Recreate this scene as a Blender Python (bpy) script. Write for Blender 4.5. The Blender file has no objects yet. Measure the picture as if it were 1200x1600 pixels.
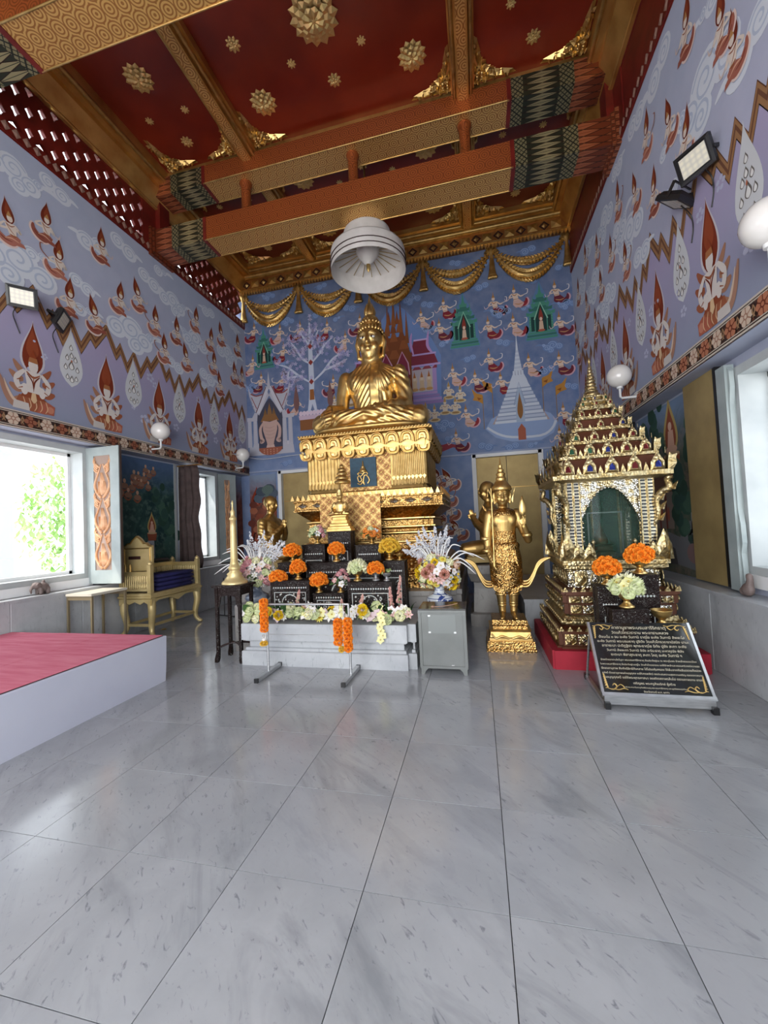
import bpy, bmesh, math, random
from math import sin, cos, pi, radians as R_
from mathutils import Vector, Matrix, noise as mnoise
from mathutils.bvhtree import BVHTree
random.seed(7)
SC = bpy.context.scene
COL = SC.collection
# ---------------------------------------------------------------- camera
cam = bpy.data.cameras.new('camera'); camo = bpy.data.objects.new('camera', cam); COL.objects.link(camo)
cam.sensor_fit = 'VERTICAL'; cam.sensor_height = 36; cam.lens = 626 / 1600 * 36; cam.clip_start = .05; cam.clip_end = 300
_r = Vector((.97264077, .22780426, -.04555384)); _u = Vector((.05265426, -.0251861, .99829514)); _f = Vector((-.22626856, .97338116, .0364919))
camo.matrix_world = Matrix(((_r.x, _u.x, -_f.x, 0), (_r.y, _u.y, -_f.y, 0), (_r.z, _u.z, -_f.z, 1.546), (0, 0, 0, 1)))
SC.camera = camo
# ---------------------------------------------------------------- sky, sun, added front fill, exposure
W = bpy.data.worlds.new('sky'); SC.world = W; W.use_nodes = True
_t = W.node_tree; _bg = _t.nodes['Background']
_bg.inputs['Color'].default_value = (.86, .93, 1, 1); _bg.inputs['Strength'].default_value = 3.4
sun = bpy.data.lights.new('sun', 'SUN'); sun.energy = 5; sun.angle = .02; sun.color = (1, .95, .86)
suno = bpy.data.objects.new('sun', sun); COL.objects.link(suno)
suno.rotation_euler = Vector((.42, .40, -.87)).to_track_quat('-Z', 'Y').to_euler()
def area(name, loc, direction, sx, sy, power, color=(1, 1, 1), portal=False):
    l = bpy.data.lights.new(name, 'AREA'); l.shape = 'RECTANGLE'; l.size = sx; l.size_y = sy; l.energy = power; l.color = color
    o = bpy.data.objects.new(name, l); COL.objects.link(o); o.location = loc
    o.rotation_euler = Vector(direction).to_track_quat('-Z', 'Y').to_euler()
    if portal: l.cycles.is_portal = True
    return o
area('entrance_fill', (-1.7, -2.45, 2.3), (0, 1, .12), 6.0, 3.8, 330, (1, .97, .93))  # added front fill lamp, stands in for daylight from the unseen entrance
SC.view_settings.view_transform = 'Standard'; SC.view_settings.look = 'None'
SC.view_settings.gamma = 1; SC.view_settings.use_curve_mapping = False; SC.view_settings.exposure = 0
SC.cycles.use_denoising = True; SC.cycles.max_bounces = 8; SC.cycles.caustics_reflective = False; SC.cycles.caustics_refractive = False
SC.cycles.sample_clamp_indirect = 6
# ---------------------------------------------------------------- mesh helpers
def rot(v, ax, a): return Matrix.Rotation(a, 3, ax) @ Vector(v)
class MB:
    """verts, faces, material slot, smoothness and pigment per face"""
    def __init__(s): s.v = []; s.f = []; s.m = []; s.sm = []; s.c = []
    def add(s, vs, fs, m=0, smooth=False, c=None):
        b = len(s.v); s.v += [tuple(q) for q in vs]
        for f in fs:
            s.f.append([b + i for i in f]); s.m.append(m); s.sm.append(smooth); s.c.append(c)
        return s
    def box(s, x0, x1, y0, y1, z0, z1, m=0, c=None):
        if x0 > x1: x0, x1 = x1, x0
        if y0 > y1: y0, y1 = y1, y0
        if z0 > z1: z0, z1 = z1, z0
        return s.add([(x0,y0,z0),(x1,y0,z0),(x1,y1,z0),(x0,y1,z0),(x0,y0,z1),(x1,y0,z1),(x1,y1,z1),(x0,y1,z1)],
                     [(3,2,1,0),(4,5,6,7),(0,1,5,4),(1,2,6,5),(2,3,7,6),(3,0,4,7)], m, False, c)
    def rings(s, rs, m=0, smooth=False, cap=True, closed=False, c=None):
        n = len(rs[0]); vs = [p for r in rs for p in r]; fs = []
        K = len(rs); last = K if closed else K - 1
        for k in range(last):
            a = k * n; b = ((k + 1) % K) * n
            for i in range(n):
                j = (i + 1) % n; fs.append((a + i, a + j, b + j, b + i))
        s.add(vs, fs, m, smooth, c)
        if cap and not closed:
            s.add(rs[0], [tuple(range(n))[::-1]], m, False, c); s.add(rs[-1], [tuple(range(n))], m, False, c)
        return s
    def lathe(s, prof, n=16, o=(0, 0, 0), m=0, smooth=True, sx=1, sy=1, cap=True):
        rs = [[(o[0] + r * sx * cos(2 * pi * i / n), o[1] + r * sy * sin(2 * pi * i / n), o[2] + z) for i in range(n)] for r, z in prof]
        return s.rings(rs, m, smooth, cap)
    def tube(s, pts, rad, n=8, m=0, smooth=True, flat=1.0, cap=True, closed=False, up=None):
        P = [Vector(p) for p in pts]; K = len(P)
        rr = rad if isinstance(rad, (list, tuple)) else [rad] * K
        rs = []; ref = None
        for k in range(K):
            if closed: t = P[(k + 1) % K] - P[k - 1]
            else: t = P[min(k + 1, K - 1)] - P[max(k - 1, 0)]
            t.normalize()
            if up is not None: ref = Vector(up)
            elif ref is None: ref = Vector((0, 0, 1)) if abs(t.z) < .9 else Vector((0, 1, 0))
            a = t.cross(ref)
            if a.length < 1e-6: a = t.cross(Vector((1, 0, 0)))
            a.normalize(); b = a.cross(t).normalized()
            if up is None: ref = b
            rs.append([P[k] + a * (rr[k] * cos(2 * pi * i / n)) + b * (rr[k] * flat * sin(2 * pi * i / n)) for i in range(n)])
        return s.rings(rs, m, smooth, cap, closed)
    def prism(s, poly, y0, y1, m=0, c=None, ax='y'):
        """polygon in the xz plane (ax y), yz plane (ax x) or xy plane (ax z), extruded"""
        f = {'y': lambda p, d: (p[0], d, p[1]), 'x': lambda p, d: (d, p[0], p[1]), 'z': lambda p, d: (p[0], p[1], d)}[ax]
        n = len(poly)
        s.add([f(p, y0) for p in poly] + [f(p, y1) for p in poly],
              [tuple(range(n)), tuple(range(2 * n - 1, n - 1, -1))] + [(i, n + i, n + (i + 1) % n, (i + 1) % n) for i in range(n)], m, False, c)
        return s
    def ball(s, o, r, n=10, k=6, m=0, sx=1, sy=1, sz=1, M=None, smooth=True):
        vs = []
        for a in range(k + 1):
            ph = pi * a / k - pi / 2
            for i in range(n):
                th = 2 * pi * i / n
                v = Vector((r * sx * cos(ph) * cos(th), r * sy * cos(ph) * sin(th), r * sz * sin(ph)))
                if M: v = M @ v
                vs.append(v + Vector(o))
        return s.add(vs, [(a * n + i, a * n + (i + 1) % n, (a + 1) * n + (i + 1) % n, (a + 1) * n + i) for a in range(k) for i in range(n)], m, smooth)
    def put(s, other, M, m=None):
        b = len(s.v); s.v += [tuple(M @ Vector(p)) for p in other.v]
        s.f += [[b + i for i in f] for f in other.f]; s.m += other.m if m is None else [m] * len(other.f); s.sm += other.sm; s.c += other.c
        return s
    def mesh(s, name, mats):
        me = bpy.data.meshes.new(name); me.from_pydata(s.v, [], s.f)
        for q in (mats if isinstance(mats, (list, tuple)) else [mats]): me.materials.append(q)
        me.polygons.foreach_set('material_index', s.m); me.polygons.foreach_set('use_smooth', s.sm)
        if any(q is not None for q in s.c):
            a = me.color_attributes.new('Col', 'FLOAT_COLOR', 'CORNER'); buf = []
            for f, q in zip(s.f, s.c): buf += list((q or (1, 1, 1)) + (1,)) * len(f)
            a.data.foreach_set('color', buf)
        me.update(); return me
    def build(s, name, mats, parent=None, fix=True):
        me = s.mesh(name, mats)
        if fix:
            bm = bmesh.new(); bm.from_mesh(me); bmesh.ops.recalc_face_normals(bm, faces=bm.faces); bm.to_mesh(me); bm.free()
        return link(name, me, parent)
def link(name, me, parent=None):
    o = bpy.data.objects.new(name, me); COL.objects.link(o)
    if parent: o.parent = parent
    return o
def empty(name, loc, rz=0, parent=None):
    o = bpy.data.objects.new(name, None); COL.objects.link(o); o.location = loc; o.rotation_euler = (0, 0, rz); o.empty_display_size = .1
    if parent: o.parent = parent
    return o
def tag(o, label=None, cat=None, group=None, kind=None):
    if label: o['label'] = label
    if cat: o['category'] = cat
    if group: o['group'] = group
    if kind: o['kind'] = kind
    return o
def structure(o): o['kind'] = 'structure'; return o
def stuff(o): o['kind'] = 'stuff'; return o
def copy_tree(o, parent=None):
    c = o.copy(); COL.objects.link(c); c.parent = parent
    for ch in list(o.children): copy_tree(ch, c)
    return c
def rect(hx, hy, z, o=(0, 0)): return [(o[0]-hx,o[1]-hy,z),(o[0]+hx,o[1]-hy,z),(o[0]+hx,o[1]+hy,z),(o[0]-hx,o[1]+hy,z)]
def redent(hx, hy, z, d, n=2, o=(0, 0)):
    """rectangle with n stepped corner notches of depth d"""
    q = []
    c = [(hx - i * d, hy - (n - i) * d) for i in range(n + 1)]
    st = []
    for i in range(n + 1):
        st.append((hx - i * d, hy - (n - i) * d))
        if i < n: st.append((hx - (i + 1) * d, hy - (n - i) * d))
    for sx, sy, rev in ((1, 1, 0), (-1, 1, 1), (-1, -1, 0), (1, -1, 1)):
        p = [(o[0] + sx * a, o[1] + sy * b, z) for a, b in st]
        q += p[::-1] if rev else p
    return q
def lerp(a, b, t): return a + (b - a) * t
def spline(pts, n=6):
    P = [Vector(p) for p in pts]; out = []
    for i in range(len(P) - 1):
        p0, p1, p2, p3 = P[max(i - 1, 0)], P[i], P[i + 1], P[min(i + 2, len(P) - 1)]
        for k in range(n):
            t = k / n
            out.append(.5 * (2 * p1 + (p2 - p0) * t + (2 * p0 - 5 * p1 + 4 * p2 - p3) * t * t + (3 * p1 - p0 - 3 * p2 + p3) * t ** 3))
    return out + [P[-1]]
# ---------------------------------------------------------------- node helpers
class Q:
    """a socket with arithmetic"""
    def __init__(s, t, o): s.t = t; s.o = o
    def _(s, op, b=None, c=None):
        n = s.t.nodes.new('ShaderNodeMath'); n.operation = op
        for i, q in enumerate((s, b, c)):
            if q is None: continue
            if isinstance(q, Q): s.t.links.new(q.o, n.inputs[i])
            else: n.inputs[i].default_value = q
        return Q(s.t, n.outputs[0])
    def __add__(s, b): return s._('ADD', b)
    def __sub__(s, b): return s._('SUBTRACT', b)
    def __mul__(s, b): return s._('MULTIPLY', b)
    def __truediv__(s, b): return s._('DIVIDE', b)
    def fr(s): return s._('FRACT')
    def fl(s): return s._('FLOOR')
    def ab(s): return s._('ABSOLUTE')
    def gt(s, b): return s._('GREATER_THAN', b)
    def lt(s, b): return s._('LESS_THAN', b)
    def mn(s, b): return s._('MINIMUM', b)
    def mx(s, b): return s._('MAXIMUM', b)
    def sin(s): return s._('SINE')
    def sq(s): return s._('SQRT')
    def pw(s, b): return s._('POWER', b)
    def pp(s, b): return s._('PINGPONG', b)
    def rng(s, a, b, c=0., d=1.):
        n = s.t.nodes.new('ShaderNodeMapRange'); s.t.links.new(s.o, n.inputs[0])
        for i, q in enumerate((a, b, c, d)): n.inputs[i + 1].default_value = q
        return Q(s.t, n.outputs[0])
class NT:
    def __init__(s, t): s.t = t
    def new(s, k): return s.t.nodes.new('ShaderNode' + k)
    def coord(s, kind='Object', scale=(1, 1, 1), rz=(0, 0, 0)):
        if kind == 'World': o = s.new('NewGeometry').outputs['Position']
        else: o = s.new('TexCoord').outputs[kind]
        m = s.new('Mapping'); m.inputs['Scale'].default_value = scale; m.inputs['Rotation'].default_value = rz
        s.t.links.new(o, m.inputs[0]); return m.outputs[0]
    def xyz(s, v):
        n = s.new('SeparateXYZ'); s.t.links.new(v, n.inputs[0]); return [Q(s.t, n.outputs[i]) for i in range(3)]
    def vec(s, x, y, z):
        n = s.new('CombineXYZ')
        for i, q in enumerate((x, y, z)):
            if isinstance(q, Q): s.t.links.new(q.o, n.inputs[i])
            else: n.inputs[i].default_value = q
        return n.outputs[0]
    def noise(s, v, scale, detail=3, rough=.5, dist=0):
        n = s.new('TexNoise'); s.t.links.new(v, n.inputs['Vector']); n.inputs['Scale'].default_value = scale
        n.inputs['Detail'].default_value = detail; n.inputs['Roughness'].default_value = rough; n.inputs['Distortion'].default_value = dist
        return Q(s.t, n.outputs[0])
    def voro(s, v, scale, feat='F1', out=0, rnd=1.):
        n = s.new('TexVoronoi'); s.t.links.new(v, n.inputs['Vector']); n.inputs['Scale'].default_value = scale; n.feature = feat
        n.inputs['Randomness'].default_value = rnd
        return Q(s.t, n.outputs[out])
    def rand(s): return Q(s.t, s.new('ObjectInfo').outputs['Random'])
    def attr(s):
        n = s.new('VertexColor'); n.layer_name = 'Col'; return Q(s.t, n.outputs[0])
    def mix(s, f, a, b, mode='MIX'):
        n = s.new('Mix'); n.data_type = 'RGBA'; n.blend_type = mode
        for i, q in ((0, f), (6, a), (7, b)):
            if isinstance(q, Q): s.t.links.new(q.o, n.inputs[i])
            elif i == 0: n.inputs[0].default_value = q
            else: n.inputs[i].default_value = tuple(q) + (1,)
        return Q(s.t, n.outputs[2])
    def ramp(s, f, *stops):
        n = s.new('ValToRGB'); s.t.links.new(f.o, n.inputs[0]); e = n.color_ramp.elements
        while len(e) < len(stops): e.new(.5)
        for i, (p, c) in enumerate(stops): e[i].position = p; e[i].color = tuple(c) + (1,)
        return Q(s.t, n.outputs[0])
MATS = {}
def mat(name, base, rough=.5, metal=0., bump=None, bs=.3, bd=.01, coat=0., emit=None, es=0., trans=0., spec=.5, sub=0.):
    m = bpy.data.materials.new(name); m.use_nodes = True; t = m.node_tree; b = t.nodes['Principled BSDF']; g = NT(t)
    def setv(k, q):
        if callable(q): q = q(g)
        if isinstance(q, Q): t.links.new(q.o, b.inputs[k])
        elif isinstance(q, (tuple, list)): b.inputs[k].default_value = tuple(q) + (1,)
        else: b.inputs[k].default_value = q
    setv('Base Color', base); setv('Roughness', rough); setv('Metallic', metal); setv('Specular IOR Level', spec)
    if coat: setv('Coat Weight', coat); b.inputs['Coat Roughness'].default_value = .15
    if trans: setv('Transmission Weight', trans); b.inputs['IOR'].default_value = 1.2
    if emit: setv('Emission Color', emit); b.inputs['Emission Strength'].default_value = es
    if bump:
        n = g.new('Bump'); n.inputs['Strength'].default_value = bs; n.inputs['Distance'].default_value = bd
        t.links.new(bump(g).o, n.inputs['Height']); t.links.new(n.outputs[0], b.inputs['Normal'])
    MATS[name] = m; return m
def srgb(r, g, b):
    f = lambda c: c / 12.92 if c <= .04045 else ((c + .055) / 1.055) ** 2.4
    return (f(r / 255), f(g / 255), f(b / 255))
H = lambda s: srgb(int(s[0:2], 16), int(s[2:4], 16), int(s[4:6], 16))
# ---------------------------------------------------------------- materials
GOLD = (.80, .52, .17)
M_gold = mat('gold_leaf', lambda g: g.mix(g.noise(g.coord(), 9, 4).rng(.35, .7), (.50, .32, .105), (.70, .48, .19)), .42, .95, lambda g: g.noise(g.coord(), 60, 3), .12, .004)
M_goldb = mat('bright_gold', lambda g: g.mix(g.noise(g.coord(), 6, 4).rng(.3, .7), (.62, .40, .13), (.78, .56, .24)), .37, .97, lambda g: g.noise(g.coord(), 40, 3), .10, .004)
M_carved = mat('carved_gold', lambda g: g.mix(g.voro(g.coord(), 26, 'F1').rng(.1, .6), (.70, .47, .18), (.32, .16, .045)), .32, 1., lambda g: g.voro(g.coord(), 26, 'SMOOTH_F1') * -1 + g.noise(g.coord(), 50, 2) * .3, .9, .02)
M_fine = mat('fine_carved_gold', lambda g: g.mix(g.voro(g.coord(), 60, 'F1').rng(.15, .6), (.76, .53, .22), (.36, .19, .055)), .3, 1., lambda g: g.voro(g.coord(), 60, 'SMOOTH_F1') * -1, .8, .012)
M_oldgold = mat('old_gold_paint', lambda g: g.mix(g.noise(g.coord(), 2.5, 5).rng(.3, .7), (.36, .26, .11), (.52, .39, .17)), .55, .5, lambda g: g.noise(g.coord(), 30, 3), .1, .005)
M_dullgold = mat('dull_gold_moulding', lambda g: g.mix(g.noise(g.coord('World'), 3, 4).rng(.3, .7), (.55, .27, .07), (.80, .50, .16)), .38, .8, lambda g: g.noise(g.coord('World'), 25, 3), .15, .006)
M_cream_gold = mat('pale_gold_paint', lambda g: g.mix(g.noise(g.coord(), 5, 4).rng(.3, .7), (.55, .42, .18), (.72, .58, .29)), .38, .45, lambda g: g.noise(g.coord(), 35, 3), .12, .005)
M_red = mat('red_lacquer', lambda g: g.mix(g.noise(g.coord('World'), 1.3, 5).rng(.3, .75), (.15, .011, .004), (.26, .026, .008)), lambda g: g.noise(g.coord('World'), 2, 3).rng(.3, .7, .28, .45), 0, coat=.2)
M_redd = mat('dark_red_paint', lambda g: g.mix(g.noise(g.coord('World'), 4, 4).rng(.3, .7), (.10, .008, .006), (.19, .016, .01)), .42)
def _ringpat(bg, fg, s=.155):
    def f(g):
        x, y, z = g.xyz(g.coord('World')); v = (y + z * 1.0)
        u = x / s; w = v / s
        row = w.fl(); cx = (u + row.pp(1) * .5).fr() - .5; cy = w.fr() - .5
        d = (cx * cx + cy * cy).sq()
        k = (d * 30).sin().gt(.25)
        return g.mix(k * .85, bg, fg)
    return f
M_beam = mat('beam_ring_stencil', _ringpat((.42, .11, .03), (.20, .045, .012)), .36, .35)
M_beamu = mat('beam_soffit_stencil_lit', _ringpat((.80, .49, .16), (.38, .13, .035)), .32, .6)  # gold stencil, its colour also lightened for light thrown up from the floor
def _zigpat(bg, fg, su=.5, sv=.2):
    def f(g):
        x, y, z = g.xyz(g.coord('World')); v = y + z
        a = ((x / su).fr() - .5).ab() * 2; b = ((v / sv).fr() - .5).ab() * 2
        k = (((a - b).ab() - .18).lt(0)).mx(((a + b - 1).ab() - .1).lt(0))
        return g.mix(k, bg, fg)
    return f
def _leafpat(bg, fg, su, sv):
    def f(g):
        x, y, z = g.xyz(g.coord('World')); v = y + z
        a = ((x / su).fr() - .5).ab() * 2; b = ((v / sv).fr() - .5).ab() * 2
        k = (a + b - 1).gt(0).mx(b.lt(.07)); e = (a + b - 1).ab().lt(.09)
        return g.mix(e, g.mix(k, bg, fg), (.03, .012, .008))
    return f
M_bandred = mat('beam_end_lotus_stencil', _leafpat((.42, .13, .055), (.20, .045, .018), .50, .10), .38, .35)
M_bandgreen = mat('beam_end_green_stencil', _zigpat((.26, .23, .12), (.02, .024, .016), .14, .14), .38, .4)
M_bandleaf = mat('beam_end_leaf_stencil', _leafpat((.36, .31, .16), (.03, .034, .02), .5, .09), .38, .4)
M_cornice = mat('cornice_paint', lambda g: g.mix(g.noise(g.coord('World'), 6, 3).rng(.3, .7), (.30, .11, .03), (.46, .20, .055)), .4, .55)
M_black = mat('black_plastic', (.012, .012, .013), .35)
M_dark = mat('dark_line_paint', (.03, .008, .006), .5)
M_white = mat('white_paint', lambda g: g.mix(g.noise(g.coord('World'), 2, 3).rng(.3, .7), (.74, .75, .76), (.82, .83, .83)), .5)
M_frame = mat('grey_frame_paint', lambda g: g.mix(g.noise(g.coord('World'), 3, 3).rng(.3, .7), (.38, .41, .42), (.50, .53, .53)), .45)
M_globe = mat('opal_glass', (.80, .78, .75), .12, coat=.5)
M_steel = mat('brushed_steel', lambda g: g.mix(g.noise(g.coord(scale=(1, 1, 8)), 8, 3).rng(.3, .7), (.42, .43, .44), (.60, .61, .62)), .3, .85)
M_cab = mat('grey_enamel', lambda g: g.mix(g.noise(g.coord(), 2.5, 5).rng(.3, .7), (.15, .16, .155), (.21, .22, .215)), .42, .25)
M_lens = mat('floodlight_lens', lambda g: g.mix(g.voro(g.coord(), 22, 'F1', 0, .1).rng(.1, .6), (.85, .80, .62), (.62, .60, .52)), .2)
M_paint = mat('mural_paint', lambda g: g.attr(), .7, spec=.2)
M_flower = mat('silk_petal', lambda g: g.attr(), .7, spec=.2)
def _marble(c0, c1, c2, tile=False):
    def f(g):
        v = g.coord('World')
        if tile:
            r = g.rand(); x, y, z = g.xyz(v); v = g.vec(x + r * 17, y + r * 9, z)
        n = g.noise(v, 1.6, 6, .6, .4)
        x, y, z = g.xyz(v); d = g.vec((x + y) * 9, (y - x) * 3.2, z * 3)
        fl = g.noise(d, 3.2, 5, .62, .7).rng(.60, .70)
        c = g.mix(n.rng(.32, .68), c0, c1)
        c = g.mix(fl * .6, c, c2); c = g.mix(g.noise(g.vec((x + y) * 2.2, (y - x) * .6, z), 1.1, 5, .65, 1.2).rng(.52, .70) * .35, c, c2)
        if tile: c = g.mix(g.rand() * .5, c, (c1[0] * .86, c1[1] * .86, c1[2] * .87))
        return c
    return f
M_tile = mat('polished_floor_marble', _marble(H('999CA0'), H('B0B2B6'), H('595E66'), True), lambda g: g.noise(g.coord('World'), 1.2, 3).rng(.3, .7, .10, .19), spec=.6)
M_joint = mat('floor_joint', (.05, .05, .052), .7)
M_marble = mat('wall_marble', _marble(H('A6A9AE'), H('C2C5C8'), H('7C8086')), .28)
M_marbled = mat('grey_marble', _marble(H('8A8683'), H('A5A19D'), H('5E5B58')), .3)
def _wallpaint(top, mid, low, z0, z1, z2):
    def f(g):
        v = g.coord('World'); x, y, z = g.xyz(v); n = g.noise(v, .9, 4) - .5
        zz = z + n * .5
        c = g.mix(zz.rng(z0, z1), low, mid); c = g.mix(zz.rng(z1, z2), c, top)
        m = g.noise(v, 5, 5).rng(.3, .7)
        return g.mix(m * .12, c, (.75, .75, .85))
    return f
M_wall = mat('lavender_mural_wall', _wallpaint(H('B2BCD2'), H('B2B5CC'), H('A2A8BC'), 3.2, 4.4, 6.5), .65, spec=.25)
M_wallback = mat('blue_mural_wall', _wallpaint(H('5A6B8E'), H('5A709A'), H('7388B0'), 3.0, 4.2, 7.0), .65, spec=.25)
M_lilac = mat('lilac_plaster', lambda g: g.mix(g.noise(g.coord('World'), 2, 4).rng(.3, .7), H('8E9AB8'), H('A4AEC6')), .6)
def _forest(a, b, c, d):
    def f(g):
        v = g.coord('World'); x, y, z = g.xyz(v)
        n = g.noise(v, 2.2, 5, .6, .8); k = g.noise(v, 9, 4, .6)
        t = g.mix(n.rng(.38, .62), a, b); t = g.mix(k.rng(.5, .62) * .6, t, c)
        return g.mix((z + n * .8).rng(2.7, 3.35), t, d)
    return f
M_forest = mat('forest_mural', _forest(H('1E3A3C'), H('3C5A52'), H('5B7368'), H('53698C')), .65, spec=.25)
M_rocks = mat('rock_mural', _forest(H('6B3A2E'), H('8C5240'), H('3E3334'), H('8494AC')), .65, spec=.25)
M_hill = mat('hillside_mural', _forest(H('3E5244'), H('6F6A5E'), H('7C6A60'), H('7388A6')), .65, spec=.25)
def _inlay(g):
    v = g.coord(); x, y, z = g.xyz(v)
    d = g.voro(v, 38, 'F1', 0, .75); k = d.lt(.14) * g.noise(v, 12, 2).gt(.50)
    e = g.noise(v, 30, 3, .6, 1.5); k2 = ((e - .5).ab()).lt(.003)
    c = g.mix(g.noise(v, 50, 2).rng(.4, .6), (.62, .60, .55), (.45, .50, .50))
    return g.mix(k.mx(k2) * .7, (.011, .005, .0045), c)
M_inlay = mat('pearl_inlaid_lacquer', _inlay, .45, spec=.14)
M_lacq = mat('dark_lacquer', (.022, .009, .008), .2, coat=.5)
M_pearl = mat('mother_of_pearl', lambda g: g.mix(g.noise(g.coord(), 30, 2).rng(.4, .6), (.72, .68, .62), (.5, .58, .58)), .2)
def _mosaic(g):
    v = g.coord(); k = g.voro(v, 55, 'F1', 1)
    return g.mix(g.noise(v, 14, 2).rng(.42, .58), (.50, .40, .22), (.52, .52, .48))
M_mosaic = mat('mirror_mosaic', _mosaic, .2, .95, lambda g: g.voro(g.coord(), 42, 'F1') * -1, .85, .012)
M_mosgold = mat('gilded_tracery', lambda g: g.mix(g.noise(g.coord(), 20, 2).rng(.4, .6), (.38, .275, .12), (.48, .40, .23)), .36, .95, lambda g: g.voro(g.coord(), 34, 'F1') * -1, .6, .01)
M_roofwood = mat('brown_roof_lacquer', (.10, .032, .014), .35, .2)
# ================================================================ ROOM
XL, XR, YB, ZC = -5.55, 2.206, 9.05, 8.22
Y0 = -2.6
def wbox(name, mats, *b, parent=None): return MB().box(*b).build(name, mats, parent)
# ---- floor: slab with every marble tile laid on it
floor = structure(wbox('floor', M_joint, -6.1, 2.8, Y0, 9.4, -.3, -.012))
ti = MB(); g_ = .2981; c_ = .0012
ti.rings([rect(g_, g_, -.02), rect(g_, g_, 0)])
tm = ti.mesh('tile', M_tile); k = 0
for i in range(-7, 7):
    for j in range(-6, 13):
        x = -1.758 + .6 * i + .3; y = 1.682 + .6 * j + .3
        if y < Y0 or y > 9.3 or (j > 5 and i > 0 and False): continue
        o = link('tile', tm, floor); o.location = (x, y, random.uniform(-.0006, 0)); o.rotation_euler = (random.uniform(-.0006, .0006), random.uniform(-.0006, .0006), 0)
# ---- left and right walls (dado, recessed window strip, painted upper wall)
def panels(name, face, sgn, y0, y1, z0, z1, parent, w=.9, m=None):
    y = y0
    while y < y1 - .05:
        e = min(y + w, y1)
        b = MB(); b.rings([[(face, a, z) for a, z in ((y+.002,z0),(e-.002,z0),(e-.002,z1),(y+.002,z1))],
                           [(face+sgn*.018, a, z) for a, z in ((y+.002,z0),(e-.002,z0),(e-.002,z1),(y+.002,z1))],
                           [(face+sgn*.022, a, z) for a, z in ((y+.007,z0+.004),(e-.007,z0+.004),(e-.007,z1-.004),(y+.007,z1-.004))]])
        b.build('marble_panel', m or M_marble, parent); y = e
def side_wall(name, s, face, rec, zl, wins, zt):
    """s: +1 interior lies towards +x (left wall)"""
    out = rec - s * .32
    w = MB()
    w.box(face, out, Y0, YB + .3, -.012, zl - .04)                               # dado core
    w.box(face, out, Y0, YB + .3, zt, 6.72)                            # painted wall
    w.box(rec, out, Y0, YB + .3, zl - .05, wins[0][2]); w.box(rec, out, Y0, YB + .3, wins[0][3], zt + .01)
    y = Y0
    for a, b, z0, z1 in wins: w.box(rec, out, y, a, z0 - .001, z1 + .001); y = b
    w.box(rec, out, y, YB + .3, wins[0][2] - .001, wins[0][3] + .001)
    o = structure(w.build(name, M_wall)); return o
WL = [(-.7, 1.4, .97, 2.95), (2.85, 4.91, .97, 2.95), (6.82, 8.04, .97, 2.95)]
WR = [(-1.2, .8, .95, 2.88), (2.3, 4.40, .95, 2.88), (6.9, 7.9, .95, 2.88)]
wall_left = side_wall('wall_left', 1, XL, -5.78, .86, WL, 2.98)
wall_right = side_wall('wall_right', -1, XR, 2.436, .78, WR, 2.98)
panels('p', XL, 1, Y0, YB, 0, .83, wall_left); panels('p', XR, -1, Y0, YB, 0, .75, wall_right)
structure(wbox('trim_1', M_marble, XL + .035, -5.80, Y0, YB, .825, .86)); structure(wbox('trim_2', M_marble, XR - .035, 2.45, Y0, YB, .745, .78))
# lower strip murals, flush painted panels
def panel(name, m, x0, x1, y0, y1, z0, z1, parent): return MB().box(x0, x1, y0, y1, z0, z1).build(name, m, parent)
panel('mural_panel', M_forest, -5.78, -5.765, 4.96, 6.70, .87, 2.95, wall_left); panel('mural_panel', M_rocks, -5.78, -5.765, 8.10, 9.03, .87, 2.95, wall_left)
panel('mural_panel', M_hill, 2.436, 2.424, 4.9, 6.86, .79, 2.95, wall_right); panel('mural_panel', M_hill, 2.436, 2.424, 7.95, 9.03, .79, 2.95, wall_right)
panel('panel_border', M_frame, -5.78, -5.755, 6.70, 6.76, .87, 2.97, wall_left)
# ---- front wall around the open entrance behind the camera
wf = MB(); wf.box(-6.1, 2.8, Y0 - .3, Y0, 4.4, 8.4); wf.box(-6.1, -4.9, Y0 - .3, Y0, -.012, 4.4); wf.box(1.6, 2.8, Y0 - .3, Y0, -.012, 4.4); structure(wf.build('wall_front', M_wall))
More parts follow.
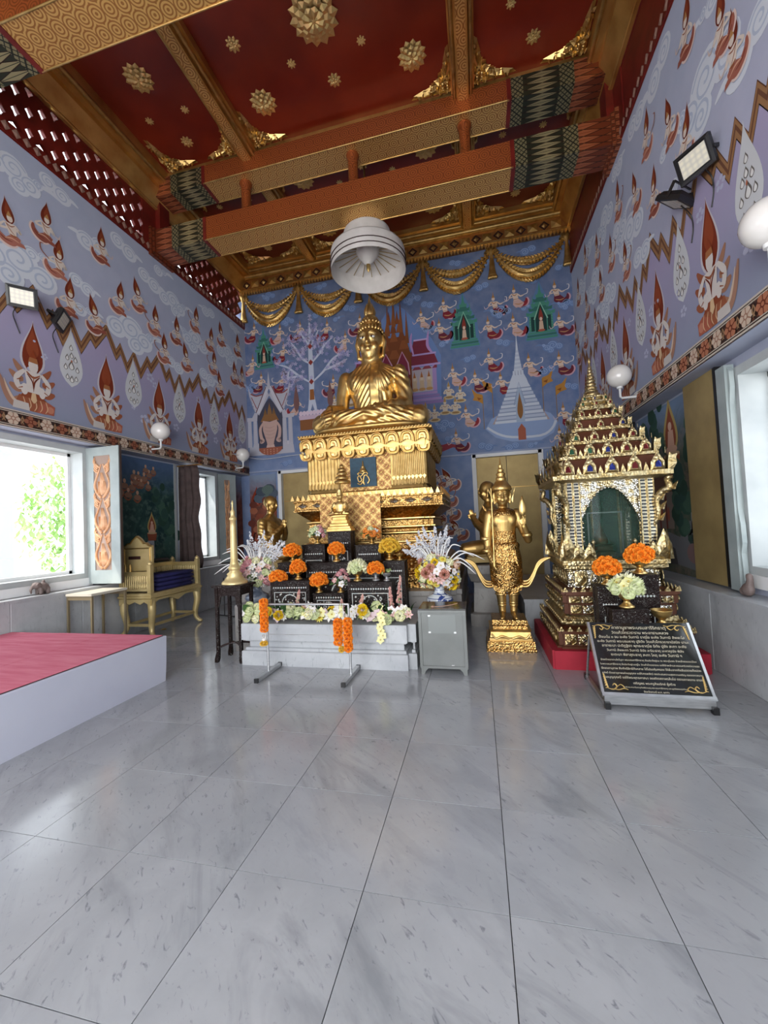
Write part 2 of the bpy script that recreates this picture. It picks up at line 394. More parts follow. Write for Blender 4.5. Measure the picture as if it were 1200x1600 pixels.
# ---- back wall with two door recesses
wb = MB(); DZ = 3.04
wb.box(-6.2, 2.8, YB, YB + .4, DZ, 8.4)
for a, b in ((-6.2, -4.76), (-3.2, -.06), (1.42, 2.8)): wb.box(a, b, YB, YB + .4, -.012, DZ)
wb.box(-5, 2, YB + .25, YB + .4, -.012, DZ)
wall_back = structure(wb.build('wall_back', M_wallback))
panel('mural_panel', M_rocks, -5.54, -4.82, YB - .012, YB, .55, 2.98, wall_back)
panel('mural_panel', M_hill, 1.5, 2.19, YB - .012, YB, .55, 3.0, wall_back)
panel('ledge_strip', M_lilac, -5.54, 2.19, YB - .03, YB, 3.04, 3.075, wall_back)
def door(n, x0, x1):
    d = structure(empty('door_%d' % n, ((x0 + x1) / 2, YB, 0)))
    M0 = Matrix.Translation((-(x0 + x1) / 2, -YB, 0))
    f = MB(); w = .07
    for a, b, c, e in ((x0 - .02, x0 + w, 0, 3.04), (x1 - w, x1 + .03, 0, 3.04), (x0, x1, 3.04 - w, 3.04)): f.box(a, b, YB - .02, YB + .2, c, e)
    F = MB().put(f, M0).build('door_frame', M_white, d)
    xm = (x0 + x1) / 2
    for a, b in ((x0 + w, xm - .006), (xm + .006, x1 - w)):
        l = MB(); l.box(a, b, YB + .10, YB + .15, .05, 2.97); L = MB().put(l, M0).build('door_leaf', M_oldgold, d)
        p = MB(); p.box(a, b, YB + .093, YB + .10, 2.28, 2.29); MB().put(p, M0).build('seam', M_dullgold, L)
    h = MB(); h.tube([(xm - .03, YB + .09, 1.3), (xm - .03, YB + .06, 1.34), (xm - .03, YB + .06, 1.46), (xm - .03, YB + .09, 1.5)], .008); MB().put(h, M0).build('handle', M_gold, d)
door(1, -4.74, -3.22); door(2, -.04, 1.40)
# ---- windows: frame, sash, sill, glass-free opening, shutters
def window(n, side, y0, y1, z0, z1):
    s, rec = (1, -5.78) if side == 'l' else (-1, 2.436)
    w = structure(empty('window_%d' % n, (rec, (y0 + y1) / 2, z0))); T = Matrix.Translation((-rec, -(y0 + y1) / 2, -z0))
    f = MB(); o = rec - s * .30; t = .085
    for a, b, c, d in ((y0, y0 + t, z0, z1), (y1 - t, y1, z0, z1), (y0 + t, y1 - t, z0, z0 + t), (y0 + t, y1 - t, z1 - t, z1)): f.box(rec + s * .03, o, a, b, c, d)
    MB().put(f, T).build('window_frame', M_frame, w)
    f = MB(); t2 = .045; a0, a1, b0, b1 = y0 + t, y1 - t, z0 + t, z1 - t
    for a, b, c, d in ((a0, a0 + t2, b0, b1), (a1 - t2, a1, b0, b1), (a0, a1, b0, b0 + t2), (a0, a1, b1 - t2, b1)): f.box(rec - s * .2, rec - s * .25, a, b, c, d)
    MB().put(f, T).build('sash', M_white, w)
    f = MB().box(rec + s * .05, o, y0 - .03, y1 + .03, z0 - .105, z0 + .012); MB().put(f, T).build('window_sill', M_white, w)
    return w
nw = 0; wins = {}
for sd, L in (('l', WL), ('r', WR)):
    for q in L: nw += 1; wins[(sd, L.index(q))] = window(nw, sd, *q)
wins[('r', 2)]
M_shut = mat('shutter_paint', lambda g: g.mix(g.noise(g.coord(), 3, 4).rng(.3, .7), H('8E999A'), H('A9B3B2')), .5)
M_shutd = mat('shutter_back_brown', lambda g: g.mix(g.noise(g.coord(scale=(8, 8, 1)), 3, 4).rng(.3, .7), (.05, .032, .026), (.09, .06, .05)), .45)
M_terra = mat('terracotta_carving', lambda g: g.mix(g.noise(g.coord(), 12, 3).rng(.35, .65), H('C98F62'), H('DDB08A')), .55)
M_terrad = mat('terracotta_ground', H('9A8478'), .6)
def leaf2(b, cx, cz, w, h, y, d, m=0):
    """flame-shaped carved leaf: raised ridge"""
    n = 8; L = []
    for i in range(n + 1):
        t = i / n; L.append((w * (sin(pi * t ** .75)) ** .8 * (1 - .35 * t), cz + h * t))
    vs = []; fs = []
    for hw, z in L: vs += [(cx - hw, y, z), (cx, y - d, z), (cx + hw, y, z)]
    for i in range(n): a = 3 * i; fs += [(a, a + 1, a + 4, a + 3), (a + 1, a + 2, a + 5, a + 4)]
    b.add(vs, fs, m, True)
def shutter(loc, ang, w=.62, h=2.06, back=M_shut, label=None, parent=None, mirror=False):
    """board hinged at local x=0, stretching to +x, carved face to local -y"""
    s = empty('shutter', loc, ang, parent)
    MB().box(0, w, -.02, .02, 0, h).build('shutter_board', back, s)
    r = MB()
    for a, b, c, d in ((0, .16, 0, h), (w - .16, w, 0, h), (.16, w - .16, 0, .2), (.16, w - .16, h - .13, h)): r.box(a, b, -.035, -.02, c, d)
    r.build('shutter_rail', M_shut, s)
    g = MB().box(.16, w - .16, -.024, -.02, .2, h - .13).build('panel_ground', M_terrad, s)
    c = MB(); cx = w / 2; hw = w / 2 - .17
    for k in range(3):
        z = .24 + k * .53
        for sg in (-1, 1):
            p = [(cx + sg * hw * q, -.026, z + zz) for q, zz in ((.12, -.02), (.75, .08), (.95, .2), (.55, .34), (.12, .49))]
            c.tube(spline(p, 5), [.022, .026, .026, .025, .024, .025, .026, .026, .025, .024, .022, .02, .02, .018, .018, .016, .016, .014, .014, .012, .012][:len(spline(p, 5))], 6, flat=.8)
            for q in range(3):
                c.tube(spline([(cx + sg * hw * .55, -.026, z + .36 + q * .03), (cx + sg * hw * .9, -.034, z + .40 + q * .045), (cx + sg * hw * .85, -.03, z + .47 + q * .04)], 4), [.016, .017, .018, .018, .017, .015, .012, .008, .004], 5)
            c.tube(spline([(cx + sg * hw * .3, -.026, z + .44), (cx + sg * hw * 1.0, -.03, z + .52), (cx + sg * hw * .95, -.03, z + .60)], 4), [.018, .02, .02, .02, .018, .015, .012, .008, .004], 5)
        leaf2(c, cx, z + .02, hw * .5, .34, -.026, .035)
        for sg in (-1, 1):
            leaf2(c, cx + sg * hw * .36, z + .03, hw * .22, .2, -.026, .03)
    c.build('carved_panel', M_terra, s)
    return s
shutter((-5.77, 4.915, .89), 0, .62, 2.05, M_shutd, parent=None)
sh = [o for o in COL.objects if o.name == 'shutter'][-1]; tag(sh, 'opened grey shutter with orange carved flame panel beside the large left window', 'shutter', 'window shutters')
sh2 = shutter((-5.77, 8.06, .89), R_(66), .45, 2.04, M_shutd); tag(sh2, 'half folded pale shutter at the far jamb of the narrow left window', 'shutter', 'window shutters')
# dark leaf with wavy edge at the near jamb of the second left window
cb = MB(); pr = [(0, 0), (.40, 0)] + [(.44 + .03 * sin(z * 5.2) + .02 * sin(z * 11), z) for z in [i * .1 for i in range(1, 20)]] + [(.42, 2.04), (0, 2.04)]
vs = []; N = 14
for side in (0, 1):
    pass
cu = empty('curtain', (-5.76, 6.80, .90)); tag(cu, 'dark brown drape hanging beside the narrow left window', 'curtain')
cl = MB(); rows = 24; cols = 18
for sy in (1,):
    V = []
    for i in range(rows + 1):
        z = 2.02 * i / rows; wd = .50 + .025 * sin(z * 5.2) + .02 * sin(z * 11)
        for j in range(cols + 1):
            u = j / cols; V.append((wd * u, .035 * sin(u * 22 + z * .6) + .02 * sin(u * 9), z))
    cl.add(V, [(i*(cols+1)+j, i*(cols+1)+j+1, (i+1)*(cols+1)+j+1, (i+1)*(cols+1)+j) for i in range(rows) for j in range(cols)], 0, True)
M_drape = mat('brown_drape', lambda g: g.mix(g.noise(g.coord(), 8, 3).rng(.3, .7), (.045, .028, .026), (.085, .055, .052)), .75)
d = cl.build('cloth', M_drape, cu); mo = d.modifiers.new('thick', 'SOLIDIFY'); mo.thickness = .012
MB().tube([(0, 0, 2.03), (.56, 0, 2.03)], .012, 8).build('curtain_rod', M_dullgold, cu)
# right side gold leaf folded flat, with a black strip standing in for the shade of the gap
gl = empty('shutter', (2.395, 4.93, .80)); tag(gl, 'plain brown gold shutter folded flat against the right wall', 'shutter', 'window shutters')
MB().box(-.025, .025, -.30, .30, 0, 2.19).build('shutter_board', M_oldgold, gl); MB().box(-.03, .03, -.345, -.30, 0, 2.19).build('gap_shade_strip', M_black, gl)
gl2 = empty('shutter', (2.37, 4.40, .80)); tag(gl2, 'grey green window leaf edge with wavy cut standing at the bright right window', 'shutter', 'window shutters')
MB().box(-.04, .04, -.03, .11, 0, 2.12).build('shutter_board', M_shut, gl2)
b = MB(); b.prism([(0, 0), (.0, 2.1), (-.03, 2.05), (-.035, 1.9), (-.012, 1.75), (-.012, .75), (-.035, .62), (-.04, .45), (-.015, .35), (-.03, .12), (-.04, 0)], -.02, .02, ax='x')
MB().put(b, Matrix.Translation((0, -.03, 0))).build('wavy_edge', M_shut, gl2)
# closed dark leaves of the far right window
dk = empty('shutter', (2.40, 7.4, .80)); tag(dk, 'black closed shutter behind the mirrored pavilion spire', 'shutter', 'window shutters')
MB().box(-.02, .02, -.6, .6, 0, 2.17).build('shutter_board', M_black, dk)
# ---- ceiling with coffers
ceiling = structure(wbox('ceiling', M_red, -6.2, 2.8, Y0, 9.4, ZC, ZC + .15))
LX = [-5.30, -3.55, .12, 2.02]; CY = [8.93, 6.27, 3.12, -.05, Y0]
def moulding(b, p, q, w, z0, z1, axis):
    """stepped beam along axis"""
    for dw, zz in ((0, z0), (.05, z0 + .07), (.085, z0 + .13)):
        if axis == 'y': b.box(p[0] - w / 2 - dw, p[0] + w / 2 + dw, p[1], q[1], zz, z1)
        else: b.box(p[0], q[0], p[1] - w / 2 - dw, p[1] + w / 2 + dw, zz, z1)
for x, w in ((-3.55, .17), (.12, .17)):
    b = MB(); moulding(b, (x, Y0), (x, 8.95), w, 7.98, ZC, 'y'); o = b.build('coffer_beam', M_dullgold, ceiling)
    r = MB(); r.box(x - .06, x + .06, Y0, 8.9, 7.974, 7.98); r.build('stencil_strip', M_beamu, o)
    for sg in (-1, 1):
        r = MB(); r.tube([(x + sg * .12, Y0, 8.05), (x + sg * .12, 8.95, 8.05)], .028, 8); r.build('bead', M_gold, o)
for y in CY[:-1]:
    b = MB(); moulding(b, (-5.4, y), (2.1, y), .14 if y != 8.93 else .2, 7.99, ZC, 'x'); o = b.build('coffer_beam', M_dullgold, ceiling)
    for sg in (-1, 1):
        r = MB(); r.tube([(-5.3, y + sg * .125, 8.06), (2.05, y + sg * .125, 8.06)], .032, 8); r.build('bead', M_gold, o)
# side cornices sloping from the walls
for sg, xw in ((1, XL), (-1, XR)):
    b = MB()
    prof = [(xw, 7.62), (xw + sg * .04, 7.62), (xw + sg * .05, 7.66), (xw + sg * .16, 7.84), (xw + sg * .2, 7.90), (xw + sg * .2, 7.98), (xw + sg * .28, 7.98), (xw + sg * .30, 8.06), (xw + sg * .34, 8.06), (xw + sg * .34, ZC), (xw, ZC)]
    b.prism(prof, Y0, YB, ax='y'); o = structure(b.build('trim_%d' % (3 if sg > 0 else 4), M_dullgold))
    r = MB(); r.tube([(xw + sg * .315, Y0, 8.03), (xw + sg * .315, 8.95, 8.03)], .035, 8); r.build('bead', M_gold, o)
    r = MB(); r.tube([(xw + sg * .05, Y0, 7.64), (xw + sg * .05, 9.0, 7.64)], .022, 6); r.build('bead', M_dullgold, o)
# red frieze boards; the left one is a pierced lattice open to daylight
fz0, fz1 = 6.72, 7.64
def star(c, r): return [(c[0] + (r if i % 2 == 0 else r * .52) * cos(pi / 4 * i) * (.62 if i % 2 == 0 and i % 4 == 0 else .8), c[1] + (r if i % 2 == 0 else r * .52) * sin(pi / 4 * i)) for i in range(8)]
def lattice(name, x, s):
    b = MB(); du, dv = .33, .30; z0 = 6.95
    def cell(u, v, dy, dz):
        st = star((u, v), .088); sq = [(u + dy, v), (u + dy/2, v + dz/2), (u, v + dz), (u - dy/2, v + dz/2), (u - dy, v), (u - dy/2, v - dz/2), (u, v - dz), (u + dy/2, v - dz/2)]
        f, k = x, x - s * .05
        V = [(f, *p) for p in sq] + [(f, *p) for p in st] + [(k, *p) for p in sq] + [(k, *p) for p in st]
        F = []
        for i in range(8):
            j = (i + 1) % 8; F += [(i, j, 8 + j, 8 + i), (8 + i, 8 + j, 24 + j, 24 + i), (16 + i, 24 + i, 24 + j, 16 + j)]
        b.add(V, F)
    nr = 5
    y = Y0
    while y < YB - .1:
        for r in range(nr):
            cell(y + (du / 2 if r % 2 else 0), z0 + .06 + r * .142, du / 2, .142)
        y += du
    return b.build(name, M_redd)
fl = lattice('pierced_frieze', XL, 1); stuff(fl); fl.parent = wall_left
b = MB(); b.box(XL, -5.7, Y0, YB, 6.72, 6.92); b.box(XL + .005, XL - .1, Y0, YB, 7.60, 7.70)
for y in (6.27, 3.12, -.05): b.box(XL + .012, XL - .12, y - .42, y + .42, 6.9, 7.66)
b.build('frieze_board', M_redd, wall_left)
b = MB(); b.box(XR, 2.36, Y0, YB, 6.72, 6.92); b.box(XR - .005, 2.3, Y0, YB, 7.60, 7.70); b.box(XR + .004, 2.3, Y0, YB, 6.72, 7.7)
for y in (6.27, 3.12, -.05): b.box(XR - .012, 2.3, y - .42, y + .42, 6.9, 7.66)
b.build('frieze_board', M_redd, wall_right)
for x, w, s in ((XL, wall_left, 1), (XR, wall_right, -1)):
    b = MB()
    b.box(x, x + s * .02, Y0, YB, 6.74, 6.90)
    o = b.build('frieze_band', M_redd, w)
    d = MB(); y = Y0
    while y < YB - .1:
        d.add([(x + s * .024, y, 6.82), (x + s * .024, y + .055, 6.885), (x + s * .024, y + .11, 6.82), (x + s * .024, y + .055, 6.755), (x + s * .035, y + .055, 6.82)], [(0, 1, 4), (1, 2, 4), (2, 3, 4), (3, 0, 4)]); y += .125
    stuff(d.build('diamond_studs', mat('dusty_pink_paint%d' % s, H('9C7A6C'), .6), o))
# ---- tie beams with stencilled ends, posts
def tie_beam(y, z0, z1, name):
    o = MB(); x0, x1 = XL + .02, XR - .02; hw = .215
    xs = [(x0, x0 + .42, 1), (x0 + .42, x0 + .56, 2), (x0 + .56, x0 + .96, 4), (x0 + .96, x0 + 1.10, 2), (x0 + 1.1, x1 - 1.4, 0), (x1 - 1.4, x1 - 1.2, 2), (x1 - 1.2, x1 - .7, 4), (x1 - .7, x1 - .5, 2), (x1 - .5, x1, 1)]
    for a, b, m in xs:
        g = 0 if m == 0 else .004
        o.add([(a, y-hw-g, z0-g), (b, y-hw-g, z0-g), (b, y+hw+g, z0-g), (a, y+hw+g, z0-g), (a, y-hw-g, z1), (b, y-hw-g, z1), (b, y+hw+g, z1), (a, y+hw+g, z1)],
              [(0, 1, 5, 4), (2, 3, 7, 6), (1, 2, 6, 5), (3, 0, 4, 7), (4, 5, 6, 7)], m)
        o.add([(a, y-hw-g, z0-g), (b, y-hw-g, z0-g), (b, y+hw+g, z0-g), (a, y+hw+g, z0-g)], [(0, 1, 2, 3)], 3 if m == 0 else m)
    t = o.build(name, [M_beam, M_bandred, M_bandgreen, M_beamu, M_bandleaf], ceiling, fix=False)
    r = MB()
    for sg in (-1, 1): r.tube([(x0 + 1.1, y + sg * hw, z0), (x1 - 1.4, y + sg * hw, z0)], .012, 6)
    r.build('edge_bead', M_gold, t)
    r = MB()
    for x in (x0 + 1.1, x1 - 1.4): r.box(x - .03, x + .03, y - hw - .01, y + hw + .01, z0 - .01, z1)
    r.build('red_collar', M_redd, t)
    # end boards with a stepped profile
    for x, s in ((XL, 1), (XR, -1)):
        r = MB(); r.box(x + s * .0, x + s * .06, y - hw - .07, y + hw + .07, z0 - .07, z1 + .04); r.box(x + s * .06, x + s * .10, y - hw - .035, y + hw + .035, z0 - .035, z1 + .02)
        r.build('end_board', M_bandred, t)
    return t
for y in (6.27, 3.12, -.05):
    tie_beam(y, 6.75, 7.16, 'tie_beam'); tie_beam(y, 7.78, 8.10, 'tie_beam')
    for x in (-3.72, -1.72, .12):
        MB().lathe([(.11, 7.1), (.11, 7.16), (.085, 7.2), (.085, 7.7), (.11, 7.74), (.11, 7.8)], 12, (x, y, 0)).build('king_post', M_beam, ceiling)
    for x in (XL + .06, XR - .06): MB().box(x - .05, x + .05, y - .12, y + .12, 7.1, 7.8).build('king_post', M_redd, ceiling)
# ---- ceiling rosettes and corner leaves
M_ros = mat('rosette_gold', (.90, .68, .28), .4, .9)
def rosette_mesh(r, n1, n2):
    b = MB(); b.lathe([(0, -.12 * r), (.55 * r, -.1 * r), (.7 * r, 0)], n1); b.lathe([(0, -.16 * r), (.16 * r, -.14 * r), (.24 * r, -.05 * r), (.26 * r, 0)], 10, (0, 0, -.12 * r))
    for ring, (n, r0, r1, z, w) in enumerate(((n1, .5, 1.0, -.07, .2), (n2, .34, .75, -.17, .19), (max(6, n2 - 3), .2, .48, -.27, .16))):
        for i in range(n):
            a = 2 * pi * (i + .5 * (ring % 2)) / n; M = Matrix.Rotation(a, 4, 'Z')
            V = [(r0 * .3, 0, z), (r0, -w, z + .02), (r0, 0, z - .06), (r0, w, z + .02), (r1, 0, z + .01), ((r0 + r1) / 2 + .05, -w * .95, z), ((r0 + r1) / 2, 0, z - .07), ((r0 + r1) / 2 + .05, w * .95, z)]
            b.add([M @ (Vector(q) * r) for q in V], [(0, 1, 2), (0, 2, 3), (1, 5, 6, 2), (2, 6, 7, 3), (5, 4, 6), (6, 4, 7)], 0, False)
    return b.mesh('rosette', M_ros)
big, med, sml, tin = rosette_mesh(.33, 14, 11), rosette_mesh(.21, 12, 9), rosette_mesh(.105, 9, 7), rosette_mesh(.07, 8, 6)
def rose(me, x, y): o = link('rosette', me, ceiling); o.location = (x, y, ZC + .005); o.rotation_euler = (0, 0, random.uniform(0, .6))
for yc, per in ((4.70, 1), (7.6, .9), (1.5, 1)):
    f = .78 if per == 1 else .66
    for x in (-1.73,): rose(big if per == 1 else med, x, yc)
    for sx in (-1, 1):
        for sy in (-1, 1):
            rose(med if per == 1 else med, -1.73 + sx * 1.17, yc + sy * f * 1.0)
        rose(sml, -1.73 + sx * 1.18, yc)
        rose(tin, -1.73 + sx * .52, yc + .42); rose(tin, -1.73 + sx * .52, yc - .42)
    rose(sml, -1.73, yc + f); rose(sml, -1.73, yc - f)
    for xc in (-4.46, 1.10):
        rose(med if xc < 0 else sml, xc, yc)
        for sx in (-1, 1):
            for sy in (-1, 1): rose(tin, xc + sx * .33, yc + sy * .55)
        rose(sml, xc, yc + 1.0 * (1 if per == 1 else .8)); rose(sml, xc, yc - 1.0 * (1 if per == 1 else .8))
def corner_leaf(size=.62):
    b = MB(); pts = []; n = 12
    # concave quarter outline with a jagged edge, raised leaves inside
    for i in range(n + 1):
        a = pi / 2 * i / n; r = size
        p = Vector((size - r * sin(a) * .97, size - r * cos(a) * .97, 0)); pts.append(p)
    V = [(0, 0, -.03)] + [(p.x + (.03 if i % 2 else -.01), p.y + (.03 if i % 2 else -.01), -.015) for i, p in enumerate(pts)]
    b.add(V, [(0, i, i + 1) for i in range(1, n + 1)])
    for i in range(10):
        t = (i + .5) / 10; a = pi / 2 * t
        tip = Vector((size - size * sin(a) * .93, size - size * cos(a) * .93, 0)); base = tip * .35 + Vector((.03, .03, 0)); d = (tip - base)
        nrm = Vector((-d.y, d.x, 0)).normalized() * .05
        b.add([base, base + d * .5 + nrm, tip, base + d * .5 - nrm, base + d * .5 + Vector((0, 0, -.055))], [(0, 1, 4), (1, 2, 4), (2, 3, 4), (3, 0, 4)])
    for i in range(46):
        u_, v_ = random.random() ** 1.5 * .55, random.random() ** 1.5 * .55
        if (size - u_) ** 2 + (size - v_) ** 2 < (size * .99) ** 2: continue
        c = Vector((u_ + .01, v_ + .01, -.03)); a = random.random() * 6.28; d = Vector((cos(a), sin(a), 0)) * .045; e = Vector((-d.y, d.x, 0)) * .5
        b.add([c - d, c + e, c + d, c - e, c + Vector((0, 0, -.045))], [(0, 1, 4), (1, 2, 4), (2, 3, 4), (3, 0, 4)])
    for i in range(7):
        t = i / 6; p = Vector((.05 + .09 * sin(i * 2.1) ** 2, .05 + .09 * cos(i * 1.7) ** 2, -.03)); b.ball(p, .03, 6, 4)
    return b.mesh('corner_leaf', M_goldb)
cm = corner_leaf()
for xa, xb in zip(LX[:-1], LX[1:]):
    for yb_, ya in zip(CY[:-1], CY[1:]):
        for x, y, sx, sy in ((xa + .17, ya + .2, 1, 1), (xb - .17, ya + .2, -1, 1), (xa + .17, yb_ - .2, 1, -1), (xb - .17, yb_ - .2, -1, -1)):
            o = link('corner_leaf', cm, ceiling); o.location = (x, y, ZC); o.scale = (sx, sy, 1)
# ---- outside: paving, white pillars, a tree, a low wall
M_out = mat('sunlit_paving', (.8, .8, .78), .7); M_outw = mat('white_render', lambda g: g.mix(g.noise(g.coord('World'), 1, 3).rng(.3, .7), (.8, .8, .78), (.86, .86, .85)), .6)
ground = structure(wbox('outside_ground', M_out, -45, 40, -30, 40, -.75, -.35))
def pillar(x, y, label):
    p = empty('pillar', (x, y, -.35)); tag(p, label, 'pillar', kind='structure')
    MB().rings([rect(.5, .5, 0), rect(.5, .5, .25), rect(.44, .44, .3), rect(.40, .40, .35), rect(.38, .38, 7.5), rect(.5, .5, 7.8)]).build('shaft', M_outw, p)
    for z in (1.6, 2.5, 3.4, 4.3): MB().rings([rect(.385, .385, z), rect(.40, .40, z + .02), rect(.40, .40, z + .05), rect(.385, .385, z + .07)]).build('band', M_outw, p)
for y in (4.75, 9.6): pillar(-8.0, y, 'white pillar outside the left windows')
for y in (3.2, 6.9): pillar(5.6, y, 'white pillar outside the right window')
ms = empty('marble_step', (1.375, 7.5, 0)); tag(ms, 'low white marble step below the right golden door', 'step'); MB().rings([rect(.78, 1.4, z) for z in (0, .37)]).rings([rect(.79, 1.41, z) for z in (.37, .41)]).build('step_body', M_marble, ms)
bd = empty('building', (13, 5, -.35)); tag(bd, 'white building with a grilled window seen through the right window', 'building')
b = MB(); b.box(-.4, 3, -9, 9, 0, 9); b.build('wall', M_outw, bd)
for z in (1.0, 2.0, 3.0, 4.2, 5.4): MB().box(-.45, -.4, -9, 9, z, z + .06).build('ledge', M_frame, bd)
for yy in (-3.0, 0.6, 4): 
    w_ = MB().box(-.44, -.4, yy, yy + 1.5, 4.6, 6.2).build('window', M_frame, bd)
    for q in range(5): MB().box(-.47, -.44, yy + .1 + q * .3, yy + .14 + q * .3, 4.6, 6.2).build('bar', M_outw, w_)
M_leaf = mat('foliage_green', lambda g: g.mix(g.rand(), H('5E9A3A'), H('9CC463')), .6)
M_leaf2 = mat('leaf_green', lambda g: g.mix(g.noise(g.coord(), 2, 3).rng(.35, .65), H('8DB868'), H('CFE0A8')), .6)
M_bark = mat('bark', (.12, .08, .05), .8)
def tree(x, y, hh, rr, label):
    t = empty('tree', (x, y, -.35)); tag(t, label, 'tree', 'trees outside the left windows')
    MB().tube(spline([(0, 0, 0), (.1, .1, hh * .35), (0, .2, hh * .7)], 4), [.22, .2, .18, .17, .15, .12, .1, .08, .05], 8).build('trunk', M_bark, t)
    b = MB(); rd = random.Random(int(x * 10))
    for i in range(3600):
        v = Vector((rd.gauss(0, 1), rd.gauss(0, 1), rd.gauss(0, 1))).normalized() * rr * rd.random() ** .4
        v = Vector((v.x, v.y, v.z * 1.15 + hh * .62)); s = rd.uniform(.09, .2)
        a = Vector((rd.gauss(0, 1), rd.gauss(0, 1), rd.gauss(0, 1))).normalized(); c = a.cross(Vector((0, 0, 1))).normalized()
        b.add([v, v + a * s + c * s * .4, v + a * s * 2, v + a * s - c * s * .4], [(0, 1, 2, 3)])
    stuff(b.build('foliage', M_leaf2, t, fix=False))
tree(-13.5, 11.6, 4.4, 2.1, 'leafy green tree outside the large left window')
tree(-15, 17.5, 4.4, 2.3, 'leafy green tree seen through the narrow left window')
lw = empty('low_wall', (-9.6, 7, -.35)); tag(lw, 'low white garden wall with pointed finials outside the left window', 'wall')
MB().box(-.15, .15, -9, 12, 0, .95).build('wall_body', M_outw, lw); MB().box(-.2, .2, -9, 12, .95, 1.05).build('coping', M_outw, lw)
for y in (-5, -2, 1, 4): MB().lathe([(.1, 1.05), (.14, 1.15), (.09, 1.3), (.02, 1.6), (0, 1.65)], 10, (0, y, 0)).build('finial', M_outw, lw)
# ================================================================ PAINTED MURALS (flat pigment shapes on the walls)
class P2:
    def __init__(s): s.b = MB(); s.k = 0
    def y(s): s.k += 1; return -.002 - .00035 * s.k
    def poly(s, p, c): y = s.y(); s.b.add([(a, y, z) for a, z in p], [tuple(range(len(p)))], 0, False, H(c)); return s
    def polys(s, L, c):
        y = s.y()
        for p in L: s.b.add([(a, y, z) for a, z in p], [tuple(range(len(p)))], 0, False, H(c))
        return s
    def ell(s, x, z, rx, rz, c, n=14): return s.poly([(x + rx * cos(2*pi*i/n), z + rz * sin(2*pi*i/n)) for i in range(n)], c)
    def stroke(s, p, w, c, sp=5, taper=True):
        L = spline([(a, 0, z) for a, z in p], sp) if sp else [Vector((a, 0, z)) for a, z in p]; n = len(L); y = s.y(); V = []; F = []
        for i in range(n):
            t = L[min(i+1, n-1)] - L[max(i-1, 0)]; t.normalize(); q = Vector((-t.z, 0, t.x))
            ww = w / 2 * ((.25 + .75 * sin(pi * (i / (n - 1) * .9 + .1))) if taper else 1)
            a, b = L[i] + q * ww, L[i] - q * ww; V += [(a.x, y, a.z), (b.x, y, b.z)]
        for i in range(n - 1): F.append((2*i, 2*i+2, 2*i+3, 2*i+1))
        s.b.add(V, F, 0, False, H(c)); return s
    def mesh(s, name): return s.b.mesh(name, M_paint)
def tear(cx, z0, w, h, lean=0, n=14, pw=.8):
    L = []; R = []
    for i in range(n + 1):
        t = i / n; hw = w / 2 * (sin(pi / 2 * t / .3) ** .7 if t < .3 else max(0, cos(pi / 2 * (t - .3) / .7)) ** 1.55); x = cx + lean * t * t
        L.append((x - hw, z0 + h * t)); R.append((x + hw, z0 + h * t))
    return L + R[::-1]
WALLM = {'b': (0, lambda u, z: (u, YB, z)), 'l': (pi / 2, lambda u, z: (XL, u, z)), 'r': (-pi / 2, lambda u, z: (XR, u, z))}
WOBJ = {'b': wall_back, 'l': wall_left, 'r': wall_right}
def paint(me, wall, u, z, s=1., flip=False, off=0., tilt=0., sz=None, name=None):
    rz, f = WALLM[wall]; o = link(name or me.name.split('.')[0], me, WOBJ[wall]); p = Vector(f(u, z))
    nrm = {'b': (0, -1, 0), 'l': (1, 0, 0), 'r': (-1, 0, 0)}[wall]; o.location = p + Vector(nrm) * off
    o.rotation_euler = (0, tilt, rz); o.scale = (-s if flip else s, 1, sz or s); return o
def deva_small(v):
    p = P2(); sk = ('A86656', 'B47464', '9A584A')[v % 3]; ed = 'E6CFC6'; cr = 'E5D8CC'
    p.poly(tear(.07, .42, .31, .68), 'BFC0CC'); p.poly(tear(.07, .44, .255, .62), '74301F'); p.poly(tear(.08, .60, .13, .36), '8C4228')
    p.stroke([(.22, .2), (.06, .02), (-.12, .03), (-.24, .16), (-.24, .30)], .19, ed); p.stroke([(.22, .2), (.06, .04), (-.11, .06), (-.21, .16), (-.22, .28)], .145, sk)
    p.poly([(.02, .2), (.24, .2), (.22, .06), (.05, .0), (-.15, .06)], sk); p.poly([(.08, .16), (.3, .1), (.33, .02), (.12, .02)], sk)
    p.stroke([(-.1, .1), (.05, .14), (.2, .1)], .03, 'D9A98C'); p.stroke([(-.2, .14), (-.1, .07), (.05, .06)], .025, '7E3B2E')
    p.poly([(-.06, .47), (.2, .47), (.18, .33), (.16, .2), (.02, .2), (-.02, .34)], cr)
    p.stroke([(-.05, .46), (-.17, .32), (.0, .34), (.14, .40)], .055, cr); p.stroke([(.19, .45), (.27, .33), (.2, .36), (.15, .43)], .055, cr)
    p.ell(.085, .575, .062, .082, cr); p.poly([(.02, .62), (.15, .62), (.12, .67), (.085, .74), (.05, .67)], 'B98A55')
    p.stroke([(-.03, .45), (.07, .40), (.17, .45)], .022, '9A5A3C'); p.stroke([(-.02, .44), (.06, .3), (.14, .22)], .02, 'B07A5A'); p.stroke([(.02, .22), (.1, .2), (.18, .22)], .035, 'A8653F')
    if v % 2: p.stroke([(-.16, .32), (-.34, .42), (-.38, .58), (-.3, .62)], .035, 'A06A58')
    else: p.stroke([(.26, .34), (.38, .3), (.42, .42)], .035, 'D8C6BE')
    return p.mesh('painted_deva')
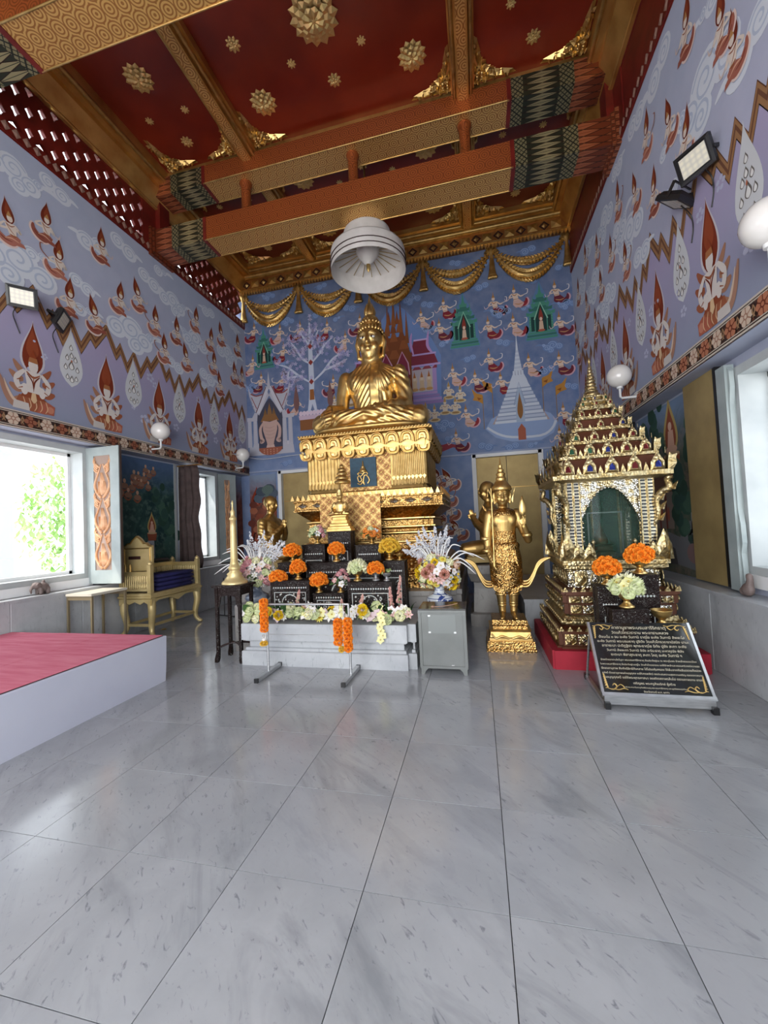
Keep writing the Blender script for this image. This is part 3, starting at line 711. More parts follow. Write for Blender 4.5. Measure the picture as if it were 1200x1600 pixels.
def deva_large():
    p = P2(); cr = 'D9D2CC'; ru = '9A5B40'; dk = '6E2E1E'
    p.poly(tear(.0, .43, .40, .82, .01), 'C9C6CC'); p.poly(tear(.0, .455, .33, .77, .01), '7C3420'); p.poly(tear(.0, .68, .2, .46), '93482C')
    for sg in (-1, 1):
        for (x0, z0, x1, z1, w) in ((.13, .46, .30, .60, .09), (.15, .36, .36, .44, .10), (.13, .24, .36, .26, .11), (.10, .14, .30, .06, .12)): p.stroke([(sg * x0, z0), (sg * (x0 + x1) / 2, (z0 + z1) / 2 - .03), (sg * x1, z1)], w, 'A67A62' if sg < 0 else ru)
    p.stroke([(-.1, .02), (-.3, .0), (-.42, .14), (-.50, .34)], .10, 'A8806C'); p.stroke([(-.12, .05), (-.28, .04), (-.38, .16), (-.44, .30)], .04, 'D6BFA8')
    p.poly([(-.22, .14), (.2, .14), (.26, .0), (.2, -.06), (-.24, -.06), (-.28, .02)], ru)
    p.poly([(.06, -.06), (.34, -.05), (.36, .08), (.24, .12), (.10, .06)], 'A9604C'); p.ell(.28, .02, .06, .05, 'C08068')
    for i in range(5): p.stroke([(-.16 + i * .09, .12), (-.13 + i * .09, .02), (-.17 + i * .09, -.05)], .016, 'D9B48E')
    p.poly([(-.32, -.06), (-.06, -.06), (-.08, .04), (-.3, .05)], 'C9C3BE')
    p.poly([(-.14, .50), (.13, .50), (.10, .34), (.09, .18), (-.1, .18), (-.11, .34)], cr)
    for q in ([(-.14, .49), (-.26, .36), (-.22, .24), (-.1, .3)], [(.13, .49), (.25, .36), (.2, .24), (.08, .32)]): p.stroke(q, .085, cr)
    p.poly([(-.16, .2), (.15, .2), (.19, .12), (-.2, .12)], '8E4A30')
    for sg in (-1, 1): p.ell(sg * .14, .23, .055, .08, cr)
    p.ell(.0, .59, .078, .11, cr); p.poly([(-.08, .63), (.08, .63), (.06, .70), (-.06, .70)], 'A86E46'); p.poly([(-.055, .70), (.055, .70), (.0, .82)], '8F4226')
    p.stroke([(-.11, .48), (0, .42), (.11, .48)], .03, ru); p.stroke([(0, .44), (.0, .22)], .03, 'A0603F', 0); p.stroke([(-.1, .45), (-.02, .36), (.0, .24)], .02, dk); p.stroke([(.1, .45), (.02, .36), (.0, .24)], .02, dk)
    for sg in (-1, 1): p.stroke([(sg * .2, .36), (sg * .26, .33)], .04, ru, 0); p.stroke([(sg * .17, .25), (sg * .24, .22)], .03, ru, 0)
    p.poly([(-.03, .2), (.03, .2), (.05, .1), (0, .05), (-.05, .1)], 'D8B890')
    return p.mesh('painted_guardian')
def cloud(kind, c0, c1):
    p = P2(); L = {0: [(-.3, 0, .2), (0, .1, .26), (.28, -.02, .2), (.1, -.16, .18), (.42, .12, .1)], 1: [(-.2, .05, .2), (.12, -.04, .22)], 2: [(0, 0, .18), (.24, .08, .1)]}[kind]
    for x, z, r in L: p.ell(x, z, r, r * .86, c0, 16)
    p.stroke([(L[-1][0], L[-1][1]), (L[-1][0] + .22, L[-1][1] + .06), (L[-1][0] + .4, L[-1][1] + .02)], .09, c0)
    for x, z, r in L:
        p.stroke([(x + r * (1 - i / 15) * cos(i * .85 + .4) * .86, z + r * (1 - i / 15) * .74 * sin(i * .85 + .4)) for i in range(14)], .026, c1, 3, False)
    return p.mesh('painted_cloud')
def drop():
    p = P2(); p.poly(tear(0, 0, .40, 1.0), 'CFD2D6')
    for (x, z, s) in ((0, .60, .8), (0, .28, 1.2), (-.07, .42, .8), (.07, .42, .8), (-.10, .26, .8), (.10, .26, .8), (0, .07, .9), (-.075, .11, .7), (.075, .11, .7), (0, .47, .8)):
        p.poly(tear(x, z, .085 * s, .14 * s), '6A6460'); p.poly(tear(x, z + .008, .058 * s, .10 * s), 'E4E4E2')
    p.poly(tear(0, .4, .03, .06), 'B06A50')
    return p.mesh('painted_flame_drop')
DS = [deva_small(0), deva_small(1), deva_small(2)]; DL = deva_large(); DR = drop()
CS = [cloud(i, 'DAE0EA', 'BCC7DA') for i in range(3)]; CB = [cloud(i, '6C84B0', '98ADD2') for i in range(3)]
def zigzag(wall, lo, hi, phase, sgn):
    pat = [(0, 4.87), (.17, 4.53), (.25, 4.67), (.38, 4.39), (.52, 4.66), (.65, 4.39), (.80, 4.68), (.88, 4.57)]
    pts = []; n0 = int((lo - phase) / 1.072) - 1
    for n in range(n0, n0 + 14):
        for a, z in pat:
            u = phase + n * 1.072 + a
            if lo <= u <= hi: pts.append((u, z))
    for n in range(3):
        pass
    p = P2()
    ori = [(sgn * u, z) for u, z in pts]
    for a, b, c in ((.085, -.115, '5E3A2C'), (.07, -.10, '9A7350'), (.02, -.03, '6E4A38')):
        y = p.y()
        for (u0, z0), (u1, z1) in zip(ori[:-1], ori[1:]): p.b.add([(u0, y, z0 + a), (u1, y, z1 + a), (u1, y, z1 + b), (u0, y, z0 + b)], [(0, 1, 2, 3)], 0, False, H(c))
    # paler pink-grey field below the zigzag
    o = link('zigzag_band', p.mesh('zigzag_band'), WOBJ[wall]); rz, f = WALLM[wall]; o.location = f(0, 0); o.rotation_euler = (0, 0, rz)
    q = P2(); y = q.y()
    for (u0, z0), (u1, z1) in zip(ori[:-1], ori[1:]): q.b.add([(u0, y, z0), (u1, y, z1), (u1, y, 3.2), (u0, y, 3.2)], [(0, 1, 2, 3)], 0, False, H('A5A2BE'))
    me = q.b.mesh('pink_field', mat('pink_field_paint_' + wall, lambda g: g.mix(g.xyz(g.coord('World'))[2].rng(3.3, 4.5), H('9299B0'), H('ABA2C2')), .65, spec=.25))
    o = link('painted_field', me, WOBJ[wall]); o.location = Vector(f(0, 0)); o.rotation_euler = (0, 0, rz)
zigzag('l', .2, 9.04, 5.09, 1); zigzag('r', .2, 9.04, 5.36, -1)
rp = random.Random(3)
for i in range(9):
    for w, ph in (('l', 4.0), ('r', 4.18)):
        u = ph + (i - 4) * 1.068 + (.0 if w == 'l' else .02)
        if -.5 < u < 8.9: paint(DL, w, u, 3.30, .76, sz=.93, flip=(w == 'r'), off=.002)
        d = u + .515
        if -.2 < d < 8.95: paint(DR, w, d, 3.74, .84, sz=.88, off=.002)
for u, z in [(3.0, 5.9), (2.2, 5.4), (1.5, 6.1), (3.76, 5.62), (4.14, 5.94), (4.3, 5.55), (4.45, 5.08), (4.92, 5.02), (5.29, 5.54), (5.74, 5.79), (6.06, 5.53), (7.15, 6.11), (6.28, 5.10), (6.9, 5.17), (8.06, 6.19), (8.69, 6.22), (7.72, 5.41), (8.52, 5.46), (7.95, 5.0), (7.62, 5.9), (6.6, 5.6), (8.8, 5.5), (5.0, 6.2)]:
    paint(rp.choice(DS), 'l', u, z - .3, .55, flip=rp.random() < .1, tilt=rp.uniform(-.25, .1), off=.004)
for u, z in [(2.9, 5.2), (2.3, 5.9), (3.1, 6.4), (4.33, 6.26), (3.65, 5.33), (3.78, 5.68), (4.67, 5.75), (5.26, 6.12), (5.62, 5.76), (5.18, 5.35), (6.27, 6.12), (7.97, 6.39), (6.66, 5.62), (7.19, 5.44), (8.03, 5.57), (8.9, 5.46), (4.47, 5.3), (7.3, 6.1), (8.6, 6.1), (6.1, 5.15), (8.3, 5.1), (7.6, 5.0), (8.8, 5.0)]:
    paint(rp.choice(DS), 'r', u, z - .3, .53, flip=True, tilt=rp.uniform(-.1, .25), off=.004)
for u, z, k, s in [(3.0, 5.2, 0, .9), (2.2, 6.2, 0, .9), (3.84, 5.08, 0, 1.0), (5.56, 4.99, 0, .95), (6.55, 6.06, 0, .7), (7.17, 5.57, 0, .8), (8.28, 5.76, 0, .8), (6.01, 6.18, 1, .7), (3.8, 6.28, 0, .7), (4.35, 6.5, 1, .6), (4.86, 6.1, 1, .7), (5.47, 6.43, 1, .7), (7.55, 4.96, 1, .7), (6.59, 4.85, 1, .6), (4.66, 4.95, 2, .6), (4.72, 5.34, 1, .55), (4.0, 5.35, 2, .6), (6.2, 6.5, 2, .6), (7.6, 6.45, 1, .6), (8.6, 6.55, 1, .5), (8.75, 5.2, 2, .6), (7.4, 4.75, 2, .5)]:
    paint(CS[k], 'l', u, z, s, off=.001, flip=rp.random() < .3)
for u, z, k, s in [(2.8, 5.7, 0, 1), (2.2, 5.0, 0, 1), (4.08, 5.35, 0, 1.0), (4.9, 6.45, 1, .8), (6.86, 6.17, 0, .8), (6.37, 5.62, 0, .75), (5.93, 5.3, 0, .9), (3.55, 5.1, 1, .8), (5.6, 4.85, 1, .7), (7.53, 5.58, 0, .9), (8.45, 5.95, 0, .8), (6.95, 4.98, 0, .8), (3.9, 5.95, 2, .6), (4.9, 5.5, 2, .5), (5.5, 6.5, 1, .7), (4.75, 4.98, 2, .6), (6.2, 6.5, 1, .6), (8.6, 5.2, 1, .8), (7.8, 6.4, 1, .7), (3.5, 6.0, 1, .7), (3.3, 6.5, 1, .8)]:
    paint(CS[k], 'r', u, z, s, off=.001, flip=rp.random() < .6)
sparkle = P2()
for i in range(5): sparkle.ell(.06 * cos(i * 1.26), .06 * sin(i * 1.26), .035, .03, 'B9BCD2', 8)
sparkle = sparkle.mesh('painted_blossom')
for w in 'lr':
    for i in range(26): paint(sparkle, w, rp.uniform(2.2, 8.9), rp.uniform(3.55, 4.4), rp.uniform(.5, 1.1), off=.0015)
# ---- flowered trim band over the window strip (left, right)
def trimband(n, wall, face, s):
    b = MB(); x1 = face + s * .02
    b.box(face, x1, Y0, YB - .02, 2.985, 3.205); t = structure(b.build('trim_%d' % n, mat('trim_ground_%d' % n, lambda g: g.mix(g.voro(g.coord('World'), 30, 'F1', 0).lt(.34), H('33201A'), H('6A3E30')), .6)))
    b = MB()
    for z0, z1 in ((2.985, 2.998), (3.012, 3.02), (3.17, 3.178), (3.19, 3.205)): b.box(x1, x1 + s * .006, Y0, YB - .02, z0, z1)
    b.build('cream_line', mat('cream_line_%d' % n, H('C9BFB2'), .6), t)
    def fl(c1, c2, n_, r):
        q = P2()
        for i in range(n_):
            a = 2 * pi * i / n_; q.ell(r * .6 * cos(a), r * .6 * sin(a), r * .40, r * .36, c1, 9)
        for i in range(n_): a = 2 * pi * (i + .5) / n_; q.stroke([(r * .25 * cos(a), r * .25 * sin(a)), (r * .85 * cos(a), r * .85 * sin(a))], .010, c2, 0, False)
        q.ell(0, 0, r * .34, r * .34, c2, 10); q.ell(0, 0, r * .2, r * .2, c1, 8)
        for sg in (-1, 1): q.stroke([(sg * r * 1.0, -.05), (sg * r * 1.35, .0), (sg * r * 1.15, .05)], .016, '9A7A5C')
        return q.mesh('painted_flower')
    A, B = fl('CDB9A6', 'A07A68', 6, .084), fl('B07458' if wall == 'r' else '96604A', '6E3628', 6 if wall == 'r' else 4, .088 if wall == 'r' else .08); u = 1.35
    i = 0
    while u < YB - .1:
        o = link('painted_flower', (A, B)[i % 2], t); o.location = (x1 + s * .004, u, 3.095); o.rotation_euler = (0, 0, s * pi / 2); u += .2; i += 1
trimband(5, 'l', XL, 1); trimband(6, 'r', XR, -1)
# ---- back wall pictures
def deva_fly(v):
    p = P2(); sk = ('7E2A36', '8E3038', '6A2C3A')[v]; cr = 'D8C3B2'
    p.stroke([(.0, .26), (.12, .08), (.28, .07), (.40, .2), (.38, .34)], .20, 'C9A0AC'); p.stroke([(.0, .27), (.12, .1), (.27, .10), (.36, .2), (.355, .32)], .155, sk)
    p.poly([(-.1, .3), (.1, .32), (.28, .14), (.2, .02), (-.02, .0), (-.12, .12)], sk if v != 1 else 'C9A8A0'); p.stroke([(-.06, .16), (.1, .12), (.24, .16)], .04, 'B98A62')
    p.poly([(-.16, .56), (.06, .54), (.08, .3), (-.08, .28)], cr)
    p.stroke([(-.15, .55), (-.24, .42), (-.1, .42)], .06, cr); p.stroke([(.05, .53), (.16, .42), (.3, .46)], .055, cr)
    p.stroke([(.28, .46), (.4, .5), (.42, .64), (.34, .66)], .03, 'D8D4D6'); p.stroke([(-.2, .42), (-.36, .3), (-.42, .42)], .03, 'C9B4B8')
    p.ell(-.07, .65, .06, .075, cr); p.poly([(-.13, .69), (-.01, .69), (-.05, .78), (-.07, .95), (-.09, .78)], 'A97A44'); p.stroke([(-.14, .54), (-.05, .47), (.04, .52)], .03, 'A0683C'); p.stroke([(-.09, .32), (.08, .33)], .05, '9A5E3C', 0)
    return p.mesh('painted_deva')
def deva_sit():
    p = P2(); cr = 'D2C4B2'; p.poly(tear(0, .55, .2, .5), '8299B8'); p.ell(0, .1, .3, .11, 'C9B896'); p.ell(0, .11, .2, .06, '9A7A50'); p.poly([(-.17, .55), (.17, .55), (.12, .2), (-.12, .2)], cr)
    for sg in (-1, 1): p.stroke([(sg * .16, .54), (sg * .26, .34), (sg * .03, .42)], .08, cr)
    p.ell(0, .64, .075, .09, cr); p.poly([(-.08, .69), (.08, .69), (0, .98)], 'B08A50'); p.stroke([(-.12, .5), (0, .42), (.12, .5)], .03, '9A6A40'); return p.mesh('painted_seated_deva')
DF = [deva_fly(i) for i in range(3)]; DT = deva_sit()
for i, (u, z) in enumerate([(-5.31, 6.67), (-4.6, 6.53), (-4.06, 6.52), (-3.35, 6.43), (-2.9, 6.07), (-2.52, 6.43), (-4.52, 6.04), (-5.38, 5.84), (-5.16, 5.37), (-4.58, 5.3), (-4.21, 4.68), (-3.25, 5.05)]): paint(DF[i % 3], 'b', u, z - .3, .58, True)
for i, (u, z) in enumerate([(-.43, 6.48), (-.95, 6.3), (-.55, 6.0), (.66, 6.38), (1.1, 6.48), (1.93, 6.43), (.52, 5.87), (1.05, 5.85), (1.98, 5.73), (.5, 5.14), (-.3, 4.92), (.18, 4.72), (.72, 4.61), (1.32, 4.93), (1.93, 4.88), (1.95, 3.78), (-.06, 3.97), (-.3, 3.44), (1.85, 3.3)]): paint(DF[i % 3], 'b', u - .03, z - .3, .58)
for u, z in [(-.48, 4.56), (-.23, 4.46), (-.58, 4.22), (-1.02, 4.16), (-.82, 4.08), (-3.2, 4.6), (-3.0, 4.3), (-.35, 4.2), (-2.8, 4.65)]: paint(DT, 'b', u, z - .22, .42)
for i, (u, z) in enumerate([(-4.84, 7.48), (-2.71, 6.81), (-3.55, 6.8), (-3.09, 6.6), (-1.22, 6.77), (-.85, 6.58), (-3.42, 7.48), (-4.51, 5.69), (-5.38, 5.2), (-.18, 7.42), (1.36, 7.4), (-1.23, 6.75), (-.84, 6.0), (1.39, 6.75), (.35, 6.78), (1.22, 6.14), (.74, 6.14), (.76, 5.45), (.01, 5.2), (-.57, 5.61), (1.75, 5.21), (2.08, 4.32), (1.6, 4.72), (1.96, 6.9), (2.08, 6.08), (.27, 3.2), (.8, 3.15), (-.56, 3.45), (-.6, 3.75), (-3.9, 3.25), (-4.5, 3.22), (-5.2, 6.9), (-2.3, 4.3), (-3.1, 3.6), (-3.3, 3.3), (1.2, 3.14), (-4.35, 6.75), (-1.9, 7.3), (.5, 7.3), (-4.3, 7.4)]): paint(CB[(0, 1, 1, 2)[i % 4]], 'b', u, z, (.38, .46, .42)[i % 3], flip=i % 2 == 0, off=.0)
def spire_house(w, h, c, c2, c3, ops, figure=True, name='painted_pavilion', glow=None):
    p = P2(); 
    if glow: p.poly([(-w*.6, -.02), (w*.6, -.02), (w*.52, h*.5), (w*.2, h*.86), (0, h*1.12), (-w*.2, h*.86), (-w*.52, h*.5)], glow)
    for i in range(3): p.poly([(-w*(.56-.03*i), h*.05*i), (w*(.56-.03*i), h*.05*i), (w*(.56-.03*i), h*.05*(i+1)-.008), (-w*(.56-.03*i), h*.05*(i+1)-.008)], c2 if i % 2 else c)
    p.poly([(-w*.44, h*.15), (w*.44, h*.15), (w*.42, h*.5), (-w*.42, h*.5)], c)
    for x in (-.3, .3): p.poly([(w*(x-.06), h*.16), (w*(x+.06), h*.16), (w*(x+.06), h*.44), (w*(x-.06), h*.44)], ops)
    for k in range(5):
        z = h*(.46 + .085*k); q = w*(.50 - .09*k); p.poly([(-q, z), (-q*1.06, z+h*.07), (-q*.7, z+h*.05), (0, z+h*.16), (q*.7, z+h*.05), (q*1.06, z+h*.07), (q, z)], c2 if k % 2 else c)
    p.poly([(-w*.06, h*.85), (w*.06, h*.85), (0, h*1.08)], c)
    for x in (-.26, .26): p.poly([(w*x-.02, h*.6), (w*x+.02, h*.6), (w*x, h*.88)], c)
    p.poly([(-w*.2, h*.14), (w*.2, h*.14), (w*.2, h*.4), (0, h*.66), (-w*.2, h*.4)], ops); p.stroke([(-w*.24, h*.38), (0, h*.70), (w*.24, h*.38)], w*.05, c3, 0, False)
    if figure: p.poly(tear(0, h*.32, w*.16, h*.3), '8A3A30'); p.poly([(-w*.09, h*.16), (w*.09, h*.16), (w*.06, h*.34), (-w*.06, h*.34)], 'CDB29A'); p.ell(0, h*.38, w*.05, h*.035, 'D9C3AE'); p.ell(0, h*.16, w*.13, h*.025, 'A85A48')
    for k in range(6): p.stroke([(-w*.4, h*(.2+.05*k)), (-w*.38, h*(.22+.05*k))], .01, c3, 0); p.stroke([(w*.4, h*(.2+.05*k)), (w*.38, h*(.22+.05*k))], .01, c3, 0)
    return p.mesh(name)
gp = spire_house(.52, 1.05, '4C8A78', '3A6F66', '8CC0A8', '23403E', glow='5D7FA6')
paint(gp, 'b', -5.02, 5.66, .92); paint(gp, 'b', -.07, 5.48, 1.08); paint(gp, 'b', 1.55, 5.42, 1.08)
def blossom_tree():
    p = P2(); br = 'C3CBDD'; rt = random.Random(5)
    p.poly([(-.33, -.35), (.33, -.35), (.33, -.1), (-.33, -.1)], '8A5A38'); p.poly([(-.34, -.1), (.34, -.1), (.36, 0), (-.36, 0)], 'C9B3C6')
    for i in range(8): p.ell(-.3 + i * .085, .05, .05, .06, 'D9C6D6', 8)
    p.stroke([(-.09, .08), (-.03, .35), (0, .7), (0, 1.2), (0, 1.75), (0, 2.2)], .13, br, 5, True); p.stroke([(.09, .08), (.03, .35), (0, .7)], .09, br)
    p.poly([(-.06, .35), (.06, .35), (.05, .6), (-.05, .6)], '9A6238')
    ends = []
    for q in ([(0, .75), (-.3, .95), (-.6, 1.2), (-.85, 1.3)], [(0, .75), (.3, .98), (.55, 1.25), (.85, 1.4)], [(0, 1.2), (-.2, 1.35), (-.35, 1.6), (-.5, 1.8)], [(0, 1.2), (.2, 1.4), (.36, 1.6), (.55, 1.75)], [(0, 1.6), (-.12, 1.8), (-.25, 2.0)], [(0, 1.6), (.12, 1.8), (.22, 1.98)], [(-.55, 1.15), (-.6, .9), (-.5, .7)], [(-.3, .95), (-.65, .95)], [(.3, 1.0), (.65, 1.1), (.9, 1.2)]):
        p.stroke(q, .055, br); ends += [q[-1], q[-2]]
    ends += [(0, 2.2), (0, 2.0), (0, 1.8), (-.1, 1.6), (.15, 1.6), (-.2, 1.45)]
    for sgc, n in (('A9A3CC', 100), ('C4BEDD', 110), ('8E8FC0', 50)):
        L = []
        for i in range(n):
            e = rt.choice(ends); x, z = e[0] + rt.gauss(0, .12), e[1] + rt.gauss(0, .1); a = rt.random() * 6.28
            for k in range(5): b = a + k * 1.257; L.append([(x, z), (x + .03*cos(b-.4), z + .03*sin(b-.4)), (x + .055*cos(b), z + .055*sin(b)), (x + .03*cos(b+.4), z + .03*sin(b+.4))])
        p.polys(L, sgc)
    for z in (.78, 1.24, 1.62): p.poly([(0, z - .07), (.06, z), (0, z + .07), (-.06, z)], '8A3A34')
    p.poly(tear(.45, .1, .14, .7), '7A5A58'); p.poly(tear(-.4, .1, .14, .7), '7A5A58')
    return p.mesh('painted_tree')
paint(blossom_tree(), 'b', -3.77, 4.35, 1.04)
def elephant_pavilion():
    p = P2(); c = 'B9B9C6'; l = '8C8A9C'; dk = '4A4B5C'
    p.poly([(-.62, 0), (.65, 0), (.62, .25), (-.6, .25)], c); p.poly([(-.5, .25), (.55, .25), (.5, .35), (-.48, .35)], 'C6C4CE')
    p.poly([(-.33, .12), (.33, .12), (.36, 1.2), (0, 1.62), (-.36, 1.2)], dk)
    for x in (-.58, -.42, .40, .56): p.poly([(x-.06, .25), (x+.06, .25), (x+.05, 1.0), (x-.05, 1.0)], c); p.stroke([(x-.02, .3), (x-.02, .95)], .008, l, 0); p.stroke([(x+.03, .3), (x+.03, .95)], .008, l, 0)
    for sg in (-1, 1):
        p.poly([(sg*.36, 1.0), (sg*.66, 1.0), (sg*.7, 1.12), (sg*.5, 1.1), (sg*.42, 1.25), (sg*.34, 1.2)], c)
        p.poly([(sg*.30, 1.15), (sg*.42, 1.28), (sg*.56, 1.72), (sg*.60, 2.05), (sg*.54, 1.85), (sg*.36, 1.70), (sg*.16, 1.75), (sg*.08, 1.9), (0, 1.7)], c)
        p.stroke([(sg*.52, 1.80), (sg*.36, 1.72), (sg*.12, 1.76)], .03, '8E4440', 5, False); p.stroke([(sg*.50, 1.7), (sg*.36, 1.35)], .02, '8E4440', 0, False)
        p.stroke([(sg*.04, 1.95), (sg*.33, 1.22)], .11, 'C9C9D4', 0, False); p.stroke([(sg*.08, 1.95), (sg*.38, 1.24)], .022, '5C2A30', 0, False)
        for k in range(4): p.stroke([(sg*(.40+.03*k), 1.3+.1*k), (sg*(.47+.02*k), 1.38+.1*k), (sg*(.44+.03*k), 1.45+.1*k)], .01, l)
    p.poly([(-.05, 1.9), (.05, 1.9), (0, 2.38)], c)
    p.poly(tear(0, 1.0, .12, .5), '8F6A44'); p.poly(tear(-.12, 1.0, .1, .35), '80603F'); p.poly(tear(.12, 1.0, .1, .35), '80603F'); p.poly([(-.26, .95), (.26, .95), (.16, 1.15), (-.16, 1.15)], '8F6640')
    b = 'C6A79E'
    p.poly([(-.2, .98), (0, .93), (.2, .98), (.2, .7), (.1, .35), (.08, .2), (-.08, .2), (-.1, .35), (-.2, .7)], b); p.polys([[(-.12, .2), (-.01, .2), (-.01, .26), (-.10, .28)], [(.01, .2), (.12, .2), (.10, .28), (.01, .26)]], 'D0B2A8')
    for sg in (-1, 1): p.stroke([(sg*.18, .93), (sg*.27, .75), (sg*.25, .5), (sg*.2, .4), (sg*.27, .36), (sg*.25, .45)], .09, b)
    for k in range(4): p.stroke([(-.14, .8-.1*k), (0, .76-.1*k), (.14, .8-.1*k)], .008, '9E827C')
    p.poly([(.33*cos(t), .2 + .22*sin(t)) for t in [pi + pi*i/12 for i in range(13)]], 'A0604C')
    L = []
    for i in range(5):
        for j in range(3): L.append([(-.18+i*.09-.02, .14-.06*j), (-.18+i*.09, .16-.06*j), (-.18+i*.09+.02, .14-.06*j), (-.18+i*.09, .12-.06*j)])
    p.polys(L, 'CF9C86'); return p.mesh('painted_elephant_pavilion')
paint(elephant_pavilion(), 'b', -4.92, 3.47, .98, sz=.88)
def palace():
    p = P2()
    p.poly([(-1.25, .3), (1.12, .2), (1.16, 1.3), (.95, 1.75), (.3, 2.6), (0, 2.8), (-.3, 2.4), (-.9, 1.7)], '6C86B8')
    for sg, w in ((1, 1), (-1, 1)):
        for k in range(4): p.poly([(sg*.3, .12+.08*k), (sg*(1.18-.05*k), .12+.08*k), (sg*(1.18-.05*k), .19+.08*k), (sg*.3, .19+.08*k)], ('8E7AAE', 'A58CBE')[k % 2])
        p.poly([(sg*.3, .44), (sg*1.0, .44), (sg*1.0, 1.05), (sg*.3, 1.05)], 'B7AEB6')
        for x in (.32, .98): p.poly([(sg*(x-.05), .44), (sg*(x+.05), .44), (sg*(x+.05), 1.35), (sg*(x-.05), 1.35)], 'A58CC0')
        p.poly([(sg*.3, 1.0), (sg*1.05, 1.0), (sg*1.05, 1.1)] + [(sg*(1.05-.75*i/6), 1.0 + (.0 if i % 2 else .14)) for i in range(7)], '8A3F4C')
        p.poly([(sg*.3, 1.08), (sg*1.1, 1.08), (sg*1.0, 1.36), (sg*.3, 1.36)], '7A3242'); p.stroke([(sg*.3, 1.1), (sg*1.14, 1.1)], .05, 'B09ACB', 0, False); p.stroke([(sg*.3, 1.38), (sg*1.04, 1.38)], .045, 'B09ACB', 0, False)
        p.poly([(sg*.4, 1.4), (sg*.95, 1.4), (sg*.82, 1.75), (sg*.5, 1.75)], '7A3242'); p.stroke([(sg*.95, 1.38), (sg*.84, 1.6), (sg*.88, 1.95)], .07, 'B58FC4'); p.stroke([(sg*.48, 1.4), (sg*.42, 1.7), (sg*.46, 1.95)], .06, 'B58FC4'); p.stroke([(sg*.5, 1.75), (sg*.84, 1.75)], .04, 'C2A8D2', 0, False)
        for i in range(3):
            x = sg*(.48+.18*i); p.poly(tear(x, .62, .14, .34), 'CDB9A6'); p.poly([(x-.06, .5), (x+.06, .5), (x+.045, .72), (x-.045, .72)], 'C8AE90'); p.ell(x, .77, .035, .045, 'D9C6B0', 8); p.poly([(x-.035, .8), (x+.035, .8), (x, .96)], 'A5653C'); p.ell(x, .5, .09, .04, 'B98E5C', 8)
    p.poly([(-.42, .1), (.42, .1), (.42, 1.4), (.3, 1.9), (-.3, 1.9), (-.42, 1.4)], '7A4428')
    for k in range(5):
        z = 1.35+.22*k; q = .46-.075*k
        for x in (-1, 0, 1): p.poly([(x*q*.66-q*.34, z), (x*q*.66+q*.34, z), (x*q*.66, z+.36)], ('8E5430', '7A4528')[(k+x) % 2])
    for x, z in ((-.32, 2.2), (-.14, 2.5), (.02, 2.72), (.2, 2.55), (.34, 2.25)): p.poly([(x-.05, z-.55), (x+.05, z-.55), (x, z+.3)], '84502E')
    for x in (-.22, .2): p.poly([(x-.17, .4), (x+.17, .4), (x+.15, 1.2), (x, 1.5), (x-.15, 1.2)], '7E3044'); p.stroke([(x-.17, .9), (x-.14, 1.2), (x, 1.5), (x+.14, 1.2), (x+.17, .9)], .03, 'C79AB0', 0, False)
    for k in range(9): p.stroke([(-.36+.09*k, .2), (-.36+.09*k, .42)], .012, 'A8703F', 0)
    return p.mesh('painted_palace')
paint(palace(), 'b', -1.68, 4.18, .92)
def chedi():
    p = P2(); w = 'B4BED2'; l = '8E9AB6'; l2 = 'C6CEDC'
    p.poly([(-.76, .33), (-.55, .12), (-.2, 0), (.4, -.02), (.66, .12), (.76, .36), (.62, .55), (.3, .7), (-.3, .7), (-.62, .55)], '90A4CA'); p.stroke([(-.72, .36), (-.5, .2), (-.2, .1), (.38, .08), (.62, .2), (.72, .38)], .05, l2, 3, False)
    p.poly([(-.6, .42), (.6, .42), (.5, .6), (-.5, .6)], 'B09C98')
    z = .42
    for i in range(9):
        a = .55-.036*i; h = .085; p.poly([(-a, z), (a, z), (a-.008, z+h*.7), (-a+.008, z+h*.7)], w if i % 2 else l2); p.poly([(-a+.02, z+h*.7), (a-.02, z+h*.7), (a-.028, z+h), (-a+.028, z+h)], l); z += h
    L = [(.24, z), (.2, z+.08), (.17, z+.18), (.115, z+.3), (.11, z+.38)]; p.poly([(-a, b) for a, b in L] + [(a, b) for a, b in L[::-1]], l2); z += .38
    for x in (-.06, 0, .06): p.stroke([(x, z-.1), (x, z+.02)], .02, '6A6E8A', 0)
    for i in range(10): a = .085-.006*i; p.poly([(-a, z), (a, z), (a-.003, z+.045), (-a+.003, z+.045)], w if i % 2 else l2); z += .045
    p.poly([(-.024, z), (.024, z), (0, z+.42)], l2)
    p.poly([(-.09, .42), (.09, .42), (.09, .95), (0, 1.2), (-.09, .95)], 'A0B0C8'); p.poly(tear(0, .48, .12, .62), '8A6038'); p.stroke([(-.12, .8), (0, 1.3), (.12, .8)], .025, l, 0, False)
    p.poly([(-.07, .02), (.09, .02), (.09, .26), (.01, .38), (-.07, .26)], 'A25C48'); return p.mesh('painted_stupa')
paint(chedi(), 'b', 1.02, 3.26, .98)
fl = P2(); fl.stroke([(0, -.7), (0, .12)], .018, '8A7050', 0, False); fl.poly([(0, .15), (.14, .2), (.26, .34), (.2, .12), (.24, .04), (.1, .0), (0, -.08)], 'B4803C'); fl.poly([(.02, .06), (.13, .1), (.1, .02)], '8A5224'); fl = fl.mesh('painted_flag')
for u, z, f in ((.46, 4.44, 1), (.25, 4.22, 1), (1.5, 4.44, 0), (1.76, 4.23, 0)): paint(fl, 'b', u, z, .9, flip=bool(f))
for u, z in ((-.66, 2.7), (-.42, 2.62), (-.8, 2.5), (-.5, 2.25), (-.72, 2.2), (-.45, 1.95), (-.78, 1.85), (-.55, 1.62), (-.3, 1.5)): paint(DS[int(u * 100) % 3], 'b', u, z - .3, .55, True, tilt=-.5)
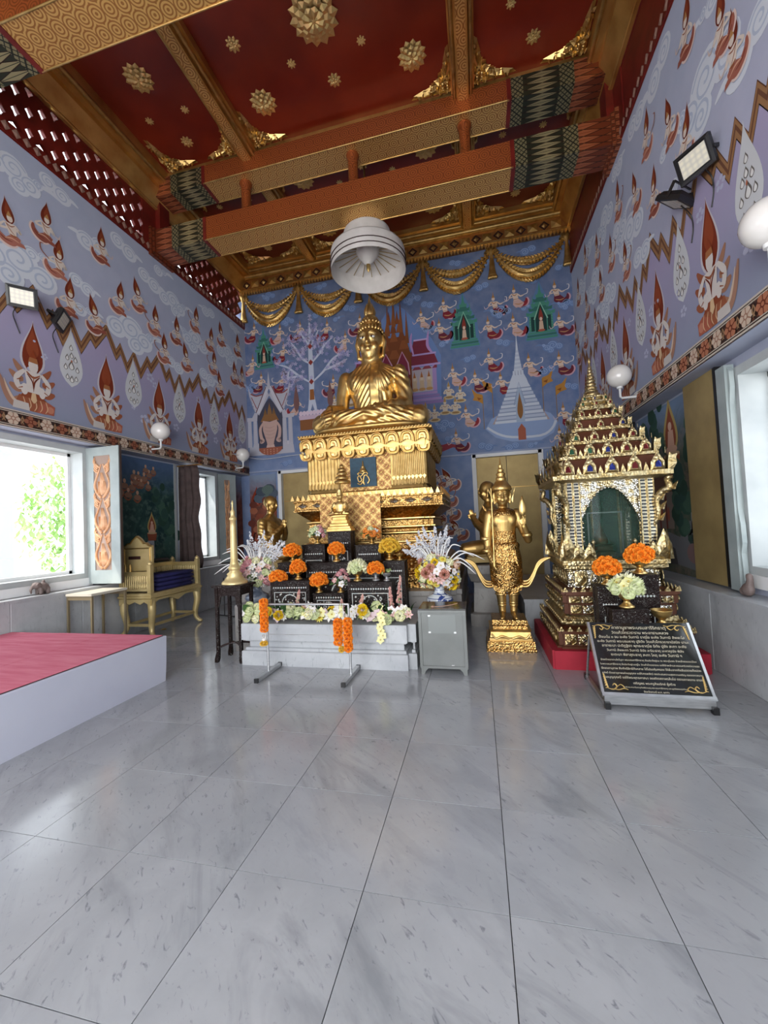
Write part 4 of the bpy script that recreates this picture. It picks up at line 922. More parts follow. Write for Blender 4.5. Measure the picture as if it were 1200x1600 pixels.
rb = P2(); rb.poly([(0, 0), (.3, .1), (.55, .02), (.4, .14), (.2, .2), (0, .16)], '94404A'); paint(rb.mesh('painted_ribbon'), 'b', -.75, 3.15, 1.)
# ---- lower strip figures
def niche():
    p = P2(); p.poly(tear(0, .1, .36, .75), 'B09A62'); p.poly(tear(0, .14, .27, .6), '8A4A34'); p.poly([(-.09, .2), (.09, .2), (.07, .42), (-.05, .42)], 'D2A590'); p.ell(0, .47, .045, .055, 'DAB29C'); p.ell(0, .19, .15, .05, 'CFA48C'); p.poly([(-.16, -.12), (.16, -.12), (.2, .12), (-.2, .12)], '96543C'); p.ell(0, .13, .2, .035, 'C4A884'); return p.mesh('painted_niche')
NI = niche()
def houses():
    p = P2(); p.poly([(-.5, 0), (.5, 0), (.5, .5), (-.5, .5)], '8A7C74'); p.poly([(-.6, .5), (.6, .5), (.3, .9), (-.3, .9)], '7A5A4A')
    for x in (-.3, -.1, .1, .3): p.stroke([(x, 0), (x, .5)], .05, '7A4238', 0, False); p.ell(x + .06, .2, .03, .1, 'B0604A')
    return p.mesh('painted_house')
def tower():
    p = P2(); p.poly([(-.16, 0), (.16, 0), (.13, .7), (.08, .75), (0, 1.0), (-.08, .75), (-.13, .7)], '9EA2A6'); p.poly([(-.05, .45), (.05, .45), (.05, .58), (0, .64), (-.05, .58)], '6A5A56'); p.stroke([(-.15, .3), (.15, .3)], .02, '7E8286', 0, False); return p.mesh('painted_tower')
def wallrun():
    p = P2(); p.poly([(-.7, 0), (.8, -.1), (.8, .4), (.5, .35), (.45, .5), (.2, .5), (.1, .3), (-.2, .36), (-.7, .2)], '77787C'); p.poly([(-.3, -.05), (0, -.05), (-.05, .15), (-.25, .2)], '4C4A4A'); p.ell(.4, .12, .16, .12, '8E7270'); return p.mesh('painted_town_wall')
def bush(c):
    p = P2(); r = random.Random(2)
    for i in range(9): p.ell(r.gauss(0, .14), .1 + .09 * i + r.gauss(0, .04), .17 - .008 * i, .13, c[i % len(c)], 9)
    return p.mesh('painted_tree')
BU = bush(['2F4A40', '38564A', '456254', '34504A'])
def lower(me, w, u, z, s=1., flip=False): paint(me, w, u, z, s, flip, off={'l': -.214, 'r': -.217, 'b': .012}[w])
lower(NI, 'r', 5.72, 2.15, 1.05); lower(houses(), 'r', 6.25, 1.35, .95); lower(tower(), 'r', 5.22, 1.0, 1.); lower(wallrun(), 'r', 5.75, .95, 1.)
for u, z, s in ((5.5, 1.45, 1.0), (5.15, 2.0, .9), (6.4, 2.1, 1.), (6.1, 2.35, .8), (5.6, 1.2, .8)): lower(BU, 'r', u, z, s)
lower(NI, 'l', 6.13, 1.55, .55); lower(tower(), 'l', 6.1, 1.05, .6)
for u, z, s in ((6.5, 1.5, .8), (6.3, 2.0, .6)): lower(BU, 'l', u, z, s)
mo = P2()
for i, (x, z) in enumerate(((0, 0), (.16, .1), (-.18, .02), (.05, .22), (.3, .2), (-.1, -.16), (.12, -.2), (-.28, -.12))): mo.ell(x, z, .09, .06, '94705C', 9); mo.ell(x, z + .1, .035, .045, 'C9A184', 8); mo.stroke([(x - .1, z - .04), (x, z - .1), (x + .1, z - .02)], .04, '8E5A44')
mo = mo.mesh('painted_riders'); lower(mo, 'l', 5.72, 2.42, .85); lower(mo, 'l', 5.98, 2.6, .7)
rk = P2()
for i in range(9): rk.ell(.2 * sin(i * 2.3), .25 * i, .18, .14, ('8A4B38', 'A4654C', '6E3A30')[i % 3], 9)
rk = rk.mesh('painted_rock')
for u, z in ((-5.4, 1.0), (-5.05, 1.1)): lower(rk, 'b', u, z, .62)
nr = P2(); nr.poly(tear(0, 0, .3, .5), '8A3A28'); nr.poly(tear(0, .02, .2, .36), '3E1E1A'); nr.poly([(-.05, .04), (.05, .04), (.03, .2), (-.03, .2)], 'B0604A'); nr = nr.mesh('painted_cave')
lower(nr, 'b', -5.35, 2.2, 1.); lower(nr, 'b', -5.4, 1.3, .9)
cb_ = P2()
for i in range(6): cb_.ell(.18 * cos(i), .12 * sin(i * 1.7), .16, .12, ('55606E', '46505E', '5E6E6A')[i % 3], 10)
lower(cb_.mesh('painted_trees'), 'b', -5.1, 2.5, 1.)
# ---- gilded cornice, swags and tassels of the back wall
cor = structure(MB().box(XL, XR, YB - .16, YB, 7.60, 7.96).build('trim_7', M_cornice))
q = MB(); q.box(XL, XR, YB - .2, YB - .16, 7.88, 7.97); q.box(XL, XR, YB - .19, YB - .16, 7.60, 7.64); q.tube([(XL, YB - .2, 7.95), (XR, YB - .2, 7.95)], .045, 8); q.build('bead', M_gold, cor)
dm = MB(); x = XL + .2; i = 0
while x < XR - .1:
    if i % 2 == 0:
        dm.add([(x-.11, YB-.163, 7.76), (x, YB-.163, 7.86), (x+.11, YB-.163, 7.76), (x, YB-.163, 7.66), (x-.065, YB-.163, 7.76), (x, YB-.163, 7.82), (x+.065, YB-.163, 7.76), (x, YB-.163, 7.70)], [(0, 1, 5, 4), (1, 2, 6, 5), (2, 3, 7, 6), (3, 0, 4, 7)], 1)
        dm.add([(x-.05, YB-.163, 7.76), (x, YB-.163, 7.81), (x+.05, YB-.163, 7.76), (x, YB-.163, 7.71), (x, YB-.2, 7.76)], [(0, 1, 4), (1, 2, 4), (2, 3, 4), (3, 0, 4)])
    else:
        dm.add([(x-.1, YB-.163, 7.84), (x+.1, YB-.163, 7.84), (x+.1, YB-.163, 7.68), (x-.1, YB-.163, 7.68), (x, YB-.19, 7.76)], [(0, 1, 4), (1, 2, 4), (2, 3, 4), (3, 0, 4)])
    x += .235; i += 1
stuff(dm.build('diamond_ornament', [M_gold, M_dark], cor, fix=False))
tm_ = MB(); tm_.prism([(-.028, 0), (.028, 0), (.03, -.03), (0, -.09), (-.03, -.03)], -.015, .015); tme = tm_.mesh('pendant', M_dullgold); x = XL + .04
while x < XR - .02: o = link('pendant', tme, cor); o.location = (x, YB - .16, 7.60); x += .074
def leaf_swag(x0, x1, z0, sag, n, lw):
    b = MB(); pts = []
    for i in range(n + 1):
        t = i / n; pts.append(Vector((lerp(x0, x1, t), 0, z0 - sag * (1 - (2 * t - 1) ** 2))))
    b.tube([p + Vector((0, -.03, 0)) for p in pts], [lw * (.25 + .5 * sin(pi * i / n)) for i in range(n + 1)], 6, flat=.7)
    for i in range(n):
        p = pts[i]; t = (pts[i + 1] - p).normalized(); s = -1 if i < n / 2 else 1; nn = Vector((-t.z, 0, t.x)); k = lw * (.45 + .75 * sin(pi * (i + .5) / n))
        for a in (-1, 0, 1):
            d = (t * s * -1 + nn * a * .75).normalized(); c = p + nn * a * k * .45 + Vector((0, -.03 - .03 * (a == 0), 0)); e = Vector((d.z, 0, -d.x))
            b.add([c - d * k * .3, c + e * k * .42 + Vector((0, -.012, 0)), c + d * k * 1.0 + Vector((0, -.05, 0)), c - e * k * .42 + Vector((0, -.012, 0)), c + Vector((0, -.055, 0)) + d * k * .25], [(0, 1, 4), (1, 2, 4), (2, 3, 4), (3, 0, 4)])
    return b
SX = [XL + .02, -4.01, -2.48, -.92, .60, XR - .06]
for a, b in zip(SX[:-1], SX[1:]):
    g = empty('swag', ((a + b) / 2, YB, 7.58), 0, wall_back); h = (b - a) / 2 - .05
    leaf_swag(-h, h, -.08, .36, 22, .085).build('upper_garland', M_gold, g); leaf_swag(-h, h, -.1, .66, 28, .125).build('lower_garland', M_gold, g)
for x in SX:
    t = MB(); t.lathe([(.05, 0), (.09, -.04), (.07, -.12), (.035, -.2), (.05, -.32), (.065, -.5), (.085, -.62), (.11, -.70), (.0, -.72)], 12, (0, -.05, 0), sy=.6)
    for i in range(7): a = (i - 3) * .3; t.ball((.1 * sin(a), -.06 - .05 * cos(a), -.70), .028, 6, 4, sz=1.5)
    for s in (-1, 1): t.prism([(0, 0), (s*.14, .03), (s*.1, -.06), (s*.15, -.1), (s*.05, -.14), (0, -.12)], -.07, -.02)
    t = t.build('tassel', M_gold, wall_back); t.location = (x, YB, 7.60)
# ================================================================ SCULPTED FIGURES
def sculpt(b, name, voxel, smooth=4, disp=None):
    me = b.mesh(name + '_src', M_gold); bm = bmesh.new(); bm.from_mesh(me); bmesh.ops.recalc_face_normals(bm, faces=bm.faces); bm.to_mesh(me); bm.free()
    o = bpy.data.objects.new('tmp', me); COL.objects.link(o)
    r = o.modifiers.new('r', 'REMESH'); r.mode = 'VOXEL'; r.voxel_size = voxel
    s = o.modifiers.new('s', 'SMOOTH'); s.factor = .5; s.iterations = smooth
    dg = bpy.context.evaluated_depsgraph_get(); m2 = bpy.data.meshes.new_from_object(o.evaluated_get(dg)); bpy.data.objects.remove(o); bpy.data.meshes.remove(me)
    m2.name = name
    if disp:
        N = [Vector(v.normal) for v in m2.vertices]
        for v, n in zip(m2.vertices, N):
            d = disp(v.co, n)
            if d: v.co += n * d
    m2.polygons.foreach_set('use_smooth', [True] * len(m2.polygons)); m2.update(); return m2
def caps(b, p, q, r0, r1, n=12):
    p, q = Vector(p), Vector(q); b.tube([lerp(p, q, i / 4) for i in range(5)], [lerp(r0, r1, i / 4) for i in range(5)], n); b.ball(p, r0, n, 8); b.ball(q, r1, n, 8)
def limb(b, pts, rs, n=14):
    for i in range(len(pts) - 1): caps(b, pts[i], pts[i + 1], rs[i], rs[i + 1], n)
def torso(b, prof, n=24):
    b.rings([[(cx + hx * cos(2*pi*i/n), cy + hy * sin(2*pi*i/n), z) for i in range(n)] for z, hx, hy, cx, cy in prof], 0, True)
def hand(b, w, d, up, L, fingers=True, curl=0., s=1.):
    """palm from wrist w along d; 'up' is the back of the hand"""
    w, d, up = Vector(w), Vector(d).normalized(), Vector(up).normalized(); sd = d.cross(up).normalized()
    for k in (-1, -.33, .33, 1): caps(b, w + sd * k * L * .11, w + d * L * .5 + sd * k * L * .17, L * .11, L * .085, 8)
    for k, l in ((-1, .42), (-.34, .5), (.32, .48), (.95, .38)):
        a = w + d * L * .5 + sd * k * L * .17; m = a + d * L * l * .5 - up * curl * L * .1; e = m + (d * (1 - curl) - up * curl).normalized() * L * l * .5
        caps(b, a, m, L * .075, L * .065, 8); caps(b, m, e, L * .065, L * .05, 8)
    a = w + sd * L * .16 + d * L * .12; m = a + sd * L * .2 + d * L * .2; caps(b, a, m, L * .09, L * .07, 8); caps(b, m, m + d * L * .25, L * .07, L * .055, 8)
def face(b, c, s, ears=True):
    """head facing -y at centre c, s = half height"""
    x, y, z = c; P = lambda a, bb, e: (x + a * s, y + bb * s, z + e * s)
    b.ball(P(0, .05, .18), s * .80, 20, 14, sx=.93, sy=1.0, sz=1.02); b.ball(P(0, -.06, -.32), s * .63, 18, 12, sx=.98, sy=1.05, sz=1.12); b.ball(P(0, -.40, -.74), s * .2, 10, 8, sx=1.2)
    for g in (-1, 1): b.ball(P(g * .34, -.42, -.32), s * .26, 10, 8)
    caps(b, P(0, -.76, .24), P(0, -.86, -.17), s * .075, s * .12, 10)
    for g in (-1, 1): b.ball(P(g * .10, -.78, -.20), s * .075, 8, 6)
    for g in (-1, 1):
        for p, q in (((.07, -.76, .28), (.24, -.74, .37)), ((.24, -.74, .37), (.48, -.60, .30))): caps(b, P(g*p[0], p[1], p[2]), P(g*q[0], q[1], q[2]), s * .04, s * .035, 8)
        b.ball(P(g * .27, -.64, .10), s * .13, 10, 8, sx=1.25, sz=.62)
    for g in (-1, 1): caps(b, P(0, -.78, -.42), P(g * .2, -.70, -.40), s * .05, s * .03, 8)
    caps(b, P(-.1, -.75, -.52), P(.1, -.75, -.52), s * .058, s * .058, 8)
    if ears:
        for g in (-1, 1): limb(b, [P(g*.80, .06, .28), P(g*.87, .06, .02), P(g*.80, .04, -.35), P(g*.76, .02, -.68)], [s*.12, s*.14, s*.10, s*.13], 8)
# ---------------------------------------------------------------- great seated Buddha
bud = empty('buddha_statue', (-1.65, 6.66, 3.092)); bud.scale = (.95, .95, 1.11); tag(bud, 'great gilded seated buddha in pleated robe on the tall tiered throne', 'statue')
b = MB()
torso(b, [(.0, .50, .40, 0, .02), (.22, .40, .30, 0, 0), (.40, .345, .25, 0, 0), (.58, .38, .255, 0, -.01), (.76, .455, .27, 0, -.01), (.88, .51, .255, 0, 0), (.98, .52, .21, 0, .02), (1.05, .44, .18, 0, .03), (1.11, .31, .165, 0, .03), (1.16, .20, .155, 0, .02), (1.32, .165, .155, 0, .0)])
for g in (-1, 1): b.ball((g * .2, -.17, .80), .2, 14, 10, sy=.6, sz=.85)
limb(b, [(-.50, .02, .93), (-.565, -.02, .66), (-.575, -.07, .42)], [.148, .128, .11]); limb(b, [(-.575, -.07, .42), (-.64, -.33, .39), (-.63, -.56, .36)], [.112, .095, .066])
limb(b, [(.50, .02, .93), (.575, -.02, .66), (.59, -.06, .42)], [.16, .15, .15]); limb(b, [(.59, -.06, .42), (.45, -.32, .36), (.18, -.47, .33)], [.15, .125, .08])
# legs: right shin lies over the left
limb(b, [(-.2, .02, .18), (-.62, -.20, .19), (-.88, -.33, .18)], [.22, .2, .17]); limb(b, [(.2, .02, .18), (.62, -.20, .19), (.88, -.33, .18)], [.22, .2, .17])
limb(b, [(-.88, -.36, .18), (-.4, -.58, .20), (.22, -.64, .22)], [.165, .13, .085]); limb(b, [(.88, -.36, .17), (.4, -.52, .13), (-.3, -.55, .09)], [.165, .13, .085])
limb(b, [(.22, -.64, .23), (.42, -.58, .25), (.60, -.50, .27)], [.085, .085, .06]); limb(b, [(.6, -.5, .27), (.68, -.46, .27)], [.05, .035])
b.ball((0, -.3, .16), .34, 16, 10, sx=1.5, sy=.9, sz=.5)
hand(b, (-.63, -.56, .36), (.02, -.34, -.30), (-.0, -.5, .5), .34, curl=.35); hand(b, (.2, -.46, .33), (-1, -.08, .02), (0, .1, -1), .34)
face(b, (0, -.02, 1.465), .30)
def folds(p, n):
    x, y, z = p
    if z > 1.12 and abs(x) < .32: return 0
    d = 0
    if z > .34 and z < 1.10:
        if x < .02 and x > -.47 and y < .14 and not (x < -.44 and z > .3):
            u = (x * .80 + (1.04 - z) * .62); t = sin(u * 92); d = .0085 * t * min(1, max(0, (z - .36) * 8)) * min(1, max(0, (.02 - x) * 20))
            if x < -.34 + (1.02 - z) * .28: d *= .25
        elif x > .17:
            a = math.atan2(z - 1.10, x - .10 + .0); r = math.hypot(x - .1, z - 1.1); d = .010 * sin(a * 38 + r * 9) * min(1, (x - .17) * 12) * (1 if z > .42 else .6)
        elif .02 <= x <= .17 and y < 0: d = .016 + .002 * sin(z * 40)
    elif z <= .34 and y < .1:
        d = .007 * sin((z * 1.3 + abs(x) * .42 + y * .5) * 62) * (1 if abs(x) < .8 else .3)
    return d
me = sculpt(b, 'body', .0145, 3, folds); me.materials.clear(); me.materials.append(M_goldb); link('body', me, bud)
# ornaments of the head: curls, flame finial, painted eyes
hr = MB(); hr.ball((0, .035, 1.53), .254, 24, 14, sx=.98, sy=1.02, sz=1.0)
hb = MB(); hb.put(hr, Matrix.Identity(4)); keep = MB()
for f in hb.f:
    c = sum((Vector(hb.v[i]) for i in f), Vector()) / len(f)
    if c.z > 1.655 or (c.y > .03 and c.z > 1.36): keep.add([hb.v[i] for i in f], [tuple(range(len(f)))], 0, True)
keep.lathe([(.19, 1.74), (.185, 1.80), (.15, 1.88), (.09, 1.93), (.05, 1.95)], 18, (0, .04, 0))
keep.build('hair_cap', M_goldb, bud)
cu_ = MB(); n = 0
def curl(p, r, nn):
    M = Vector((0, 0, 1)).rotation_difference(Vector(nn)).to_matrix().to_4x4(); q = MB().lathe([(r, 0), (r * .85, r * .7), (r * .4, r * 1.3), (0, r * 1.45)], 7); cu_.put(q, Matrix.Translation(p) @ M)
for k in range(13):
    ph = -.25 + k * .135
    m = max(4, int(27 * cos(ph)))
    for i in range(m):
        th = 2 * pi * (i + .5 * (k % 2)) / m; nn = Vector((cos(ph) * cos(th) * .98, cos(ph) * sin(th) * 1.02, sin(ph))); p = Vector((0, .035, 1.53)) + nn * .252
        if p.z > 1.655 or (p.y > .0 and p.z > 1.38): curl(p, .026, nn)
for k in range(4):
    m = 18 - 4 * k
    for i in range(m): a = 2 * pi * (i + .5 * (k % 2)) / m; curl(Vector(((.18 - .035 * k) * cos(a), .04 + (.18 - .035 * k) * sin(a), 1.79 + .04 * k)), .022, (cos(a), sin(a), .5 + .3 * k))
stuff(cu_.build('hair_curls', M_goldb, bud))
fn = MB(); fn.lathe([(.075, 1.90), (.10, 1.95), (.095, 2.0), (.055, 2.08), (.028, 2.15), (.008, 2.24), (0, 2.26)], 14, (0, .04, 0))
for k in range(8):
    a = k * pi / 4; fn.tube(spline([(.085 * cos(a), .04 + .085 * sin(a), 1.93), (.09 * cos(a + .3), .04 + .09 * sin(a + .3), 2.02), (.045 * cos(a + .6), .04 + .045 * sin(a + .6), 2.14)], 4), [.014, .016, .017, .016, .014, .012, .01, .006, .002], 6)
fn.build('flame_finial', M_goldb, bud)
M_eyew = mat('eye_shell', (.82, .80, .74), .3); M_eyeb = mat('eye_black', (.01, .01, .01), .2)
for g in (-1, 1):
    e = MB(); e.ball((g * .081, -.222, 1.497), .044, 14, 8, sx=1.3, sy=.55, sz=.45); e = e.build('eye', M_eyew, bud)
    MB().ball((g * .079, -.243, 1.496), .018, 10, 6, sy=.4).build('pupil', M_eyeb, e)
    w = MB(); w.tube(spline([(g * .03, -.25, 1.555), (g * .085, -.245, 1.585), (g * .155, -.185, 1.555)], 5), .005, 6); w.build('brow_line', M_goldb, bud)
MB().rings([[(sx * 1.0 * math.copysign(abs(cos(a)) ** .5, cos(a)), -.06 + sy * math.copysign(abs(sin(a)) ** .6, sin(a)), z) for a in [2 * pi * i / 40 for i in range(40)]] for sx, sy, z in ((.93, .68, -.03), (1.0, .74, -.0), (1.0, .75, .03), (.95, .7, .06), (.8, .6, .075))], 0, True).build('seat_cushion', M_gold, bud)
# ---------------------------------------------------------------- throne
CX, CY_ = -1.65, 6.70
th = empty('buddha_throne', (CX, CY_, .68)); tag(th, 'tall tiered gilded throne with lotus rim, pleated cloth and blue emblem', 'throne')
def rtier(prof, d, n=2, dy=.19): return [redent(h, h - dy, z - .68, d, n) for h, z in prof]
MB().rings(rtier([(1.36, .68), (1.36, .86), (1.30, .88), (1.28, .94), (1.20, 1.06), (1.06, 1.12), (1.02, 1.2), (1.06, 1.22), (1.06, 1.30)], .07)).build('foot_tier', M_carved, th)
MB().rings(rtier([(1.01, 1.30), (1.01, 1.42), (.95, 1.43), (.90, 1.47), (.90, 1.50), (.95, 1.53)], .07)).build('lower_band', M_fine, th)
MB().rings(rtier([(1.00, 1.53), (1.00, 1.63), (.94, 1.64), (.97, 1.68)], .07)).build('middle_band', M_fine, th)
MB().rings(rtier([(.97, 1.68), (1.08, 1.77), (1.15, 1.83)], .07)).build('sloping_tier', M_carved, th)
MB().rings(rtier([(1.18, 1.83), (1.18, 1.85), (1.165, 1.86), (1.165, 1.97), (1.185, 1.98), (1.185, 2.0), (1.0, 2.02)], .07)).build('ornament_band', M_fine, th)
for z, h in ((1.52, 1.0), (1.64, 1.0), (1.30, 1.04), (1.43, 1.0)): stuff_ = MB().rings(rtier([(h, z), (h + .03, z + .012), (h + .03, z + .026), (h, z + .036)], .07)).build('bead_line', M_goldb, th)
cr = MB().prism([(-.03, 0), (.03, 0), (.022, .03), (0, .085), (-.022, .03)], -.012, .012).mesh('crest_leaf', M_goldb)
for i in range(26):
    x = -1.12 + i * 2.24 / 25
    o = link('crest_leaf', cr, th); o.location = (x, -.985, 1.32)
for s in (-1, 1):
    for i in range(12): o = link('crest_leaf', cr, th); o.location = (s * 1.165, -.92 + i * .15, 1.32); o.rotation_euler = (0, 0, pi / 2)
# rosettes in the ornament band
rs = MB().add([(-.09, 0, 0), (0, 0, .045), (.09, 0, 0), (0, 0, -.045), (0, -.03, 0)], [(0, 1, 4), (1, 2, 4), (2, 3, 4), (3, 0, 4)]).mesh('band_rosette', M_mosaic)
for i in range(9): o = link('band_rosette', rs, th); o.location = (-.96 + i * .24, -.978, 1.235)
for i in range(6): o = link('band_rosette', rs, th); o.location = (1.168, -.7 + i * .26, 1.235); o.rotation_euler = (0, 0, pi / 2)
MB().rings([redent(h, h - .19, z - .68, .05, 1) for h, z in ((.98, 2.02), (.98, 2.1), (.94, 2.12), (.92, 2.18), (.92, 2.66), (.95, 2.70))]).build('upper_body', M_gold, th)
# pleated cloth over the upper body
def pleats(x0, x1, name):
    c = MB(); n = int((x1 - x0) / .012); V = []
    pts = []
    for i in range(n + 1):
        x = lerp(x0, x1, i / n); pts.append((x, -.735 - .016 * (.5 + .5 * sin(2 * pi * x / .056))))
    if x1 > .9:
        m = 70
        for i in range(1, m + 1): y = lerp(-.735, .5, i / m); pts.append((x1 + .012 + .016 * (.5 + .5 * sin(2 * pi * y / .056)), y))
    if x0 < -.9:
        m = 70
        for i in range(1, m + 1): y = lerp(-.735, .5, i / m); pts.insert(0, (x0 - .012 - .016 * (.5 + .5 * sin(2 * pi * y / .056)), y))
    L = [(0, 2.17), (.0, 2.30), (.0, 2.62), (.0, 2.68)]
    for k, (dd, z) in enumerate(L):
        for i, (x, y) in enumerate(pts): V.append((x, y - (.02 if k == 0 else 0), z - .68 - (.012 * (i % 5 - 2) / 2 if k == 0 else 0)))
    N = len(pts); c.add(V, [(k*N+i, k*N+i+1, (k+1)*N+i+1, (k+1)*N+i) for k in range(3) for i in range(N-1)], 0, True)
    o = c.build(name, M_gold, th); t = MB()
    i = 0
    x = x0 + .03
    while x < x1 - .02:
        t.prism([(x-.028, 2.285-.68), (x, 2.24-.68), (x+.028, 2.285-.68), (x, 2.31-.68)], -.768, -.755); x += .058
    t.build('cloth_hem', M_goldb, o); return o
pleats(-.94, -.42, 'pleated_cloth'); pleats(.42, .94, 'pleated_cloth')
# lotus rim with separate petals
MB().rings([redent(h, h - .19, z - .68, .04, 1) for h, z in ((.95, 2.68), (.98, 2.72), (.99, 2.80), (1.0, 2.96), (1.06, 2.985), (1.06, 3.015), (1.03, 3.03), (.96, 3.05))]).build('lotus_rim', M_gold, th)
def petal(w, h, up):
    q = MB(); rs = []
    for k, (s, d) in enumerate(((1.0, .0), (.96, .05), (.86, .052), (.80, .035), (.66, .03), (.58, .05), (.40, .06), (.2, .05))):
        r = []
        for i in range(13):
            a = pi * i / 12; z = h * (1 - s) * .35 + h * s * (sin(a) ** .8); x = w / 2 * s * math.copysign(abs(cos(a)) ** .6, cos(a)); r.append((x, -d, z if up else h - z))
        rs.append(r)
    V = [p for r in rs for p in r]; n = 13
    q.add(V, [(k*n+i, k*n+i+1, (k+1)*n+i+1, (k+1)*n+i) for k in range(7) for i in range(n-1)] + [tuple(range(7*n, 8*n))], 0, True); return q.mesh('lotus_petal', M_goldb)
pu, pd = petal(.225, .19, True), petal(.215, .125, False)
for i in range(9):
    o = link('lotus_petal', pu, th); o.location = (-.92 + i * .23, -.805, 2.795 - .68); o.rotation_euler = (R_(14), 0, 0)
    o = link('lotus_petal', pd, th); o.location = (-.93 + i * .2325 if i < 9 else 0, -.785, 2.64 - .68); o.rotation_euler = (R_(14), 0, 0)
for s in (-1, 1):
    for i in range(7):
        for me_, z, t in ((pu, 2.795, 14), (pd, 2.67, 14)): o = link('lotus_petal', me_, th); o.location = (s * (.995 if me_ is pu else .965), -.69 + i * .23, z - .68); o.rotation_euler = (R_(t), 0, s * pi / 2)
bd_ = MB().ball((0, 0, 0), .018, 8, 5).mesh('rim_bead', M_goldb)
for i in range(44): o = link('rim_bead', bd_, th); o.location = (-1.03 + i * 2.06 / 43, -.885, 3.012 - .68)
# diaper-patterned cloth hanging down the centre, blue emblem plaque
def diaper(g):
    v = g.coord(); x, y, z = g.xyz(v); s = .17
    a = ((x + z) / s).fr() - .5; b_ = ((x - z) / s).fr() - .5
    e = a.ab().mx(b_.ab()).gt(.42); d = (a * a + b_ * b_).sq(); c = d.lt(.09).mx((d - .25).ab().lt(.05) * (a * b_ * 60).ab().gt(.6)); k2 = e
    return g.mix(c, g.mix(k2, (.36, .20, .06), (.62, .40, .15)), (.20, .04, .02))
M_diaper = mat('diaper_gold_cloth', diaper, .45, .55)
c = MB(); c.box(-.40, .40, -.748, -.735, 2.02 - .68, 2.68 - .68); c.box(-.66, .28, -1.03, -1.0, 1.38 - .68, 2.03 - .68); c.box(-.66, .28, -1.0, -.74, 2.005 - .68, 2.035 - .68)
q_ = c.build('patterned_cloth', M_diaper, th)
st = MB()
for s in (.17,):
    for base, x0, x1, z0, z1, y in ((0, -.66, .28, 1.38, 2.03, -1.034), (0, -.4, .4, 2.04, 2.68, -.752)):
        k = -20
        for k in range(-30, 30):
            for sg in (1, -1):
                # lines x*1 + sg*(z) = k*s clipped to the cloth
                P = []
                for zz in [z0 + (z1 - z0) * i / 24 for i in range(25)]:
                    x = (k + .5) * s - sg * (zz - .68) if sg > 0 else (k + .5) * s + (zz - .68)
                    if x0 <= x <= x1: P.append((x, y, zz - .68))
                if len(P) > 1: st.tube([P[0], P[-1]], .006, 4, cap=False)
stuff(st.build('gold_braid', M_goldb, q_))
M_blue = mat('blue_emblem_cloth', lambda g: g.mix(g.noise(g.coord(), 18, 4).rng(.3, .7), (.006, .035, .065), (.012, .065, .11)), .55)
eb = MB().box(-.235, .18, -.78, -.75, 2.175 - .68, 2.625 - .68).build('emblem_plaque', M_blue, th)
em = MB(); e0 = (-.03, -.79, 2.20 - .68)
def ec(p, r): em.tube(spline([(e0[0] + x, e0[1], e0[2] + z) for x, z in p], 6), r, 6)
em.lathe([(.06, .2), (.065, .215), (.045, .23), (.05, .245), (.03, .26), (.035, .27), (.015, .30), (.006, .37), (0, .375)], 10, (e0[0] + .005, e0[1], e0[2]))
ec([(-.05, .15), (-.085, .12), (-.06, .05), (-.02, .08), (-.04, .13), (0, .16), (.02, .20)], .012); ec([(.0, .02), (.01, .1), (.03, .15), (.075, .13), (.10, .07), (.07, .02)], .012); ec([(-.09, .03), (-.04, .01), (0, .06), (.02, .0)], .010); ec([(-.09, .17), (-.06, .19), (0, .18), (.05, .19), (.08, .17)], .010)
ec([(-.06, .2), (-.075, .17), (-.05, .13)], .008); ec([(.06, .2), (.075, .17), (.05, .14)], .008)
em.build('emblem', M_goldb, eb)
# ---------------------------------------------------------------- marble platform under the throne
pf = empty('marble_platform', (-1.65, 6.9, 0)); tag(pf, 'low grey marble platform carrying the gilded throne', 'platform')
MB().rings([redent(h, h + .25, z, .07, 2) for h, z in ((1.40, 0), (1.40, .24), (1.36, .26), (1.36, .30), (1.39, .32), (1.39, .60), (1.40, .62), (1.40, .68))]).build('platform_body', M_marbled, pf)
